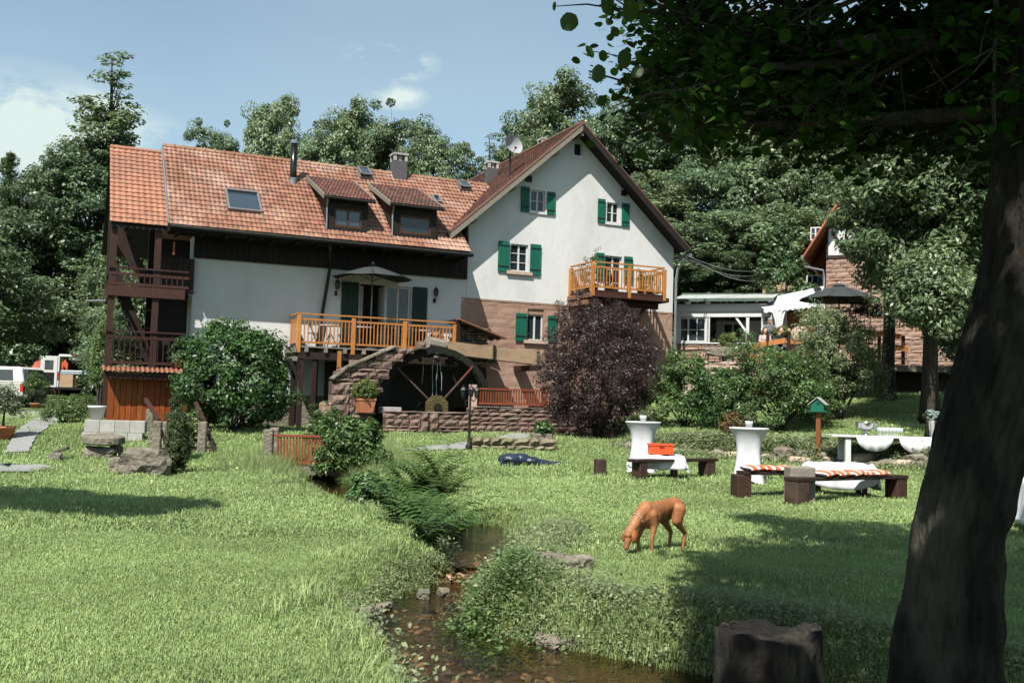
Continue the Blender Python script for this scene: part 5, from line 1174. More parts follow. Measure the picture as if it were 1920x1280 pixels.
# retaining wall in front of the mill wheel (house frame, v = -4.4)
RWv = -3.9
RW = empty('stone_wall', HO, HA, 'low rough red sandstone wall below the mill wheel with a lamp post before it', 'wall')
sa, sb_ = Fc(722, 800, RWv)[0], Fc(1245, 800, RWv)[0]
sm = Fc(880, 800, RWv)[0]
zt1 = Fc(800, 775, RWv)[1]; zt2 = Fc(960, 766, RWv)[1]; zb1 = Fc(800, 840, RWv)[1]
laid(RW, sa, sm, zb1-.25, zt1, RWv, redstone, .16, .36, depth=.30, rough=.026, bev=.014, gap=.010, chv=.4)
laid(RW, sm, sb_, zb1-.1, zt2, RWv, redstone, .155, .40, depth=.30, rough=.026, bev=.014, gap=.010, chv=.4)
MB().bb((sa+.02, RWv+.09, zb1-.4), (sm, RWv+.32, zt1-.04)).bb((sm, RWv+.09, zb1-.4), (sb_, RWv+.32, zt2-.04)).build('mortar_core', mortar, RW)
laid(RW, sm+.15, sb_, zt2, zt2+.06, RWv-.03, redstone, .07, .7, depth=.5, rough=.02, bev=.02, name='cap_stone')
laid(RW, sa, sm, zt1, zt1+.07, RWv-.03, redstone, .08, .6, depth=.5, rough=.02, bev=.02, name='cap_stone')
pc = Fc(803, 815, RWv)[0]
for (a, b) in ((pc-.25, pc-.02), (pc+.02, pc+.3)):
    laid(RW, a, b, zb1-.1, zt1+.02, RWv-.07, redstone, .3, .5, depth=.2, rough=.04, bev=.03)
# terrace ground behind that wall
v_ = [HW(sa, RWv+.2, zt1-.05), HW(sm, RWv+.2, zt1-.05), HW(sm, RWv+1.1, zt1-.05), HW(sa, RWv+1.1, zt1-.05)]
mb = MB(); mb.add([HW(sm+.9, RWv+.2, zt2-.03), HW(8.8, RWv+.2, zt2-.03), HW(8.8, .2, zt2-.03), HW(sm+.9, .2, zt2-.03)], [(0, 1, 2, 3)]); mb.build('terrace_ground', gravel, kind='structure')
# curved flank wall left of the wheel
WC = Fc(817, 763, -2.7); WRad = 1.92
FW = empty('stone_wall', HO, HA, 'rising flank wall of red sandstone blocks left of the mill wheel', 'wall')
fv = -3.15
top_l = [Fc(622, 712, fv), Fc(650, 690, fv), Fc(700, 668, fv), Fc(742, 650, fv), Fc(800, 640, fv)]
def ftop(s):
    for i in range(len(top_l)-1):
        if top_l[i][0] <= s <= top_l[i+1][0]: t = (s-top_l[i][0])/(top_l[i+1][0]-top_l[i][0]); return top_l[i][1]*(1-t)+top_l[i+1][1]*t
    return -1
WCf = Fc(812, 770, fv)
ins = lambda s, z: z < ftop(s)-.04 and math.hypot(s-WCf[0], z-WCf[1]) > WRad+.02
fz0 = zt1-.25
laid(FW, top_l[0][0]+.12, top_l[-1][0], fz0, 3.4, fv, redstone, .19, .42, depth=.4, rough=.028, inside_fn=ins, bev=.014, chv=.4)
sL = top_l[0][0]
laid(FW, sL, sL+.55, fz0-.6, top_l[0][1]-.12, fv-.06, redstone, .33, .45, depth=.45, rough=.03, bev=.03)
for i in range(3):   # sloping coping stones
    p, q = top_l[i], top_l[i+1]; n = 2
    for k in range(n):
        a = (p[0]+(q[0]-p[0])*k/n, p[1]+(q[1]-p[1])*k/n); b = (p[0]+(q[0]-p[0])*(k+1)/n-.01, p[1]+(q[1]-p[1])*(k+1)/n)
        MB().beam((a[0], fv+.1, a[1]+.02), (b[0], fv+.1, b[1]+.02), .42, .07).build('coping_stone', greystone, FW, bevel=.01)
poly = [(sL+.05, fz0-.5)]+[(p[0], p[1]-.06) for p in top_l]
arc = [(WCf[0]+(WRad+.06)*math.cos(t), WCf[1]+(WRad+.06)*math.sin(t)) for t in [rad(95+i*8) for i in range(13)]]
poly = poly[:-1]+[a for a in arc if a[1] > fz0-.5]+[(WCf[0]-WRad, fz0-.5)]
MB().prism(poly, fv+.10, fv+.4).build('mortar_core', mortar, FW)
MB().bb((sL-.25, fv-.1, fz0-.7), (sL+.02, fv+.5, fz0+.5)).build('plaster_buttress', sand_paint, FW, bevel=.04)
# masonry stumps carrying the flume
PM = empty('stone_pier', HO, HA, 'broken rubble stone pier under the wooden flume', 'pier')
for (pxa, pya, pxb, pyb) in ((866, 615, 915, 645), (862, 660, 934, 682)):
    a = Fc(pxa, (pya+pyb)/2, -1.2); b = Fc(pxb, (pya+pyb)/2, -1.2); t = Fc((pxa+pxb)/2, pya, -1.2)[1]; u = Fc((pxa+pxb)/2, pyb, -1.2)[1]
    laid(PM, a[0], b[0], u, t, -1.25, greystone, .10, .3, depth=1.1, rough=.05, bev=.03)
a = Fc(866, 690, -1.2)[0]; b = Fc(934, 690, -1.2)[0]
MB().bb((a+.1, -1.1, Fc(900, 680, -1.2)[1]), (b-.05, -.1, Fc(900, 665, -1.2)[1])).build('core', mortar, PM)
MB().bb((sL+.5, -.16, .0), (b, -.10, 2.75)).build('pit_shade_panel', mat('mossy_pit_shade', (.02, .018, .015), (.012, .011, .010), (.03, .035, .015), scale=4, bump=.6, rough=.6), PM)  # near-black mossy panel stands in for the deep shade of the pit
# mill wheel
MW = empty('waterwheel', HW(WC[0], -2.45, WC[1]), HA, 'big dark wooden overshot mill wheel standing in the stone pit', 'mill wheel')
wet = mat('wet_mossy_shaded_wood', (.012, .011, .008), (.006, .006, .005), (.014, .016, .008), scale=6, bump=.8, rough=.7)  # wet wood, its colour darkened to near black for the pit's shade
for v0 in (-.28, .22):
    n = 40; mb = MB()
    for i in range(n):
        t0, t1 = 2*math.pi*i/n, 2*math.pi*(i+1)/n
        for (ra, rb) in ((WRad-.20, WRad),):
            P = [(ra*math.cos(t0), ra*math.sin(t0)), (rb*math.cos(t0), rb*math.sin(t0)), (rb*math.cos(t1), rb*math.sin(t1)), (ra*math.cos(t1), ra*math.sin(t1))]
            mb.prism(P, v0, v0+.05)
    mb.build('rim', wet, MW)
mb = MB(); n = 48
for i in range(n): t0 = 2*math.pi*i/n; mb.prism([((WRad-.25)*math.cos(t0), (WRad-.25)*math.sin(t0)), ((WRad-.22)*math.cos(t0), (WRad-.22)*math.sin(t0)), ((WRad-.22)*math.cos(t0+.131), (WRad-.22)*math.sin(t0+.131)), ((WRad-.25)*math.cos(t0+.131), (WRad-.25)*math.sin(t0+.131))], -.22, .22)
mb.build('sole', wet, MW)
for i in range(32):
    t0 = 2*math.pi*i/32; MB().beam(((WRad-.06)*math.cos(t0), 0, (WRad-.02)*math.sin(t0)), ((WRad-.25)*math.cos(t0+.12), 0, (WRad-.25)*math.sin(t0+.12)), .025, .44, up=(0, 1, 0)).build('paddle', wet, MW)
rusty = mat('rusty_spoke', (.10, .09, .08), (.08, .03, .02), (.22, .05, .03), scale=3, bump=.2, rough=.6)
for t in (48, 138, 228, 318): MB().beam((.2*math.cos(rad(t)), -.30, .2*math.sin(rad(t))), ((WRad-.12)*math.cos(rad(t)), -.30, (WRad-.12)*math.sin(rad(t))), .045, .04, up=(0, 1, 0)).build('spoke', rusty, MW)
MB().prism([(.40*math.cos(2*math.pi*(i+.5)/8), .40*math.sin(2*math.pi*(i+.5)/8)) for i in range(8)], -.38, -.30).build('hub', mat('mossy_hub', (.11, .085, .03), (.06, .05, .02), scale=8, bump=.4), MW)
for i in range(8): MB().tube([(.28*math.cos(i*.785), -.40, .28*math.sin(i*.785)), (.28*math.cos(i*.785), -.37, .28*math.sin(i*.785))], .02, 6).build('bolt', greymetal, MW)
MB().tube([(0, -.5, 0), (0, 1.2, 0)], .13, 10).build('axle', wet, MW)
# flume
FLM = empty('wooden_flume', HO, HA, 'long wooden water channel on iron brackets leading to the top of the mill wheel', 'flume')
f0, f1 = Fc(838, 650, -2.1), Fc(1008, 672, -1.4)
n_ = 2
for i in range(2):
    a = Ve((f0[0]+(f1[0]-f0[0])*i/2, -2.1+.35*i, f0[1]-.02+(f1[1]-f0[1]+.02)*i/2)); b = Ve((f0[0]+(f1[0]-f0[0])*(i+1)/2, -2.1+.35*(i+1), f0[1]+(f1[1]-f0[1])*(i+1)/2))
    MB().beam(a, b-Ve((.01, 0, 0)), .05, .42).build('side_board', rawwood, FLM)
    MB().beam(a+Ve((0, .5, 0)), b+Ve((0, .5, 0)), .05, .42).build('side_board', rawwood, FLM)
    MB().beam(a+Ve((0, .25, -.18)), b+Ve((0, .25, -.18)), .46, .04).build('floor_board', rawwood, FLM)
    c = b; MB().bb((c.x-.05, c.y-.07, c.z-.24), (c.x+.05, c.y-.03, c.z+.26)).build('bracket', steel, FLM)
MB().bb((f1[0]-.3, -1.5, f1[1]-.42), (f1[0]+.12, -.05, f1[1]-.24)).build('support', darkwood, FLM)
c = Fc(818, 645, -2.2); MB().tube([(c[0]-.28, -2.1, c[1]+.02), (c[0]+.32, -2.0, c[1]-.05)], [.24, .22], 10).build('log_end', greywood, FLM)
for i, (dx, z1) in enumerate(((-.16, 1.9), (-.02, 2.2), (.12, 1.4), (-.5, 1.2))):
    rr = random.Random(i); pts = [(c[0]+dx+rr.uniform(-.03, .03), -2.35-.02*k, c[1]-.1-z1*k/6) for k in range(7)]
    MB().tube(pts, [.02, .015, .02, .012, .018, .01, .01], 5).build('water_thread', glassmat('falling_water%d' % i, (.5, .55, .55), .1, .75), FLM)
# rough boards sloping down over the pier
rb = empty('lean_to_roof', HO, HA, 'short sloping roof of old boards beside the right end of the long balcony', 'lean-to')
p, q = Fc(856, 600, -1.5), Fc(946, 637, -1.5)
for i in range(5): MB().beam((p[0], -1.6+i*.3, p[1]+.03), (q[0]-.12*(i % 2), -1.6+i*.3, q[1]+.03), .28, .04).build('board', brownwood if i else rawbrown, rb)
MB().bb((p[0]+.02, -1.6, 3.1), (p[0]+.12, -1.45, p[1])).build('post', darkwood, rb)
# red railing on the wall and its pink post
rr_ = empty('railing', HO, HA, 'red-brown wooden railing on the stone wall right of the lamp post', 'railing')
ra, rb2 = Fc(893, 745, RWv+.5), Fc(1018, 745, RWv+.5); z0 = Fc(950, 760, RWv+.5)[1]; z1 = Fc(950, 730, RWv+.5)[1]
MB().beam((ra[0], RWv+.5, z1), (rb2[0], RWv+.5, z1), .09, .05).build('top_rail', redwood, rr_); MB().beam((ra[0], RWv+.5, z0+.05), (rb2[0], RWv+.5, z0+.05), .05, .06).build('bottom_rail', redwood, rr_)
n = 26
for i in range(n): x = ra[0]+(rb2[0]-ra[0])*(i+.5)/n; MB().bb((x-.016, RWv+.48, z0+.08), (x+.016, RWv+.52, z1-.03)).build('baluster', redwood, rr_)
MB().bb((ra[0]-.22, RWv+.38, z0-.3), (ra[0]-.02, RWv+.6, z1+.12)).build('stone_post', sillstone, rr_)
MB().bb((rb2[0], RWv+.4, z0-.2), (rb2[0]+.12, RWv+.55, z1+.1)).build('post', redwood, rr_)
# concrete block pieces on the pit rim
for (a_, b_, c_, d_, vv2, lab) in ((716, 763, 753, 775, RWv+.35, 'flat pale concrete block on the stone wall left of the wheel hub'), (718, 655, 757, 670, -3.0, 'pale concrete slab above the flank wall under the long balcony')):
    a = Fc(a_, (b_+d_)/2, vv2); b = Fc(c_, (b_+d_)/2, vv2); zt = Fc((a_+c_)/2, b_, vv2)[1]; zb = Fc((a_+c_)/2, d_, vv2)[1]
    setp(MB().bb((0, 0, 0), (b[0]-a[0], .4, zt-zb)).build('concrete_block', concrete, bevel=.012, loc=HW(a[0], vv2, zb), rot=(0, 0, HA)), lab, 'block')
# lamp post
def lamp_post():
    p = gnd(879, 843); zt = at(883, 722, p.y).z; H = zt-p.z
    o = empty('lamp_post', p, HA, 'black garden lamp post with three small lanterns before the stone wall', 'lamp post')
    MB().lathe([(.09, 0), (.09, .10), (.05, .16), (.035, .3), (.032, H*.5), (.045, H*.52), (.028, H*.55), (.024, H-.15), (.03, H-.1)], 10).build('post', iron, o, True)
    for (dx, dy, hh) in ((-.20, .0, 0), (.0, -.04, .02), (.20, .05, 0)):
        if dx: MB().tube([(0, 0, H-.35), (dx*.6, dy, H-.42), (dx, dy, H-.30)], .014, 6).build('arm', iron, o)
        l_ = empty('lantern', (dx, dy, H-.30+hh)); l_.parent = o
        MB().lathe([(.045, 0), (.075, .17)], 6, cap=False).build('lamp_glass', pane_m, l_)
        mb = MB(); mb.lathe([(.095, .17), (.06, .23), (.015, .26), (.01, .31)], 6); mb.lathe([(.03, -.03), (.05, 0)], 6)
        for i in range(6): an = math.pi/3*(i+.5); mb.beam((.047*math.cos(an), .047*math.sin(an), 0), (.078*math.cos(an), .078*math.sin(an), .17), .012, .012)
        mb.build('cage', iron, l_)
lamp_post()
# planter with clipped box
def pot(name, loc, r0, r1, h, m, parent=None, square=False, rim=.02):
    n = 4 if square else 20
    return MB().lathe([(r0*.8, 0), (r0, .0), (r1, h-.06), (r1+rim, h-.055), (r1+rim, h), (r1-.02, h), (r1-.03, h-.05), (0.01, h-.05)], n).build(name, m, parent, smooth=not square, loc=loc)
def boxball():
    s, z = Fc(684, 773, -3.6); w = HW(s, -3.6, z)
    o = empty('box_planter', w, HA, 'clipped round box shrub in a square terracotta pot before the flank wall', 'potted plant')
    pot('pot', (0, 0, 0), .28, .36, .42, terracotta, o, True)
    me, C = crown(91, (.36, .36, .30), 160, 60, .030, .06, lf_box, .9, -1, 1, .7, .04, .2); link('foliage', me, o, loc=(0, 0, .66), kind='stuff')
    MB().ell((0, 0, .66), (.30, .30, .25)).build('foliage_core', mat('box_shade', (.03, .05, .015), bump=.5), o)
boxball()
# footbridge
BR = empty('footbridge', gnd(545, 878), rad(4), 'small footbridge with red-brown railing over the stream', 'bridge')
bz = BR.location; L0 = (gnd(497, 878)-gnd(640, 878)).length
x0_, x1_ = gnd(497, 878).x-bz.x, gnd(650, 878).x-bz.x
for i in range(int((x1_-x0_+.3)/.2)): MB().bb((x0_-.1+i*.2+.004, -.1, -.02), (x0_-.1+i*.2+.194, 1.2, .05)).build('deck_board', greywood, BR)
MB().bb((x0_-.15, -.16, -.12), (x1_+.2, -.11, .06)).build('edge_beam', greywood, BR)
for (xx, yy) in ((x0_-.07, -.05), (x1_+.07, -.05), (x0_-.15, 1.2)): MB().bb((xx-.1, yy-.1, -.15), (xx+.1, yy+.1, .85)).build('stone_post', greystone, BR, bevel=.02)
MB().beam((x0_+.05, -.05, .72), (x1_-.05, -.05, .72), .09, .05).build('top_rail', redwood, BR); MB().beam((x0_+.05, -.05, .14), (x1_-.05, -.05, .14), .05, .06).build('bottom_rail', redwood, BR)
n = 20
for i in range(n): x = x0_+.1+(x1_-x0_-.2)*(i+.5)/n; MB().bb((x-.018, -.075, .15), (x+.018, -.03, .70)).build('baluster', redwood, BR)
# steps with stone posts and rails
SP = empty('garden_steps', gnd(330, 845), rad(8), 'stone steps with rough posts and brown handrails below the shed', 'steps')
o_ = SP.location
def loc_(px, py): q = Mx.Rotation(-rad(8), 3, 'Z') @ (gnd(px, py)-o_); return q
for (px, py, h) in ((280, 812, .65), (293, 848, .75), (362, 818, .5), (378, 850, .75)):
    q = loc_(px, py); MB().bb((q.x-.10, q.y-.09, q.z-.1), (q.x+.10, q.y+.09, q.z+h)).build('stone_post', greystone, SP, bevel=.02)
for (p, q) in (((273, 748), (298, 788)), ((367, 755), (385, 795))):
    a = Mx.Rotation(-rad(8), 3, 'Z') @ (at(p[0], p[1], 26.2)-o_); b = Mx.Rotation(-rad(8), 3, 'Z') @ (at(q[0], q[1], 24.4)-o_); MB().beam(a, b, .09, .07).build('handrail', brownwood, SP)
    q3 = loc_(q[0]+18, 850); MB().beam(b-Ve((0, 0, .05)), q3, .05, .05).build('handrail', brownwood, SP)
for i in range(5):
    q = loc_(335, 846-i*9); MB().bb((q.x-.75, q.y-.05, q.z-.1), (q.x+.75, q.y+.45, q.z+.07+i*.05)).build('step', greystone, SP, bevel=.02)
# concrete block wall under the white pot
CB = empty('block_wall', gnd(212, 828), rad(12), 'two-course grey concrete block wall under the white pot', 'wall')
for r in range(2):
    for i in range(4):
        a = -.72+i*.37+(.0 if r else -.05); MB().bb((a+.003, 0, r*.32-.1), (a+.367, .4, r*.32+.215)).build('block', concrete, CB, bevel=.008)
wp = empty('white_flower_pot', CB.location+Ve((-.56, .25, .54)), 0, 'white round plastic plant pot on the concrete blocks', 'flower pot')
pot('pot', (0, 0, 0), .15, .21, .36, whitepaint, wp)
# boulders
def boulder(name, c, d, seed, m, lab, cat='boulder', rz=0, rough=.28, cut=.8, group=None, sub=3):
    bm = bmesh.new(); bmesh.ops.create_icosphere(bm, subdivisions=sub, radius=1); of = Ve((seed*3.7, seed*1.3, 0))
    for v in bm.verts:
        p = v.co.copy(); k = max(abs(p.x), abs(p.y), abs(p.z)); p = p.lerp(p/k*.82, cut)
        n = mn.noise(p*1.5+of)*rough+mn.noise(p*4+of)*rough*.45+mn.cell(p*3+of)*rough*.10
        v.co = Ve((p.x*d[0]/2, p.y*d[1]/2, p.z*d[2]/2))*(1+n)
    me = bpy.data.meshes.new(name); bm.to_mesh(me); bm.free(); me.materials.append(m)
    o = link(name, me, loc=c, rot=(0, 0, rz)); return setp(o, lab, cat, group) if lab else o
p = gnd(255, 893); boulder('boulder', p+Ve((.05, .35, .20)), (1.02, .7, .66), 3, greystone, 'large rough stone block on the lawn beside the cedar column', rz=.1)
p = gnd(205, 890); boulder('boulder', p+Ve((.02, .3, .12)), (.34, .4, .44), 5, greystone, 'small rough stone leaning at the left end of the large block', rz=.5)
p = gnd(180, 860); boulder('boulder', p+Ve((0, .2, .10)), (.80, .5, .36), 7, greystone, 'pale boulder under the round millstone slab')
p0 = p
o = setp(MB().lathe([(.42, 0), (.46, .03), (.45, .16), (.40, .19)], 22).build('millstone', greystone, smooth=False, loc=p+Ve((.02, .3, .32)), rot=(.05, .03, 0)), 'thick round millstone slab lying on boulders as a table', 'millstone')
p = gnd(205, 860); boulder('boulder', p+Ve((.02, .3, .14)), (.26, .3, .40), 8, greystone, 'small dark boulder supporting the right side of the millstone')
p = gnd(100, 866); boulder('boulder', p+Ve((0, .1, .07)), (.34, .3, .26), 9, greystone, 'small stone left of the millstone'); 
p = gnd(112, 864); o = MB().bb((-.17, -.15, 0), (.17, .15, .05)).build('stone_plate', mortar, bevel=.01, loc=p+Ve((-.03, .1, .20)), rot=(.1, -.35, .2)); setp(o, 'dark tilted stone plate on the small stone left of the millstone', 'stone')
# bank rocks by the stream
RK = 'rocks edging the stream'
for i, (px, py, w, h, lab) in enumerate(((1020, 1058, .42, .20, 'long pale flat rock at the edge of the lawn above the stream'), (1082, 1062, .30, .18, 'reddish rock at the right end of the flat rock by the stream'),
        (688, 1148, .26, .12, 'pale angular rock at the left waterline'), (720, 1136, .18, .09, 'smaller rock behind the pale one at the left waterline'), (795, 1112, .22, .10, 'rock at the upper left corner of the lower pool'), (832, 1108, .18, .09, 'rock right at the top of the lower pool'),
        (1035, 1200, .28, .10, 'dark wet rock under the overgrown right bank'), (1090, 1205, .24, .10, 'second dark rock under the right bank, further right'))):
    p = onz(px, py, -.36 if py > 1090 else 0); z = max(th(p.x, p.y), -.42) if py < 1090 else -.40
    boulder('rock', Ve((p.x, p.y, z+h*.35)), (w*1.15, w*.7, h*1.1), 20+i, greystone, lab, 'rock', rz=i*.4, rough=.22, sub=3)
# rock edge of the upper lawn
rr = random.Random(8); EG = 'rocks in the overgrown edge of the upper lawn'
for i in range(34):
    t = i/33*1.15-.05; x = LA[0]+(LB[0]-LA[0])*t+rr.uniform(-.15, .15); y = LA[1]+(LB[1]-LA[1])*t+rr.uniform(-.2, .2); w = rr.uniform(.28, .6)
    boulder('rock', Ve((x, y, th(x, y)+.05)), (w*1.3, w*.8, w*.65), 40+i, greystone if i % 3 else sillstone, 'rough rock in the overgrown edge between lower and upper lawn', 'rock', rz=rr.uniform(0, 3), rough=.25, group=EG, sub=2)
# small low wall, trough and plant in front of the terrace wall
p = gnd(1018, 832); TRO = empty('stone_trough', p, .15, 'stone trough with green plant at the right end of the low front wall', 'trough')
MB().bb((-.28, 0, 0), (.28, .4, .28)).build('trough', greystone, TRO, bevel=.03)
me, C = crown(92, (.28, .2, .18), 40, 40, .09, .09, lf_bush, .3, -.8); link('foliage', me, TRO, loc=(0, .2, .42), kind='stuff')
LW = empty('low_wall', gnd(915, 842), rad(14), 'low straw-coloured rock wall behind the dark instrument bag', 'wall')
laid(LW, -.45, 1.9, -.15, .30, 0, mat('straw_rock', (.30, .25, .17), (.17, .14, .09), (.12, .12, .06), scale=7, bump=.9, bs=20, bd=.04, rough=.95, rnd=.2), .15, .34, depth=.3, rough=.05, bev=.03, chv=.5)
MB().bb((-.44, .06, -.1), (1.89, .34, .26)).build('core', greystone, LW)
p = gnd(1000, 845); bb_ = empty('small_bench', p, .1, 'low dark plank bench on stones behind the instrument bag', 'bench'); MB().bb((-.75, 0, .2), (.30, .25, .25)).build('plank', brownwood, bb_)
for xx in (-.6, .2): MB().bb((xx-.1, .02, 0), (xx+.1, .22, .2)).build('stone_leg', greystone, bb_, bevel=.02)
# ============================================================= garden furniture
def bench(pl, pr, lab, H=.44, legw=(.26, .26), ov=.25, th_=.06, dep=.30):
    a, b = gnd(*pl), gnd(*pr); d = (b-a); L_ = Ve((d.x, d.y)).length; an = math.atan2(d.y, d.x)
    o = empty('bench', (a+b)/2, an, lab, 'bench', 'dark plank benches on the lawn')
    MB().bb((-L_/2-ov, -dep/2, H-th_), (L_/2+ov, dep/2, H)).build('plank', darkwood, o, bevel=.008)
    for i, s_ in enumerate((-1, 1)): MB().bb((s_*L_/2-legw[i]/2, -dep/2+.01, -.1+(0)), (s_*L_/2+legw[i]/2, dep/2-.01, H-th_)).build('leg', stumpwood, o, bevel=.015)
    return o
stumpwood = mat('dark_wooden_block', (.055, .028, .018), (.035, .018, .012), (.09, .06, .045), scale=8, bump=.4, rough=.8, rnd=.15)
B1 = bench((1199, 901), (1325, 893), 'dark plank bench before the red crate table', .42, (.22, .28), .22)
B2 = bench((1389, 935), (1492, 930), 'dark plank bench in front of the right white bar table', .46, (.27, .2), .02)
B3 = bench((1494, 948), (1680, 938), 'longer dark plank bench with five striped cushions', .46, (.30, .28), .16)
def stump(px, py, w, h, lab, m=None, name='wooden_block', sq=True):
    p = gnd(px, py); o = MB().bb((-w/2, -w/2, -.05), (w/2, w/2, h)).build(name, m or stumpwood, bevel=.02, loc=p, rot=(0, 0, .2)); return setp(o, lab, 'block')
stump(1125, 892, .23, .36, 'single dark wooden block standing alone left of the bench')
p = B3.location+Mx.Rotation(B3.rotation_euler.z, 3, 'Z') @ Ve((-1.0, .22, 0))
setp(MB().bb((-.2, -.16, 0), (.24, .16, .62)).build('wooden_block', greywood, bevel=.02, loc=p, rot=(0, 0, .1)), 'tall grey timber block between the two cushion benches', 'block')
# striped cushions
def stripes():
    m = bpy.data.materials.new('striped_fabric'); m.use_nodes = True; t = m.node_tree; n = t.nodes; l = t.links; b = n['Principled BSDF']; b.inputs['Roughness'].default_value = .9
    tc = n.new('ShaderNodeTexCoord'); sx = n.new('ShaderNodeSeparateXYZ'); l.new(tc.outputs['Object'], sx.inputs[0]); mu = n.new('ShaderNodeMath'); mu.operation = 'MULTIPLY_ADD'; mu.inputs[1].default_value = 2.6; mu.inputs[2].default_value = .5; l.new(sx.outputs[0], mu.inputs[0])
    r = n.new('ShaderNodeValToRGB'); r.color_ramp.interpolation = 'CONSTANT'; e = r.color_ramp.elements
    cols = [(0, (.03, .02, .03)), (.08, (.55, .5, .46)), (.16, (.75, .08, .02)), (.36, (.78, .22, .12)), (.42, (.55, .50, .45)), (.50, (.45, .40, .38)), (.58, (.06, .04, .05)), (.63, (.75, .09, .02)), (.82, (.7, .62, .56)), (.9, (.42, .37, .35))]
    e[0].position, e[0].color = cols[0][0], cols[0][1]+(1,); e[1].position, e[1].color = cols[1][0], cols[1][1]+(1,)
    for p_, c_ in cols[2:]: q = e.new(p_); q.color = c_+(1,)
    l.new(mu.outputs[0], r.inputs[0]); l.new(r.outputs[0], b.inputs['Base Color']); return m
strp = stripes()
def cushion_me(seed):
    n = 10; v = []; f = []
    for sd in (1, -1):
        for i in range(n+1):
            for j in range(n+1):
                x, y = i/n*2-1, j/n*2-1; e_ = max(0, (1-abs(x)**3)*(1-abs(y)**3)); v.append((x*.19*(1-.06*(1-abs(y))), y*.19*(1-.06*(1-abs(x))), sd*(.055*e_**.5+.004*mn.noise(Ve((x*3+seed, y*3, sd))))))
    m_ = (n+1)**2
    for sd in (0, 1):
        for i in range(n):
            for j in range(n): a = sd*m_+i*(n+1)+j; q = (a, a+1, a+n+2, a+n+1); f.append(q if sd else q[::-1])
    bd = [i for i in range(n+1)]+[i*(n+1)+n for i in range(1, n+1)]+[n*(n+1)+i for i in range(n-1, -1, -1)]+[i*(n+1) for i in range(n-1, 0, -1)]
    for k in range(len(bd)): a, b = bd[k], bd[(k+1) % len(bd)]; f.append((a, b, b+m_, a+m_))
    return MB().add(v, f).mesh('cushion', strp, True)
cme = [cushion_me(1), cushion_me(5)]
for i, (B, x, tl, lab) in enumerate(((B2, -.30, .25, 'leftmost striped cushion, on the left end of the shorter bench'), (B2, .02, -.1, 'second striped cushion from the left on the shorter bench'), (B2, .34, .1, 'third striped cushion, at the right end of the shorter bench beside the grey block'),
        (B3, -.62, .3, 'first striped cushion on the longer bench, right of the grey block'), (B3, -.28, .12, 'second striped cushion on the longer bench'), (B3, .10, .35, 'dark-edged striped cushion in the middle of the longer bench'), (B3, .38, -.05, 'striped cushion fourth from the left on the longer bench'), (B3, .72, .1, 'striped cushion at the right end of the longer bench'))):
    q = B.location+Mx.Rotation(B.rotation_euler.z, 3, 'Z') @ Ve((x, 0, .46+.045+.03*abs(tl)))
    o = link('cushion', cme[i % 2], loc=q, rot=(.04, -tl*.35, B.rotation_euler.z+tl*.4)); setp(o, lab, 'cushion', 'striped cushions on the benches')
# cocktail tables in stretch covers
def bar_table(px, py, top, lab):
    p = gnd(px, py); H = 1.12; o = empty('bar_table', p, 0, lab, 'bar table', 'white covered bar tables')
    n = 32; prof = []; v = []; f = []; N_ = 16
    for j in range(N_+1):
        t = j/N_; z = H*t
        for k in range(n):
            an = 2*math.pi*k/n; foot = abs(math.cos(2*an))**3; rb_ = .27+.16*foot; rt_ = .405
            w = .215+.02*math.cos(4*an)*(1-t); a_ = (1-t)**1.7; b_ = t**4.2; r = w*(1-a_)*(1-b_)+rb_*a_+rt_*b_*(1-a_)
            zz = z if j else .0+.08*(1-foot)
            v.append((r*math.cos(an+.5), r*math.sin(an+.5), zz))
    for j in range(N_):
        for k in range(n): f.append((j*n+k, j*n+(k+1) % n, (j+1)*n+(k+1) % n, (j+1)*n+k))
    b = len(v)
    for (r, z) in ((.41, H+.005), (.41, H+.025), (.40, H+.03)):
        for k in range(n): an = 2*math.pi*k/n+.5; v.append((r*math.cos(an), r*math.sin(an), z))
    for j in range(-1, 2):
        for k in range(n): q = b+j*n; f.append((q+k, q+(k+1) % n, q+n+(k+1) % n, q+n+k))
    f.append(tuple(b+2*n+k for k in range(n)))
    MB().add(v, f).build('stretch_cover', cloth_w, o, True)
    return p+Ve((0, 0, H+.03))
t1 = bar_table(1204, 885, 795, 'left white bar table in a stretch cover, behind the red crate'); t2 = bar_table(1403, 906, 808, 'right white bar table in a stretch cover, behind the cushion bench')
def flowerpot(p, lab):
    o = empty('potted_plant', p, 0, lab, 'potted plant', 'small pots on the bar tables'); pot('pot', (0, 0, 0), .055, .075, .14, whitepaint, o, rim=.004)
    me, C = crown(int(p.x*100), (.09, .09, .09), 30, 16, .035, .03, lf_grey, .2, -.6); link('foliage', me, o, loc=(0, 0, .20), kind='stuff')
flowerpot(t1, 'small white pot with a grey-green plant on the left bar table'); flowerpot(t2, 'small white pot with a grey-green plant on the right bar table')
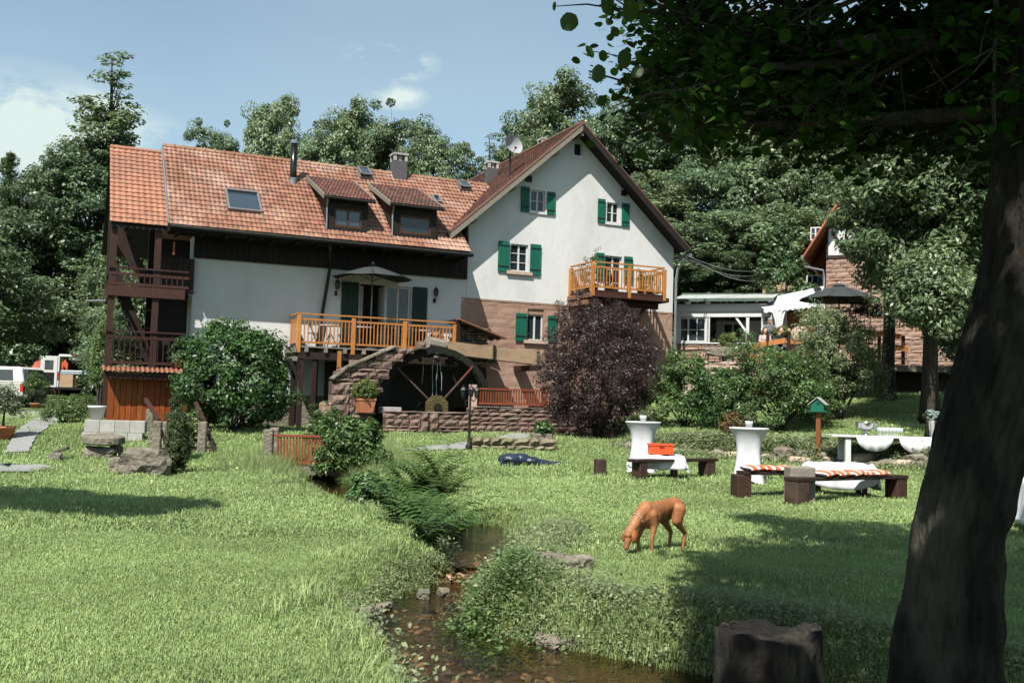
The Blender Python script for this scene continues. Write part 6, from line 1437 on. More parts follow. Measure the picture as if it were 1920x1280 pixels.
# cloth covered low tables
def cloth_table(px, py, w, d, h, drop, lab, lab2, rz=0, lumpy=.02, seed=1, oval=False):
    p = gnd(px, py); o = empty('low_table', p, rz, lab, 'table'); MB().bb((-w/2+.06, -d/2+.05, h-.05), (w/2-.06, d/2-.05, h-.012)).build('table_top', brownwood, o)
    for sx in (-1, 1):
        for sy in (-1, 1): MB().bb((sx*(w/2-.16)-.04, sy*(d/2-.12)-.04, -.05), (sx*(w/2-.16)+.04, sy*(d/2-.12)+.04, h-.05)).build('leg', brownwood, o)
    nx, ny = 34, 22; v = []; f = []
    W2, D2 = w/2+drop, d/2+drop
    for j in range(ny+1):
        for i in range(nx+1):
            x, y = -W2+2*W2*i/nx, -D2+2*D2*j/ny
            if oval: k = math.sqrt(max(0, 1-(x/W2)**2*.75)); y *= k
            ex, ey = max(0, abs(x)-w/2), max(0, abs(y)-d/2); e_ = max(ex, ey) if min(ex, ey) == 0 else math.hypot(ex, ey)*.9
            fold = .035*math.sin(x*13+seed)*min(1, e_*6) if ey > ex else .035*math.sin(y*14+seed)*min(1, e_*6)
            xx = math.copysign(min(abs(x), w/2)+min(ex, .03)+ex*.12+(fold if ex > ey else 0), x); yy = math.copysign(min(abs(y), d/2)+min(ey, .03)+ey*.12+(fold if ey >= ex else 0), y)
            z = h-e_+(lumpy*(mn.noise(Ve((x*4, y*4, seed)))+.4) if e_ == 0 else 0); z = max(z, .015+.01*math.sin(x*9))
            v.append((xx, yy, z))
    for j in range(ny):
        for i in range(nx): a = j*(nx+1)+i; f.append((a, a+1, a+nx+2, a+nx+1))
    c = MB().add(v, f).build('tablecloth', cloth_w, None, True, loc=p, rot=(0, 0, rz)); md = c.modifiers.new('thick', 'SOLIDIFY'); md.thickness = .006
    setp(c, lab2, 'tablecloth'); return p+Ve((0, 0, h))
ct1 = cloth_table(1232, 897, 1.05, .55, .50, .28, 'low table under the white cloth with the red crate', 'crumpled white cloth over the low table that carries the red crate', .05, .03, 2)
ct2 = cloth_table(1572, 932, 1.15, .6, .58, .42, 'low table under the white cloth behind the longer bench', 'white cloth hanging in a round sweep behind the longer bench', -.04, .09, 5, True)
def crate():
    m = mat('red_orange_plastic', (.78, .10, .03), (.70, .085, .025), scale=4, bump=.05, rough=.4)
    p = ct1+Ve((.06, -.02, .035)); o = empty('red_crate', p, .02, 'bright red-orange plastic crate on the white cloth', 'crate'); w, d, h = .50, .34, .22
    for (a, b) in (((-w/2, -d/2, 0), (w/2, -d/2+.012, h)), ((-w/2, d/2-.012, 0), (w/2, d/2, h)), ((-w/2, -d/2+.012, 0), (-w/2+.012, d/2-.012, h)), ((w/2-.012, -d/2+.012, 0), (w/2, d/2-.012, h))): MB().bb(a, b).build('side', m, o)
    MB().bb((-w/2+.012, -d/2+.012, .002), (w/2-.012, d/2-.012, .015)).build('floor', m, o)
    mb = MB(); mb.bb((-w/2-.015, -d/2-.015, h-.035), (w/2+.015, -d/2-.001, h)); mb.bb((-w/2-.015, d/2+.001, h-.035), (w/2+.015, d/2+.015, h)); mb.bb((-w/2-.015, -d/2, h-.035), (-w/2-.001, d/2, h)); mb.bb((w/2+.001, -d/2, h-.035), (w/2+.015, d/2, h)); mb.build('rim', m, o)
    for i in range(6): x = -w/2+.04+i*(w-.08)/5; MB().bb((x-.006, -d/2-.010, .01), (x+.006, -d/2-.001, h-.035)).build('rib', m, o)
    MB().bb((-.055, -d/2-.013, h-.085), (.055, -d/2-.001, h-.05)).build('handle_slot', mat('crate_shadow_slot', (.25, .03, .01), bump=0), o)
crate()
# instrument bag
def organic(name, parts, m, parent=None, vox=.02, smooth=4, loc=None, rot=None, label=None):
    mb = MB()
    for q in parts:
        if q[0] == 'e': mb.ell(q[1], q[2], 12, 8, Mx.Rotation(q[3], 3, 'Y') if len(q) > 3 else None)
        elif q[0] == 'b': mb.box(q[1], q[2])
        else:
            P, R = q[1], q[2]; mb.tube(P, R, 10)
            for p, r in zip(P, R): mb.ell(p, (r, r, r), 10, 6)
    o = mb.build(name, m, parent, loc=loc, rot=rot, label=label)
    md = o.modifiers.new('r', 'REMESH'); md.mode = 'VOXEL'; md.voxel_size = vox; md.use_smooth_shade = True
    if smooth: md = o.modifiers.new('s', 'SMOOTH'); md.iterations = smooth; md.factor = .5
    return o
p = gnd(990, 874); navy = mat('navy_bag_fabric', (.018, .028, .055), (.012, .018, .036), scale=4, bump=.35, bs=9, bd=.04, rough=.38, spec=.5)
IB = empty('instrument_bag', p, .08, 'dark blue padded instrument bag lying on the lawn', 'bag')
organic('bag_body', [('e', (-.42, 0, .15), (.30, .26, .15)), ('e', (-.18, .0, .15), (.24, .19, .16)), ('e', (.05, 0, .12), (.24, .19, .12)), ('t', [(.15, 0, .10), (.5, 0, .07), (.74, 0, .06)], [.11, .075, .055]), ('e', (.74, 0, .07), (.08, .08, .06)), ('b', (-.45, 0, .06), (.42, .40, .11))], navy, IB, .016, 5)
MB().tube([(-.62, -.2, .10), (-.60, -.27, .20), (-.45, -.28, .18)], .012, 6).build('handle', iron, IB); MB().beam((-.60, -.255, .10), (.1, -.20, .10), .012, .012).build('zip', iron, IB)
# birdhouse
p = gnd(1534, 866); BH = empty('birdhouse', p, rad(-28), 'green birdhouse with pale gable roof on a reddish post', 'birdhouse')
hb = at(1534, 772, p.y).z-p.z
MB().bb((-.055, -.055, -.1), (.055, .055, hb)).build('post', redwood, BH, bevel=.01)
MB().bb((-.22, -.17, hb), (.22, .17, hb+.03)).build('floor_board', shutter_green, BH)
gb_ = [(-.15, hb+.03), (.15, hb+.03), (.15, hb+.20), (0, hb+.33), (-.15, hb+.20)]
MB().prism([(x, z) for x, z in gb_], -.17, -.155).prism(gb_, .155, .17).build('gable_board', shutter_green, BH)
MB().bb((-.15, -.155, hb+.03), (-.135, .155, hb+.08)).bb((-.15, -.155, hb+.17), (-.135, .155, hb+.2)).bb((.135, -.155, hb+.03), (.15, .155, hb+.2)).build('side_board', shutter_green, BH)
for sg in (-1, 1): MB().beam((0, 0, hb+.35), (sg*.21, 0, hb+.165), .46, .018, up=(0, 1, 0)).build('roof_board', greymetal, BH) if False else MB().prism([(0, hb+.34), (sg*.21, hb+.16), (sg*.21, hb+.18), (0, hb+.36)], -.21, .21).build('roof_board', whitegrey if 'whitegrey' in globals() else concrete, BH)
MB().tube([(.02, -.172, hb+.2), (.02, -.168, hb+.2)], .035, 12).build('entrance_hole', iron, BH)
# buffet table
def buffet():
    p = gnd(1648, 874); o = empty('buffet_table', p, rad(-3), 'long white garden table with punch bowl and glasses behind the benches', 'table'); H = at(1648, 832, p.y).z-p.z; H = max(.68, min(.9, H)); w = 2.35; grey = mat('white_table_paint', (.62, .62, .60), (.52, .52, .5), bump=.1)
    for i in range(5): MB().bb((-w/2, -.38+i*.152+.003, H-.035), (w/2, -.38+(i+1)*.152-.003, H)).build('board', grey, o)
    for x in (-w/2+.38, w/2-.4):
        for y in (-.28, .28): MB().bb((x-.06, y-.05, -.1), (x+.06, y+.05, H-.05)).build('leg', grey, o)
    MB().bb((-w/2+.3, -.03, H-.12), (w/2-.3, .03, H-.04)).build('cross_beam', grey, o)
    def W_(x, y, z): return p+Mx.Rotation(rad(-3), 3, 'Z') @ Ve((x, y, z))
    # round cloth runner hanging over the front
    for (cx, rr2, lab) in ((-.22, .42, 'round white cloth hanging over the front edge of the buffet table'), (.78, .46, 'second cloth in shade at the right end of the buffet table')):
        v = []; f = []; n = 20
        for i in range(n+1):
            x = -rr2+2*rr2*i/n; dp = math.sqrt(max(0, rr2**2-x*x))*.78
            v += [(cx+x, .1, H+.006), (cx+x, -.385, H+.006), (cx+x, -.40-.01*math.sin(i), H-.02-dp*.5), (cx+x, -.41-.015*math.sin(i*1.3), H-.02-dp)]
        for i in range(n):
            for j in range(3): a = i*4+j; f.append((a, a+1, a+5, a+4))
        c = MB().add(v, f).build('tablecloth', cloth_w, None, True, loc=p, rot=(0, 0, rad(-3))); c.modifiers.new('t', 'SOLIDIFY').thickness = .004; setp(c, lab, 'tablecloth')
    b = empty('punch_bowl', W_(-.30, 0, H+.01), 0, 'large silver punch bowl with two handles on the buffet table', 'bowl')
    MB().lathe([(.11, 0), (.12, .01), (.05, .04), (.03, .07), (.06, .10), (.16, .14), (.21, .20), (.225, .28), (.24, .30), (.215, .28), (.20, .21), (.14, .15), (.01, .13)], 28).build('bowl', steel, b, True)
    for sg in (-1, 1): MB().tube([(sg*.20, 0, .19), (sg*.28, 0, .20), (sg*.29, 0, .26), (sg*.22, 0, .27)], .012, 8).build('handle', steel, b, True)
    gl = glassmat('drinking_glass', (.75, .78, .78), .03, .55); me = MB().lathe([(.03, 0), (.03, .004), (.005, .01), (.005, .08), (.03, .10), (.036, .14), (.032, .19), (.030, .19), (.033, .14), (.004, .105)], 10).mesh('glass', gl, True)
    for i in range(7):
        for j in range(3):
            setp(link('glass', me, loc=W_(-.02+i*.078, -.18+j*.14+.02*(i % 2), H+.008)), 'stemmed glass among the rows of empty glasses on the buffet table', 'glass', 'rows of glasses on the buffet table')
    fb = empty('flower_bucket', W_(1.22, -.05, H+.01), 0, 'tall silver bucket of pale blue hydrangeas at the right end of the buffet table', 'flower bucket')
    MB().lathe([(.07, 0), (.12, .38), (.128, .385), (.115, .38), (.01, .3)], 20).build('bucket', steel, fb, True)
    for i, (x, y, z) in enumerate(((-.16, -.02, .50), (-.05, .05, .56), (.08, -.04, .52), (.17, .03, .48), (-.08, -.1, .47), (.22, -.05, .55))):
        me2, C = crown(200+i, (.085, .085, .07), 34, 14, .03, .02, lf_blue if i % 3 else lf_bush, .9, -1, 1, .8, .02); link('flower_head', me2, fb, loc=(x, y, z), kind='stuff')
buffet()
# white covered chair and table at the right edge
p = gnd(1925, 985)
ED = cloth_table(1985, 1000, .8, .7, .74, .62, 'table hidden by a white cloth at the right edge', 'white tablecloth reaching the grass at the right edge of the picture', .1, .01, 8)
ch = empty('covered_chair', p+Ve((.35, 1.1, 0)), .3, 'tall white covered chair behind the dark trunk at the right edge', 'chair')
organic('chair_cover', [('b', (0, .2, .75), (.46, .07, 1.0)), ('b', (0, 0, .25), (.48, .46, .5))], cloth_w, ch, .02, 4); MB().bb((-.22, -.2, .5), (.22, .12, .56)).build('seat_pad', redwood, ch)
# old stump bottom right
def big_stump():
    a = at(1362, 1192, 5.2); b = at(1560, 1192, 5.2); w = b.x-a.x; o = empty('tree_stump', ((a.x+b.x)/2, 5.35, -.3), 0, 'dark rotten tree stump in the shade at the bottom right', 'stump'); z = a.z+.3
    n = 40; v = []; f = []; R_ = 9
    for j in range(R_+1):
        t = j/R_
        for k in range(n):
            an = 2*math.pi*k/n; r = w/2*(1.02+.22*(1-t)**2)*(1+.10*mn.noise(Ve((math.cos(an)*2, math.sin(an)*2, t*1.5)))+.06*mn.noise(Ve((math.cos(an)*7, math.sin(an)*7, t*4)))); v.append((r*math.cos(an), r*.75*math.sin(an), z*t+(.045*mn.noise(Ve((math.cos(an)*1.5, math.sin(an)*1.5, 9)))+.035*mn.noise(Ve((math.cos(an)*6, math.sin(an)*6, 9))))*(t > .7)))
    for j in range(R_):
        for k in range(n): f.append((j*n+k, j*n+(k+1) % n, (j+1)*n+(k+1) % n, (j+1)*n+k))
    v.append((0, 0, z-.03)); f += [(R_*n+k, R_*n+(k+1) % n, len(v)-1) for k in range(n)]
    MB().add(v, f).build('stump', bark_near, o, True)
big_stump()
# ============================================================= dog and people
def dog():
    p = gnd(1244, 1026); m = mat('dog_rust_coat', (.34, .135, .05), (.20, .075, .03), (.38, .18, .085), scale=9, bump=.12, bs=60, rough=.55, spec=.3)
    o = empty('dog', Ve((1.66, 11.05, th(1.66, 11.05))), rad(-139), 'slender rust-coloured hunting dog sniffing the lawn with its head lowered', 'dog')
    P = [('e', (-.27, 0, .475), (.125, .098, .125)), ('e', (-.14, 0, .50), (.17, .078, .085)), ('e', (0, 0, .465), (.17, .085, .105)), ('e', (.13, 0, .415), (.165, .098, .15), .15), ('e', (.21, 0, .43), (.095, .092, .12)),
         ('t', [(.20, 0, .49), (.30, 0, .43), (.40, 0, .315)], [.085, .072, .058]), ('t', [(.22, 0, .40), (.33, 0, .36)], [.075, .06]),
         ('e', (.445, 0, .25), (.068, .060, .070)), ('t', [(.455, 0, .21), (.49, 0, .145), (.505, 0, .095)], [.048, .036, .030]), ('e', (.49, 0, .225), (.03, .045, .03))]
    for s in (-1, 1):
        fx = .17 if s > 0 else .245
        P += [('t', [(.17, s*.062, .43), (.15+(fx-.2)*.3, s*.072, .31), (fx, s*.066, .17), (fx-.005, s*.064, .05)], [.062, .040, .023, .018]), ('e', (fx+.012, s*.064, .022), (.040, .026, .022))]
        hx = -.33 if s > 0 else -.27
        P += [('t', [(-.27, s*.062, .46), (-.205+(hx+.3)*.5, s*.082, .34)], [.090, .058]), ('t', [(-.205+(hx+.3)*.5, s*.082, .34), (hx-.05, s*.078, .195)], [.050, .025]), ('t', [(hx-.05, s*.078, .195), (hx-.015, s*.075, .05)], [.024, .018]), ('e', (hx+.012, s*.075, .022), (.040, .025, .021))]
    organic('body', P, m, o, .009, 5)
    mt = MB(); mt.tube([(-.38, 0, .53), (-.44, -.02, .46), (-.465, -.04, .34), (-.46, -.05, .22)], [.026, .018, .013, .007], 8); mt.build('tail', m, o, True)
    md = mat('dog_ear_coat', (.30, .10, .03), (.24, .075, .022), bump=.1, rough=.55)
    for s in (-1, 1):
        v = []; f = []; n = 7
        for i in range(n):
            t = i/(n-1); w = .018+.036*math.sin(math.pi*min(1, t*.8+.12))
            for j in (-1, 0, 1): v.append((.425+.03*t+j*w, s*(.052+.022*math.sin(t*2.4)+.004*(j == 0)), .275-.125*t-.01*abs(j)*(t > .7)))
        for i in range(n-1):
            for j in range(2): a = i*3+j; f.append((a, a+1, a+4, a+3))
        e = MB().add(v, f).build('ear', md, o, True); e.modifiers.new('t', 'SOLIDIFY').thickness = .010
        MB().ell((.492, s*.036, .218), (.009, .008, .009), 10, 6).build('eye', iron, o, True)
    MB().ell((.512, 0, .078), (.020, .020, .014), 10, 6).build('nose', mat('dog_nose', (.10, .045, .03), bump=.1, rough=.3), o, True)
    MB().tube([(.335+.055*math.sin(a)*.75, .066*math.cos(a), .385+.062*math.sin(a)) for a in [2*math.pi*i/18 for i in range(19)]], .0065, 6).build('collar', mat('pale_collar', (.42, .36, .30), bump=.1), o, True)
dog()
skin = mat('skin', (.55, .32, .23), (.50, .28, .20), bump=.05, rough=.5)
def hand(parent, p, d, side, m=None, s=1.0):
    p = Ve(p); d = Ve(d).normalized(); u = Ve((0, 0, 1)) if abs(d.z) < .8 else Ve((0, -1, 0)); a = d.cross(u).normalized()*side; b = a.cross(d)
    P = [('t', [tuple(p), tuple(p+d*.07*s)], [.030*s, .038*s])]
    for k, ln in enumerate((.065, .075, .07, .055)):
        q = p+d*.085*s+a*(.030-.02*k)*s; e = q+d*ln*.55*s; e2 = e+(d*.7-b*.6)*ln*.45*s; P.append(('t', [tuple(q), tuple(e), tuple(e2)], [.0095*s, .009*s, .0075*s]))
    q = p+a*.033*s+d*.02*s; P.append(('t', [tuple(q), tuple(q+(a+d)*.03*s), tuple(q+(a*.6+d)*.055*s)], [.012*s, .010*s, .008*s]))
    return organic('hand', P, m or skin, parent, .006, 2)
def head(parent, c, rz, hair_m, long=False, cap=None, tilt=0):
    h = empty('head', c); h.parent = parent; h.rotation_euler = (tilt, 0, rz)
    organic('face', [('e', (0, 0, .01), (.078, .098, .112)), ('e', (0, -.035, -.055), (.055, .055, .055)), ('t', [(0, -.09, .02), (0, -.112, -.022)], [.012, .017]), ('e', (.078, .01, 0), (.012, .02, .03)), ('e', (-.078, .01, 0), (.012, .02, .03)), ('t', [(0, .02, -.06), (0, .03, -.16)], [.055, .058])], skin, h, .010, 3)
    for s in (-1, 1): MB().ell((s*.032, -.091, .018), (.012, .007, .008), 8, 6).build('eye', iron, h, True)
    MB().ell((0, -.091, -.052), (.026, .008, .007), 8, 6).build('mouth', mat('lips%d' % int(c[0]*10), (.40, .12, .10), bump=0), h, True)
    if long: organic('hair', [('e', (0, .025, .035), (.092, .10, .11)), ('t', [(-.08, .03, 0), (-.095, .02, -.14), (-.09, .02, -.22)], [.045, .05, .03]), ('t', [(.08, .03, 0), (.095, .02, -.14), (.09, .02, -.22)], [.045, .05, .03]), ('t', [(0, .08, 0), (0, .09, -.2)], [.06, .06])], hair_m, h, .012, 3)
    else: organic('hair', [('e', (0, .03, .038), (.084, .086, .092))], hair_m, h, .012, 2)
    if cap: MB().lathe([(.092, .035), (.094, .07), (.07, .115), (.02, .128)], 18).build('cap', cap, h, True)
def sleeve(pts, rs): return ('t', pts, rs)
TZ = 3.25
def man():
    q = at(1441, 640, 37.2); o = empty('person', (q.x, q.y, TZ), rad(15), 'standing man with a cap and grey T-shirt on the terrace', 'person')
    gt = mat('grey_tshirt', (.16, .18, .18), (.12, .135, .14), bump=.3, bs=12); jn = mat('dark_trousers', (.03, .035, .05), bump=.2)
    organic('trousers', [('e', (0, 0, .94), (.165, .11, .12)), ('t', [(-.09, 0, .9), (-.10, -.02, .5), (-.10, 0, .10)], [.092, .068, .055]), ('t', [(.09, 0, .9), (.10, .01, .5), (.11, .03, .10)], [.092, .068, .055])], jn, o, .016, 3)
    for s in (-1, 1): organic('shoe', [('e', (s*.10, -.05, .045), (.05, .13, .045))], iron, o, .012, 2)
    organic('tshirt', [('e', (0, -.02, 1.08), (.165, .11, .16)), ('e', (0, -.05, 1.28), (.19, .12, .18)), ('e', (0, -.06, 1.40), (.20, .095, .08)), ('t', [(-.19, -.06, 1.40), (-.25, -.08, 1.22)], [.068, .058]), ('t', [(.19, -.06, 1.40), (.26, -.10, 1.22)], [.068, .058])], gt, o, .015, 3)
    for s, e in ((-1, (-.24, -.28, 1.02)), (1, (.25, -.30, 1.05))):
        organic('forearm', [('t', [(s*.25, -.09, 1.22), (s*.27, -.12, 1.10), e], [.044, .040, .028])], skin, o, .010, 2); hand(o, e, (0, -1, -.2), -s)
    head(o, (0, -.10, 1.60), 0, mat('grey_hair', (.18, .17, .16), bump=.3), cap=mat('grey_cap', (.30, .29, .28), bump=.2), tilt=.15)
man()
def woman():
    q = at(1434, 650, 35.9); o = empty('person', (q.x, q.y, TZ), rad(8), 'seated woman with dark hair and a beige top behind the orange terrace boards', 'person')
    top = mat('beige_top', (.50, .40, .34), (.42, .33, .28), bump=.3, bs=12); jn = mat('dark_skirt', (.04, .03, .035), bump=.2)
    organic('trousers', [('e', (0, .02, .50), (.17, .14, .11)), ('t', [(-.09, 0, .50), (-.11, -.40, .50)], [.088, .065]), ('t', [(.09, 0, .50), (.11, -.40, .50)], [.088, .065]), ('t', [(-.11, -.41, .49), (-.11, -.38, .10)], [.06, .045]), ('t', [(.11, -.41, .49), (.11, -.38, .10)], [.06, .045])], jn, o, .016, 3)
    for s in (-1, 1): organic('shoe', [('e', (s*.11, -.44, .045), (.045, .12, .04))], iron, o, .012, 2)
    organic('top', [('e', (0, .0, .66), (.14, .105, .15)), ('e', (0, -.01, .84), (.165, .11, .15)), ('e', (0, -.01, .93), (.175, .08, .07)), ('t', [(-.17, -.01, .93), (-.21, -.05, .74), (-.16, -.26, .72)], [.055, .048, .036]), ('t', [(.17, -.01, .93), (.21, -.05, .74), (.16, -.26, .72)], [.055, .048, .036])], top, o, .014, 3)
    for s in (-1, 1): hand(o, (s*.16, -.27, .72), (-s*.5, -1, 0), -s, s=.9)
    head(o, (0, -.02, 1.13), 0, mat('dark_hair', (.05, .028, .02), bump=.3), long=True)
    c = empty('chair', (q.x, q.y+.02, TZ), rad(8), 'dark chair under the seated woman', 'chair')
    MB().bb((-.21, -.2, .40), (.21, .2, .43)).build('seat', brownwood, c); MB().bb((-.2, .2, .5), (.2, .23, .9)).build('backrest', brownwood, c)
    for a in (-.18, .18):
        for b in (-.17, .2): MB().bb((a-.02, b-.02, 0), (a+.02, b+.02, .4)).build('leg', brownwood, c)
woman()
def man2():
    q = at(1462, 652, 35.8); o = empty('person', (q.x, q.y, TZ), rad(60), 'seated person in dark clothes right of the woman, partly hidden by leaves', 'person')
    dk = mat('black_shirt', (.02, .02, .025), bump=.3)
    organic('trousers', [('e', (0, .02, .50), (.17, .14, .11)), ('t', [(-.09, 0, .50), (-.11, -.40, .50)], [.088, .065]), ('t', [(.09, 0, .50), (.11, -.40, .50)], [.088, .065]), ('t', [(-.11, -.41, .49), (-.11, -.38, .10)], [.06, .045]), ('t', [(.11, -.41, .49), (.11, -.38, .10)], [.06, .045])], dk, o, .016, 3)
    organic('shirt', [('e', (0, .0, .66), (.15, .11, .15)), ('e', (0, -.01, .86), (.18, .12, .16)), ('e', (0, -.01, .95), (.19, .09, .07)), ('t', [(-.18, -.01, .93), (-.22, -.05, .74), (-.16, -.26, .72)], [.058, .05, .036]), ('t', [(.18, -.01, .93), (.22, -.05, .74), (.16, -.26, .72)], [.058, .05, .036])], dk, o, .014, 3)
    for s in (-1, 1): hand(o, (s*.16, -.27, .72), (-s*.5, -1, 0), -s)
    head(o, (0, -.02, 1.15), 0, mat('brown_hair', (.06, .035, .02), bump=.3))
    s_ = empty('stool', (q.x, q.y, TZ), 0, 'dark stool under the person in dark clothes', 'stool'); MB().bb((-.2, -.2, .38), (.2, .2, .42)).build('seat', brownwood, s_)
    for a in (-.17, .17):
        for b in (-.17, .17): MB().bb((a-.02, b-.02, 0), (a+.02, b+.02, .38)).build('leg', brownwood, s_)
man2()
# ============================================================= terrace and buildings on the right
tl, tr = at(1268, 700, 36.0), at(1500, 700, 35.2); te = at(1895, 700, 34.2)
TE = empty('terrace', (0, 0, 0), 0, 'raised stone and timber terrace right of the gable house', 'terrace')
MB().prism([(6.25, 36.2), (tr.x, 35.2), (te.x, 34.6), (te.x, 41.5), (6.25, 42.0)], TZ-.22, TZ, ax='z').build('floor_slab', greystone, TE)
MB().prism([(6.3, 36.35), (tr.x, 35.3), (tr.x+.3, 41.4), (6.3, 41.8)], .2, TZ-.222, ax='z').build('core', mortar, TE)
d_ = Ve((tr.x-6.25, 35.2-36.2)); A_ = math.atan2(d_.y, d_.x)
laid(TE, 0, d_.length, .6, TZ, 0, sillstone, .2, .5, depth=.12, rough=.018, axis=lambda x, y, z: (6.25+x*math.cos(A_)-y*math.sin(A_), 36.18+x*math.sin(A_)+y*math.cos(A_), z))
MB().prism([(tr.x+.2, 38.6), (te.x, 38.2), (te.x, 38.5), (tr.x+.2, 38.9)], .4, TZ-.23, ax='z').build('deck_void_shade', mortar, TE)  # dark sheet added for the shade in the void beneath the deck
for (px, w, m_, nm) in ((1626, .40, mat('mint_painted_pillar', (.33, .44, .38), (.28, .38, .33), bump=.1), 'pillar'), (1745, .3, mortar, 'pillar')):
    q = at(px, 750, 34.9); MB().bb((q.x-w/2, q.y-.1, .8), (q.x+w/2, q.y+.35, TZ-.22)).build(nm, m_, TE)
q = at(1656, 740, 35.0); laid(TE, q.x-.2, q.x+.18, 1.2, TZ-.22, q.y, sillstone, .10, .2, depth=.35, rough=.01, name='brick')
q = at(1612, 752, 34.85); MB().bb((q.x-.12, q.y-.12, 1.4), (q.x+.3, q.y, 1.95)).build('pillar_foot', whitepaint, TE)
for i, (pa, pb, Y0, Y1) in enumerate((((1402, 651), (1472, 638), 35.6, 35.3), ((1404, 671), (1472, 664), 35.6, 35.3), ((1610, 621), (1690, 631), 34.8, 34.2), ((1650, 648), (1702, 654), 34.6, 34.1), ((1482, 640), (1600, 640), 35.2, 34.8))):
    a, b = at(pa[0], pa[1], Y0), at(pb[0], pb[1], Y1); MB().beam(a, b, .05, .18).build('rail_board', honey, TE)
for px in (1403, 1440, 1480, 1560, 1610, 1650, 1695):
    q = at(px, 680, 35.5-(px-1403)/300); MB().bb((q.x-.05, q.y+.03, TZ), (q.x+.05, q.y+.12, TZ+1.0)).build('rail_post', brownwood, TE)
a, b = at(1262, 658, 36.3), at(1395, 652, 35.8)
MB().beam(a, b, .05, .06).build('hand_rail', iron, TE)
for i in range(7): q = a.lerp(b, i/6); MB().bb((q.x-.02, q.y-.02, TZ-.1), (q.x+.02, q.y+.02, q.z)).build('rail_post', iron, TE)
a, b = at(1668, 672, 34.6), at(1704, 672, 34.3); MB().beam(a, b, .05, .05).build('hand_rail', rawwood, TE)
# conservatory
cA = at(1268, 650, 40.2); cB = at(1432, 650, 39.0); CAn = math.atan2(cB.y-cA.y, cB.x-cA.x); CL = Ve((cB.x-cA.x, cB.y-cA.y)).length
CV = empty('conservatory', (cA.x, cA.y, 0), CAn, 'white timber conservatory with glass walls and flat ridged roof', 'conservatory')
CZ = lambda py, px=1350: at(px, py, 39.6).z
z0, zs, zw, zb_, zt_ = TZ, CZ(642), CZ(594), CZ(572), CZ(566)
laid(CV, 0, CL, z0, zs-.05, 0, sand_paint, .25, .5, depth=.2, rough=.01)
MB().bb((-.05, -.05, zs-.05), (CL, .2, zs)).build('sill_beam', whitepaint, CV)
MB().bb((-.05, -.02, zw), (CL+.2, .18, zb_)).build('front_beam', whitepaint, CV)
for x in (0, .55*CL*.64, CL*.34, CL*.80, CL-.1): MB().bb((x, 0, zs), (x+.12, .12, zw)).build('post', whitepaint, CV)
for x in (CL+.35, CL+.7): MB().bb((x, .1, z0), (x+.14, .24, zb_)).build('post', whitepaint, CV)
window(CV, .12, zs+.02, CL*.34, zw-.02, y=.06, cols=3, rows=2, fm=whitepaint, dark=False, fw=.05)
for (x0, x1) in ((CL*.34+.12, CL*.8),): 
    MB().beam((CL*.8+.02, .06, zw-.6), (CL*.8-.4, .06, zw-.02), .08, .08).build('brace', whitepaint, CV); MB().beam((CL-.1, .06, zw-.5), (CL+.3, .06, zw), .08, .08).build('brace', whitepaint, CV)
    MB().bb((x0, 1.9, z0), (x1+.8, 1.95, zw)).build('back_wall', whitepaint, CV)
    window(CV, x0+.3, zs, x0+1.1, zw-.1, y=1.82, cols=2, rows=2, dark=False)
window(CV, CL+.15, zs, CL+.75, zw, y=1.5, cols=1, rows=1, dark=False)
MB().bb((0, .2, z0), (.1, 1.9, zw)).build('side_wall', whitepaint, CV)
for i in range(9):    # white roof rafters, glass above
    x = -.1+i*(CL+.3)/8; MB().beam((x, -.25, zt_), (x, 2.0, zt_+.42), .07, .1).build('rafter', whitepaint, CV)
MB().add([(-.2, -.3, zt_+.08), (CL+.35, -.3, zt_+.08), (CL+.35, 2.1, zt_+.53), (-.2, 2.1, zt_+.53)], [(0, 1, 2, 3)]).build('roof_sheet', mat('pale_roof_sheet', (.50, .52, .50), (.42, .44, .42), bump=.1, rough=.3), CV)
MB().beam((-.2, -.33, zt_+.05), (CL+.4, -.33, zt_+.05), .05, .12).build('gutter', mat('grey_green_gutter', (.10, .14, .11), bump=.1), CV)
MB().beam((-.2, 2.1, zt_+.55), (CL+.6, 2.1, zt_+.50), .1, .10).build('ridge_cap', mat('grey_green_ridge', (.12, .17, .13), bump=.1), CV)
MB().prism([(-.2, zt_+.02), (2.1, zt_+.5), (-.2, zt_+.1)], -.22, -.18, ax='x').build('side_board', whitepaint, CV)
MB().beam((-.05, -.06, zb_-.1), (CL+.1, -.06, zb_-.1), .02, .3).build('fascia', whitepaint, CV)
MB().bb((.2, .5, z0), (CL-.1, .9, z0+.75)).build('sideboard', brownwood, CV)
# awning
AW = empty('awning', (0, 0, 0), 0, 'white fabric awning with scalloped edge beside the conservatory', 'awning')
a, b, c, d = at(1432, 578, 37.8), at(1532, 567, 37.2), at(1545, 536, 40.5), at(1420, 563, 40.5)
mb = MB(); n = 10; v = []; f = []
for j in range(n+1):
    for i in range(n+1):
        p = a.lerp(b, i/n).lerp(d.lerp(c, i/n), j/n); v.append((p.x, p.y, p.z-.15*math.sin(math.pi*j/n)*.6))
for j in range(n):
    for i in range(n): k = j*(n+1)+i; f.append((k, k+1, k+n+2, k+n+1))
mb.add(v, f).build('canopy', cloth_w, AW, True)
v = []; f = []; n = 40
for i in range(n+1): p = a.lerp(b, i/n); v += [(p.x, p.y-.01, p.z), (p.x, p.y-.02, p.z-.14-.05*abs(math.sin(i*math.pi/4)))]
for i in range(n): f.append((2*i, 2*i+1, 2*i+3, 2*i+2))
MB().add(v, f).build('scalloped_edge', cloth_w, AW)
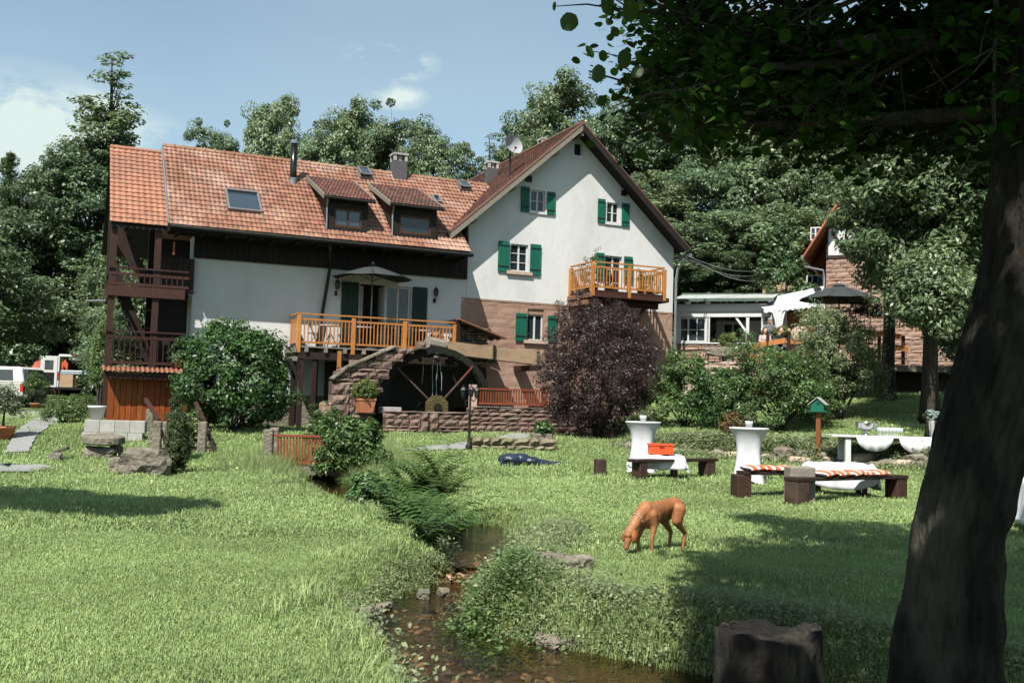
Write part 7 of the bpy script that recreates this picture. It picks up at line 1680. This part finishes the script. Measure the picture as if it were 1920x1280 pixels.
for (px, py0, py1, wd, Y) in ((1461, 580, 622, 30, 37.6), (1540, 566, 625, 18, 37.2)):
    v = []; f = []; n = 12
    for j in range(7):
        t = j/6; k = 1-.55*math.sin(math.pi*min(1, t*1.1)*.55)
        for i in range(n+1): q = at(px+(i/n-.5)*wd*k, py0+(py1-py0)*t, Y); v.append((q.x, q.y+.05*math.sin(i*2.2), q.z))
    for j in range(6):
        for i in range(n): q = j*(n+1)+i; f.append((q, q+1, q+n+2, q+n+1))
    MB().add(v, f).build('drape', cloth_w, AW, True)
q = at(1533, 560, 37.3); MB().tube([(q.x, q.y, TZ), (q.x, q.y, q.z)], .04, 8).build('pole', whitepaint, AW); q = at(1447, 580, 37.8); MB().tube([(q.x, q.y, TZ), (q.x, q.y, q.z)], .04, 8).build('pole', whitepaint, AW)
# parasols
def parasol(base, zr, R_, hgt, zfloor, lab, pole_m, n=8):
    o = empty('parasol', (base.x, base.y, zfloor), .2, lab, 'parasol', 'charcoal parasols'); h = zr-zfloor
    for i in range(n):
        v = []; f = []; S_ = 6
        for j in range(S_+1):
            t = .06+.94*j/S_
            for k in range(4):
                an = 2*math.pi*(i+k/3)/n; r = R_*t*(1-.045*math.sin(math.pi*k/3)*t*(1)); z = h+hgt*(1-t**1.15)-.02*math.sin(math.pi*k/3)*t; v.append((r*math.cos(an), r*math.sin(an), z))
        for j in range(S_):
            for k in range(3): q = j*4+k; f.append((q, q+1, q+5, q+4))
        MB().add(v, f).build('canopy_panel', parasol_m, o, True).modifiers.new('t', 'SOLIDIFY').thickness = .004
        an = 2*math.pi*i/n; MB().beam((R_*.05*math.cos(an), R_*.05*math.sin(an), h+hgt*.9), (R_*.97*math.cos(an), R_*.97*math.sin(an), h-.015), .018, .022).build('rib', pole_m, o)
        MB().beam((.03*math.cos(an), .03*math.sin(an), h-.12), (R_*.52*math.cos(an), R_*.52*math.sin(an), h+hgt*.48), .014, .016).build('strut', pole_m, o)
    MB().lathe([(R_*.16, h+hgt-.03), (R_*.10, h+hgt+.03), (.03, h+hgt+.06)], 8).build('vent_cap', parasol_m, o)
    MB().tube([(0, 0, 0), (0, 0, h+hgt+.02)], .025, 8).build('pole', pole_m, o, True); MB().ell((0, 0, h+hgt+.08), (.03, .03, .04)).build('finial', whitepaint, o)
    MB().lathe([(.28, 0), (.28, .05), (.05, .09), (.05, .3)], 14).build('base', greymetal, o)
b1 = Fc(697, 560, -.75); parasol(HW(b1[0], -.75, 0), Fc(697, 521, -.75)[1], 1.34, .42, DK, 'charcoal parasol open on the long orange balcony', mat('aluminium_pole', (.30, .29, .28), bump=.02, rough=.4, metal=.5))
b2 = at(1573, 620, 33.4); parasol(b2, at(1573, 562, 33.4).z, 1.36, .50, TZ, 'charcoal parasol open on the right terrace in front of the stone house', mat('brown_pole', (.12, .06, .035), bump=.1))
# stone house
cC = at(1548, 600, 42.0); SHo = empty('stone_house', (cC.x, cC.y, 0), rad(-24), 'half-timbered house on rough pinkish stone walls behind the parasol', 'house')
ws = 6.6; ze = at(1548, 480, 42).z; sl2 = 1.62; ax2 = 3.1
laid(SHo, .0, ws, TZ-.4, ze-.12, 0, mat('pink_rough_stone', (.36, .235, .18), (.28, .175, .13), (.30, .23, .18), scale=5, bump=.7, bs=15, bd=.04, rough=.95, rnd=.14), .19, .42, depth=.2, rough=.020, bev=.010, gap=.008, chv=.35)
MB().bb((.01, .08, 2), (ws, 8, ze-.1)).build('wall_core', sillstone, SHo)
MB().prism([(.02, ze-.1), (ws, ze-.1), (ws, ze+.8), (ax2, ze+.8+ax2*sl2), (.02, ze+1.2)], .02, .2).build('plaster_gable', white_wall, SHo)
for (p, q) in (((0.06, -.02, ze-.1), (.06, -.02, ze+1.6)), ((0, -.02, ze-.05), (ws, -.02, ze-.05)), ((.25, -.02, ze+1.0), (.85, -.02, ze+.02)), ((1.1, -.02, ze), (1.1, -.02, ze+2.6)), ((0, -.02, ze+1.25), (ws-1, -.02, ze+1.25))): MB().beam(p, q, .05, .14).build('timber', darkwood, SHo)
orgt = mat('bright_tile_edge', (.50, .15, .06), (.38, .10, .045), bump=.3)
ex = -.85; ez = ze+1.35-(.85)*sl2
for sg, e_ in ((-1, ex), (1, ws+.9)):
    za = ze+1.35+ax2*sl2; zz = ze+1.35+(ex*sl2 if sg < 0 else (ax2-(ws+.9-ax2))*sl2)
    pl = [(ax2, za), (e_, zz), (e_, zz-.10), (ax2, za-.16)]
    MB().prism(pl, -.7, 8.2).build('roof', orgt, SHo); MB().prism([(p[0], p[1]-.01) for p in pl[2:]]+[(ax2, za-.26), (e_, zz-.18)], -.68, -.6).build('verge_board', brownwood, SHo)
for i in range(5): MB().beam((-.78, -.5+i*.55, ze-.15+i*.0), (.0, -.5+i*.55, ze+1.1), .08, .1).build('rafter', orangewood, SHo)
MB().tube([(-.9, -.6, ez-.05), (-.9, 8, ez-.05)], .07, 8).build('gutter', greymetal, SHo)
MB().tube([(-.88, -.5, ez-.1), (-.85, -.4, ez-.45), (-.10, -.12, ez-.6), (-.06, -.1, ez-.9), (-.06, -.1, TZ)], .05, 8).build('downpipe', greymetal, SHo)
q = Ve((-.1, 0, 0))
sw = empty('side_wall_window', (0, 0, 0)); sw.parent = SHo
# left flank: small wing set back, its window looks towards us
MB().bb((-1.9, 2.0, 2), (.0, 7.5, ze-.8)).build('back_wing', sillstone, SHo)
x0w = -1.05; window(SHo, x0w, ze-1.5, x0w+.75, ze-.55, y=1.9, cols=3, rows=2, dark=True)
window(SHo, -.9, ze+1.0, -.45, ze+1.6, y=1.9, cols=2, rows=2, dark=True)
# timber shed with tile edge in front of the wood
q = at(1430, 540, 43.0); TS = empty('timber_shed', (q.x, q.y, 2.5), rad(6), 'pale board fence and shed with sloping orange tile edge behind the conservatory', 'shed')
zz = q.z-2.5
for i in range(11): MB().bb((i*.12, 0, 0), (i*.12+.112, .03, zz+.08+i*.032)).build('board', rawwood, TS)
for i in range(14): MB().bb((.7+i*.12, -.8, 0), (.812+i*.12, -.77, zz-.5+i*.035)).build('board', orangewood, TS)
MB().beam((-.3, -.9, zz-.75), (2.2, -.9, zz-.02), .5, .07).build('roof_edge', orgt, TS)
q = at(1475, 520, 42.6); MB().tube([(0, 0, 0), (0, 0, q.z-2)], .06, 8).build('pole', whitepaint, loc=(q.x, q.y, 2)); setp(bpy.data.objects['pole'], None)
o = [x for x in bpy.data.objects if x.name.startswith('pole') and x.parent is None][-1]; setp(o, 'short white pole at the right end of the pale board fence', 'pole')
# cables between the houses
CBL = [((1290, 480), 37.9, (1462, 502), 43, .35), ((1292, 486), 37.9, (1460, 506), 43, .45), ((1288, 478), 37.9, (1470, 518), 43, .55)]
for i, (p, y0, q, y1, sg) in enumerate(CBL):
    a, b = at(p[0], p[1], y0), at(q[0], q[1], y1); pts = [a.lerp(b, t/12)-Ve((0, 0, sg*math.sin(math.pi*t/12))) for t in range(13)]
    o = MB().tube(pts, .013, 5).build('cable', greymetal); setp(o, ('highest', 'middle', 'lowest')[i]+' of the three sagging cables between gable house and shed', 'cable', 'overhead cables')
# far red roof hut, terrace pots, grill, stone bench ...
def ball(px, py, Y, r, lab, z=None):
    q = at(px, py, Y); zf = z if z is not None else TZ; o = empty('box_plant', (q.x, q.y, zf), 0, lab, 'potted plant'); h = max(.2, q.z-zf-r*.9)
    MB().lathe([(r*.7, 0), (r*.9, h), (r*.8, h), (r*.7, h-.05)], 14).build('pot', greywood, o); me, C = crown(int(px), (r, r, r*.85), 70, 50, .04, .09, lf_box, .8, -1, 1, .7, .05); link('foliage', me, o, loc=(0, 0, h+r*.8), kind='stuff')
ball(1365, 636, 36.0, .30, 'round clipped plant in front of the conservatory opening'); ball(1466, 622, 36.6, .26, 'round clipped plant beside the white drape')
q = at(1500, 607, 36.4); GR = empty('grill_oven', (q.x, q.y, TZ), 0, 'beige domed oven on the terrace left of the climbing rose', 'oven')
organic('dome', [('e', (0, 0, 1.05), (.36, .3, .34)), ('b', (0, 0, .95), (.62, .5, .2))], sillstone, GR, .02, 3); MB().bb((-.28, -.22, 0), (.28, .22, .9)).build('stand', brownwood, GR); MB().tube([(-.45, -.1, .7), (-.42, -.1, 1.15)], .025, 8).build('handle', iron, GR); MB().ell((-.42, -.1, 1.22), (.06, .06, .07)).build('knob', sillstone, GR)
q = at(1355, 657, 35.9); o = boulder('stone_trough', Ve((q.x, q.y, q.z-.05)), (1.5, .5, .38), 77, greystone, 'long grey stone trough before the conservatory', 'trough', cut=.9, rough=.1)
q = at(1533, 548, 37.0); o = empty('lantern', (q.x, q.y, q.z-.1), 0, 'glass lantern on the awning pole above the parasol', 'lantern'); MB().lathe([(.08, 0), (.14, .2)], 6, cap=False).build('lamp_glass', pane_m, o); MB().lathe([(.19, .2), (.08, .30), (.03, .34)], 6).build('cap', iron, o)
# vent grille at the bush
q = gnd(1352, 768); o = empty('wall_grille', q, 0, 'small dark wall opening with lattice behind the rhododendrons', 'grille'); MB().bb((-.15, .1, 0), (.15, .3, .5)).build('recess', mortar, o)
for i in range(5): MB().bb((-.15, .08, .05+i*.1), (.15, .1, .07+i*.1)).build('lattice_bar', greymetal, o)
# ============================================================= balcony furnishings
def cafe_chair(w, rz, lab, z):
    o = empty('folding_chair', (w.x, w.y, z), rz, lab, 'chair', 'folding chairs on the long balcony')
    for x in (-.19, .19):
        MB().tube([(x, -.2, 0), (x, .18, .9)], .012, 6).build('leg', iron, o); MB().tube([(x, .22, 0), (x, -.16, .45)], .012, 6).build('leg', iron, o)
    for i in range(4): MB().bb((-.2, -.18+i*.09, .44), (.2, -.11+i*.09, .46)).build('seat_slat', brownwood, o)
    for i in range(2): MB().bb((-.2, .12+i*.03, .66+i*.13), (.2, .14+i*.03, .74+i*.13)).build('back_slat', brownwood, o)
def table_on(w, z, lab, r=.38, cl=True):
    o = empty('cafe_table', (w.x, w.y, z), HA, lab, 'table'); MB().lathe([(r, .71), (r, .74)], 20).build('table_top', whitepaint, o)
    for a in range(3): MB().tube([(0, 0, .5), (.28*math.cos(a*2.1), .28*math.sin(a*2.1), 0)], .015, 6).build('leg', iron, o)
    MB().tube([(0, 0, .5), (0, 0, .71)], .02, 6).build('column', iron, o)
for px, lab in ((620, 'round white table on the left part of the long balcony'), (680, 'round white table under the parasol'), (790, 'round white table on the right part of the long balcony')):
    s_ = Fc(px, 600, -.7)[0]; w = HW(s_, -.7, 0); table_on(w, DK, lab)
    for k, dx in enumerate((-.55, .5)): cafe_chair(HW(s_+dx, -.65, 0), HA+(1.4 if dx < 0 else -1.5), ('left' if k == 0 else 'right')+' folding chair at the '+lab, DK)
def bal_plant(s, v, z, h, r, m, lab, seed, leaf=.06, aspect=.5, pm=None, thin=.3):
    w = HW(s, v, z); o = empty('balcony_plant', w, 0, lab, 'potted plant'); pot('pot', (0, 0, 0), .10, .14, .24, pm or terracotta, o)
    me, C = crown(seed, (r, r, h/2), 26, 22, leaf, .09, m, thin, -.9, .8, aspect, .2); link('foliage', me, o, loc=(0, 0, .26+h/2), kind='stuff')
    MB().tube([(0, 0, .2), (0, 0, .3+h*.7)], .01, 5).build('stem', bark, o)
bal_plant(4.32, -1.5, 5.62, 1.5, .20, lf_shrub, 'tall dark plant at the left front corner of the gable balcony', 301); bal_plant(4.25, -.9, 5.62, 1.25, .22, lf_grey, 'pale feathery plant on the left side of the gable balcony', 302, .05)
bal_plant(4.5, -.5, 5.62, .5, .22, lf_bush, 'low green plant by the house wall on the gable balcony', 303); bal_plant(6.35, -1.3, 5.62, .8, .16, lf_shrub, 'slim dark plant right of the balcony door', 304); bal_plant(6.8, -1.2, 5.62, .6, .22, lf_grey, 'bushy plant at the right end of the gable balcony', 305)
bal_plant(5.0, -1.4, 5.62, .45, .15, lf_grey, 'grey-green plant behind the front railing of the gable balcony', 306)
s_ = Fc(825, 640, -.9)[0]; w = HW(s_, -.6, 0); o = empty('barrel', (w.x, w.y, DK), 0, 'brown wooden barrel at the right end of the long balcony', 'barrel'); MB().lathe([(.20, 0), (.26, .35), (.21, .72)], 16).build('staves', rawbrown, o, True)
for z in (.15, .55): MB().lathe([(.255 if z < .3 else .25, z), (.26, z+.03)], 16, cap=False).build('hoop', iron, o)
# flower box with a few blossoms on the gallery of the tower
w = HW(-9.7, -1.1, zl[0]); o = empty('gallery_plant', w, 0, 'leafy plant on the lower gallery of the stair tower', 'potted plant'); me, C = crown(330, (.35, .2, .4), 40, 40, .08, .12, lf_ivy, .3, -.9); link('foliage', me, o, loc=(0, 0, .5), kind='stuff'); pot('pot', (0, 0, 0), .12, .16, .25, terracotta, o)
# ============================================================= vehicles
def wheel(parent, c, r, w=.22):
    o = empty('wheel', c); o.parent = parent; o.rotation_euler = (rad(90), 0, 0)
    MB().lathe([(r*.62, -w/2), (r*.95, -w/2), (r, -w/3), (r, w/3), (r*.95, w/2), (r*.62, w/2)], 24).build('tyre', mat('tyre_rubber', (.02, .02, .02), bump=.2) if 'tyre_rubber' not in MATS else MATS['tyre_rubber'], o, True)
    MB().lathe([(.04, w/2+.005), (r*.6, w/2-.03), (r*.62, w/2)], 14).lathe([(.04, -w/2-.005), (r*.6, -w/2+.03), (r*.62, -w/2)], 14).build('rim', greymetal, o, True)
def pickup():
    p = at(62, 775, 47.0); z = th(p.x, p.y); o = empty('parked_pickup', (p.x, p.y, z), rad(-6), 'silver-white pickup with closed rear canopy at the left edge', 'pickup')
    sv = mat('silver_car_paint', (.60, .58, .55), (.55, .53, .50), bump=.0, rough=.28, spec=.6, metal=.3)
    # local x: forward is -x ; rear at x=0
    body = [(0, .55), (0, 1.05), (-.05, 1.12), (-5.0, 1.10), (-5.2, .95), (-5.25, .5), (-5.2, .42), (-.1, .45)]
    MB().prism(body, -.92, .92).build('body', sv, o, bevel=.03)
    can = [(-.02, 1.12), (-.16, 1.80), (-.3, 1.86), (-2.9, 1.86), (-3.6, 1.12)]
    MB().prism(can, -.84, .84).build('canopy', mat('white_canopy', (.72, .72, .70), bump=0, rough=.3), o, bevel=.04)
    for s in (-1, 1):
        MB().prism([(-.55, 1.22), (-.60, 1.72), (-1.75, 1.72), (-1.75, 1.22)], s*.845-.006, s*.845+.006).build('side_window', pane_sky, o); MB().prism([(-2.0, 1.2), (-2.0, 1.74), (-2.8, 1.74), (-3.4, 1.2)], s*.845-.006, s*.845+.006).build('side_window', pane_sky, o)
        MB().bb((-.14, s*.86-.08, .72), (.015, s*.86+.075, 1.08)).build('tail_lamp', mat('red_lens%d' % s, (.5, .02, .02), bump=0, rough=.2), o)
    MB().prism([(-.70, 1.22), (.70, 1.22), (.62, 1.74), (-.62, 1.74)], -.01, .03, ax='x').build('rear_window', pane_sky, o)
    MB().bb((-.0, -.85, .42), (.16, .85, .60)).build('bumper', mat('bumper_grey', (.12, .11, .10), bump=.1), o, bevel=.03)
    MB().bb((.0, -.7, .62), (.012, .7, 1.0)).build('tailgate', sv, o); MB().tube([(.1, 0, .42), (.26, 0, .42), (.28, 0, .5)], .03, 8).build('tow_bar', iron, o)
    MB().bb((-5.0, -.8, .3), (-.3, .8, .5)).build('underbody', iron, o)
    for x in (-.95, -4.2):
        for s in (-1, 1): wheel(o, (x, s*.86, .38), .38)
pickup()
def van():
    p = at(137, 764, 58.0); z = th(p.x, p.y); o = empty('parked_van', (p.x, p.y, z), rad(10), 'white high-roof van with open rear doors and camping gear inside', 'van')
    w, h, D = 1.95, 2.42, 5.2; wp_ = mat('white_van_paint', (.68, .68, .66), (.64, .64, .62), bump=0, rough=.3, spec=.5)
    MB().bb((-w/2, 0, .45), (-w/2+.10, D, h-.08)).bb((w/2-.10, 0, .45), (w/2, D, h-.08)).bb((-w/2+.04, 0, h-.14), (w/2-.04, D, h)).bb((-w/2+.1, 0, .42), (w/2-.1, D, .5)).bb((-w/2+.1, D-.1, .5), (w/2-.1, D, h-.14)).build('body', wp_, o, bevel=.02)
    MB().bb((-w/2+.12, 1.9, .55), (w/2-.12, 1.95, h-.16)).build('partition', mat('van_lining', (.05, .045, .035), bump=.1), o)
    MB().bb((-w/2+.12, .08, 1.30), (w/2-.12, 1.85, 1.40)).build('bed_board', mat('mattress_blue', (.10, .35, .45), (.5, .5, .48), scale=3, bump=.2), o); MB().bb((-w/2+.15, .1, 1.41), (w/2-.15, 1.8, 1.5)).build('blanket', cloth_w, o, bevel=.03)
    MB().bb((-w/2+.12, .06, .52), (-.12, 1.6, 1.28)).build('storage_box', rawwood, o); MB().bb((-.08, .3, .52), (.0, 1.6, 1.28)).build('divider', rawwood, o)
    for i, (x, zz) in enumerate(((-.72, 1.75), (-.60, 1.9), (-.5, 1.7))): organic('hanging_jacket', [('e', (x, .15, zz), (.07, .06, .28))], mat('orange_jacket%d' % i, (.7, .16, .05), (.5, .08, .03), bump=.2), o, .02, 2)
    MB().bb((-.35, .05, h-.32), (.25, .3, h-.17)).build('ceiling_box', mat('cream_box', (.5, .48, .42), bump=0), o)
    d = empty('rear_door', (-w/2, 0, .5)); d.parent = o; d.rotation_euler = (0, 0, rad(190)); d['label'] = 'left rear door swung wide open'
    MB().bb((0, -.03, 0), (w/2*.92, .03, h-.62)).build('door_panel', wp_, d, bevel=.01); MB().bb((.22, -.036, 1.0), (.68, -.031, 1.55)).bb((.22, .031, 1.0), (.68, .036, 1.55)).build('door_window', pane_sky, d); MB().bb((.15, .031, .12), (.75, .04, .85)).bb((.15, -.04, .12), (.75, -.031, .85)).build('inner_trim', iron, d)
    d = empty('rear_door', (w/2, 0, .5)); d.parent = o; d.rotation_euler = (0, 0, rad(-75)); d['label'] = 'right rear door folded outwards'
    MB().bb((0, -.03, 0), (w/2*.92, .03, h-.62)).build('door_panel', wp_, d, bevel=.01)
    MB().bb((-.25, -.03, h-.06), (.25, .0, h-.01)).build('brake_light', mat('brake_light_red', (.45, .03, .03), bump=0), o); MB().bb((-.3, .5, h), (.8, 3.5, h+.16)).build('roof_box', whitepaint, o, bevel=.04)
    for x in (-1, 1): MB().bb((x*(w/2-.04)-.05, -.03, .95), (x*(w/2-.04)+.05, .0, 1.4)).build('tail_lamp', mat('red_lens_van%d' % x, (.4, .03, .03), bump=0), o)
    MB().bb((-w/2, -.08, .38), (w/2, .05, .52)).build('bumper', iron, o)
    for y in (.95, 4.3):
        for x in (-1, 1):
            wheel(o, (x*(w/2-.12), y, .35), .35)
            ww = o.children[-1]
            ww.rotation_euler = (0, rad(90), 0)
van()
# hut with red roof
q = at(96, 700, 59); HT = empty('garden_hut', (q.x, q.y, th(q.x, q.y)), .15, 'small wooden hut with red roof between pickup and van', 'hut')
hh = at(96, 695, 59).z-th(q.x, q.y); MB().bb((-.95, 0, 0), (.95, 1.8, hh)).build('wall', brownwood, HT)
MB().prism([(-.25, hh-.05), (.95, hh+.7), (2.1, hh-.05)], -1.15, 1.15, ax='x').build('roof', mat('red_hut_roof', (.33, .09, .06), (.26, .07, .05), scale=2, bump=.2), HT); MB().bb((-.4, -.03, 0), (.4, 0, hh-.3)).build('door', darkwood, HT)
# potted trees
def pot_tree(px, py, hpx, wpx, Y, lab, seed, m, pm=terracotta, potpx=36):
    p = gnd(px, py) if Y is None else at(px, py, Y); z = th(p.x, p.y); k = p.y/FPX; r = potpx/2*k; H = hpx*k
    o = empty('potted_tree', (p.x, p.y, z), 0, lab, 'potted tree'); pot('pot', (0, 0, 0), r*.78, r, r*1.15, pm, o, rim=.03)
    me, C = crown(seed, (wpx/2*k, wpx/2*k, H*.30), 70, 60, .07, .16, m, .3, -.9, .8, .45, .25); link('foliage', me, o, loc=(0, 0, H*.70), kind='stuff')
    trunk_mb((0, 0, r*.9), (.02, 0, H*.72), .035, .012, [(c[0], c[1], c[2]+H*.7) for c in C[:12]], random.Random(seed), .1, 5).build('trunk', bark, o, True)
pot_tree(4, 823, 100, 74, None, 'olive tree in a terracotta pot at the left edge of the lawn', 401, lf_grey, potpx=42)
pot_tree(66, 758, 68, 46, 46.0, 'rounded shrub tree in a terracotta pot between the pickup and the van', 402, lf_shrub, potpx=18)
import OpenImageIO as oiio, sys, numpy as np
a=oiio.ImageBuf('/workdir/render_main.png').get_pixels(oiio.UINT8)
H,W=a.shape[:2]
for n,x,y,r in [('sky top',800,60,15),('sky left',300,60,15),('sky mid',600,220,15),('lawn left',300,1100,40),('lawn mid',1150,950,20),('lawn far',300,930,20),('wall lit',1050,450,10),('wall shade',480,500,15),('wall shade gable',1010,300,10),('roof',400,330,15),('wood right',1350,430,30),('left trees',80,500,30),('sand',960,700,10),('shade lawn',1500,1120,20),('trunk',1800,900,30),('water',800,1220,20)]:
    s=W/1920; b=a[int((y-r)*s):int((y+r)*s),int((x-r)*s):int((x+r)*s),:3].reshape(-1,3); print(n,b.mean(0).round())
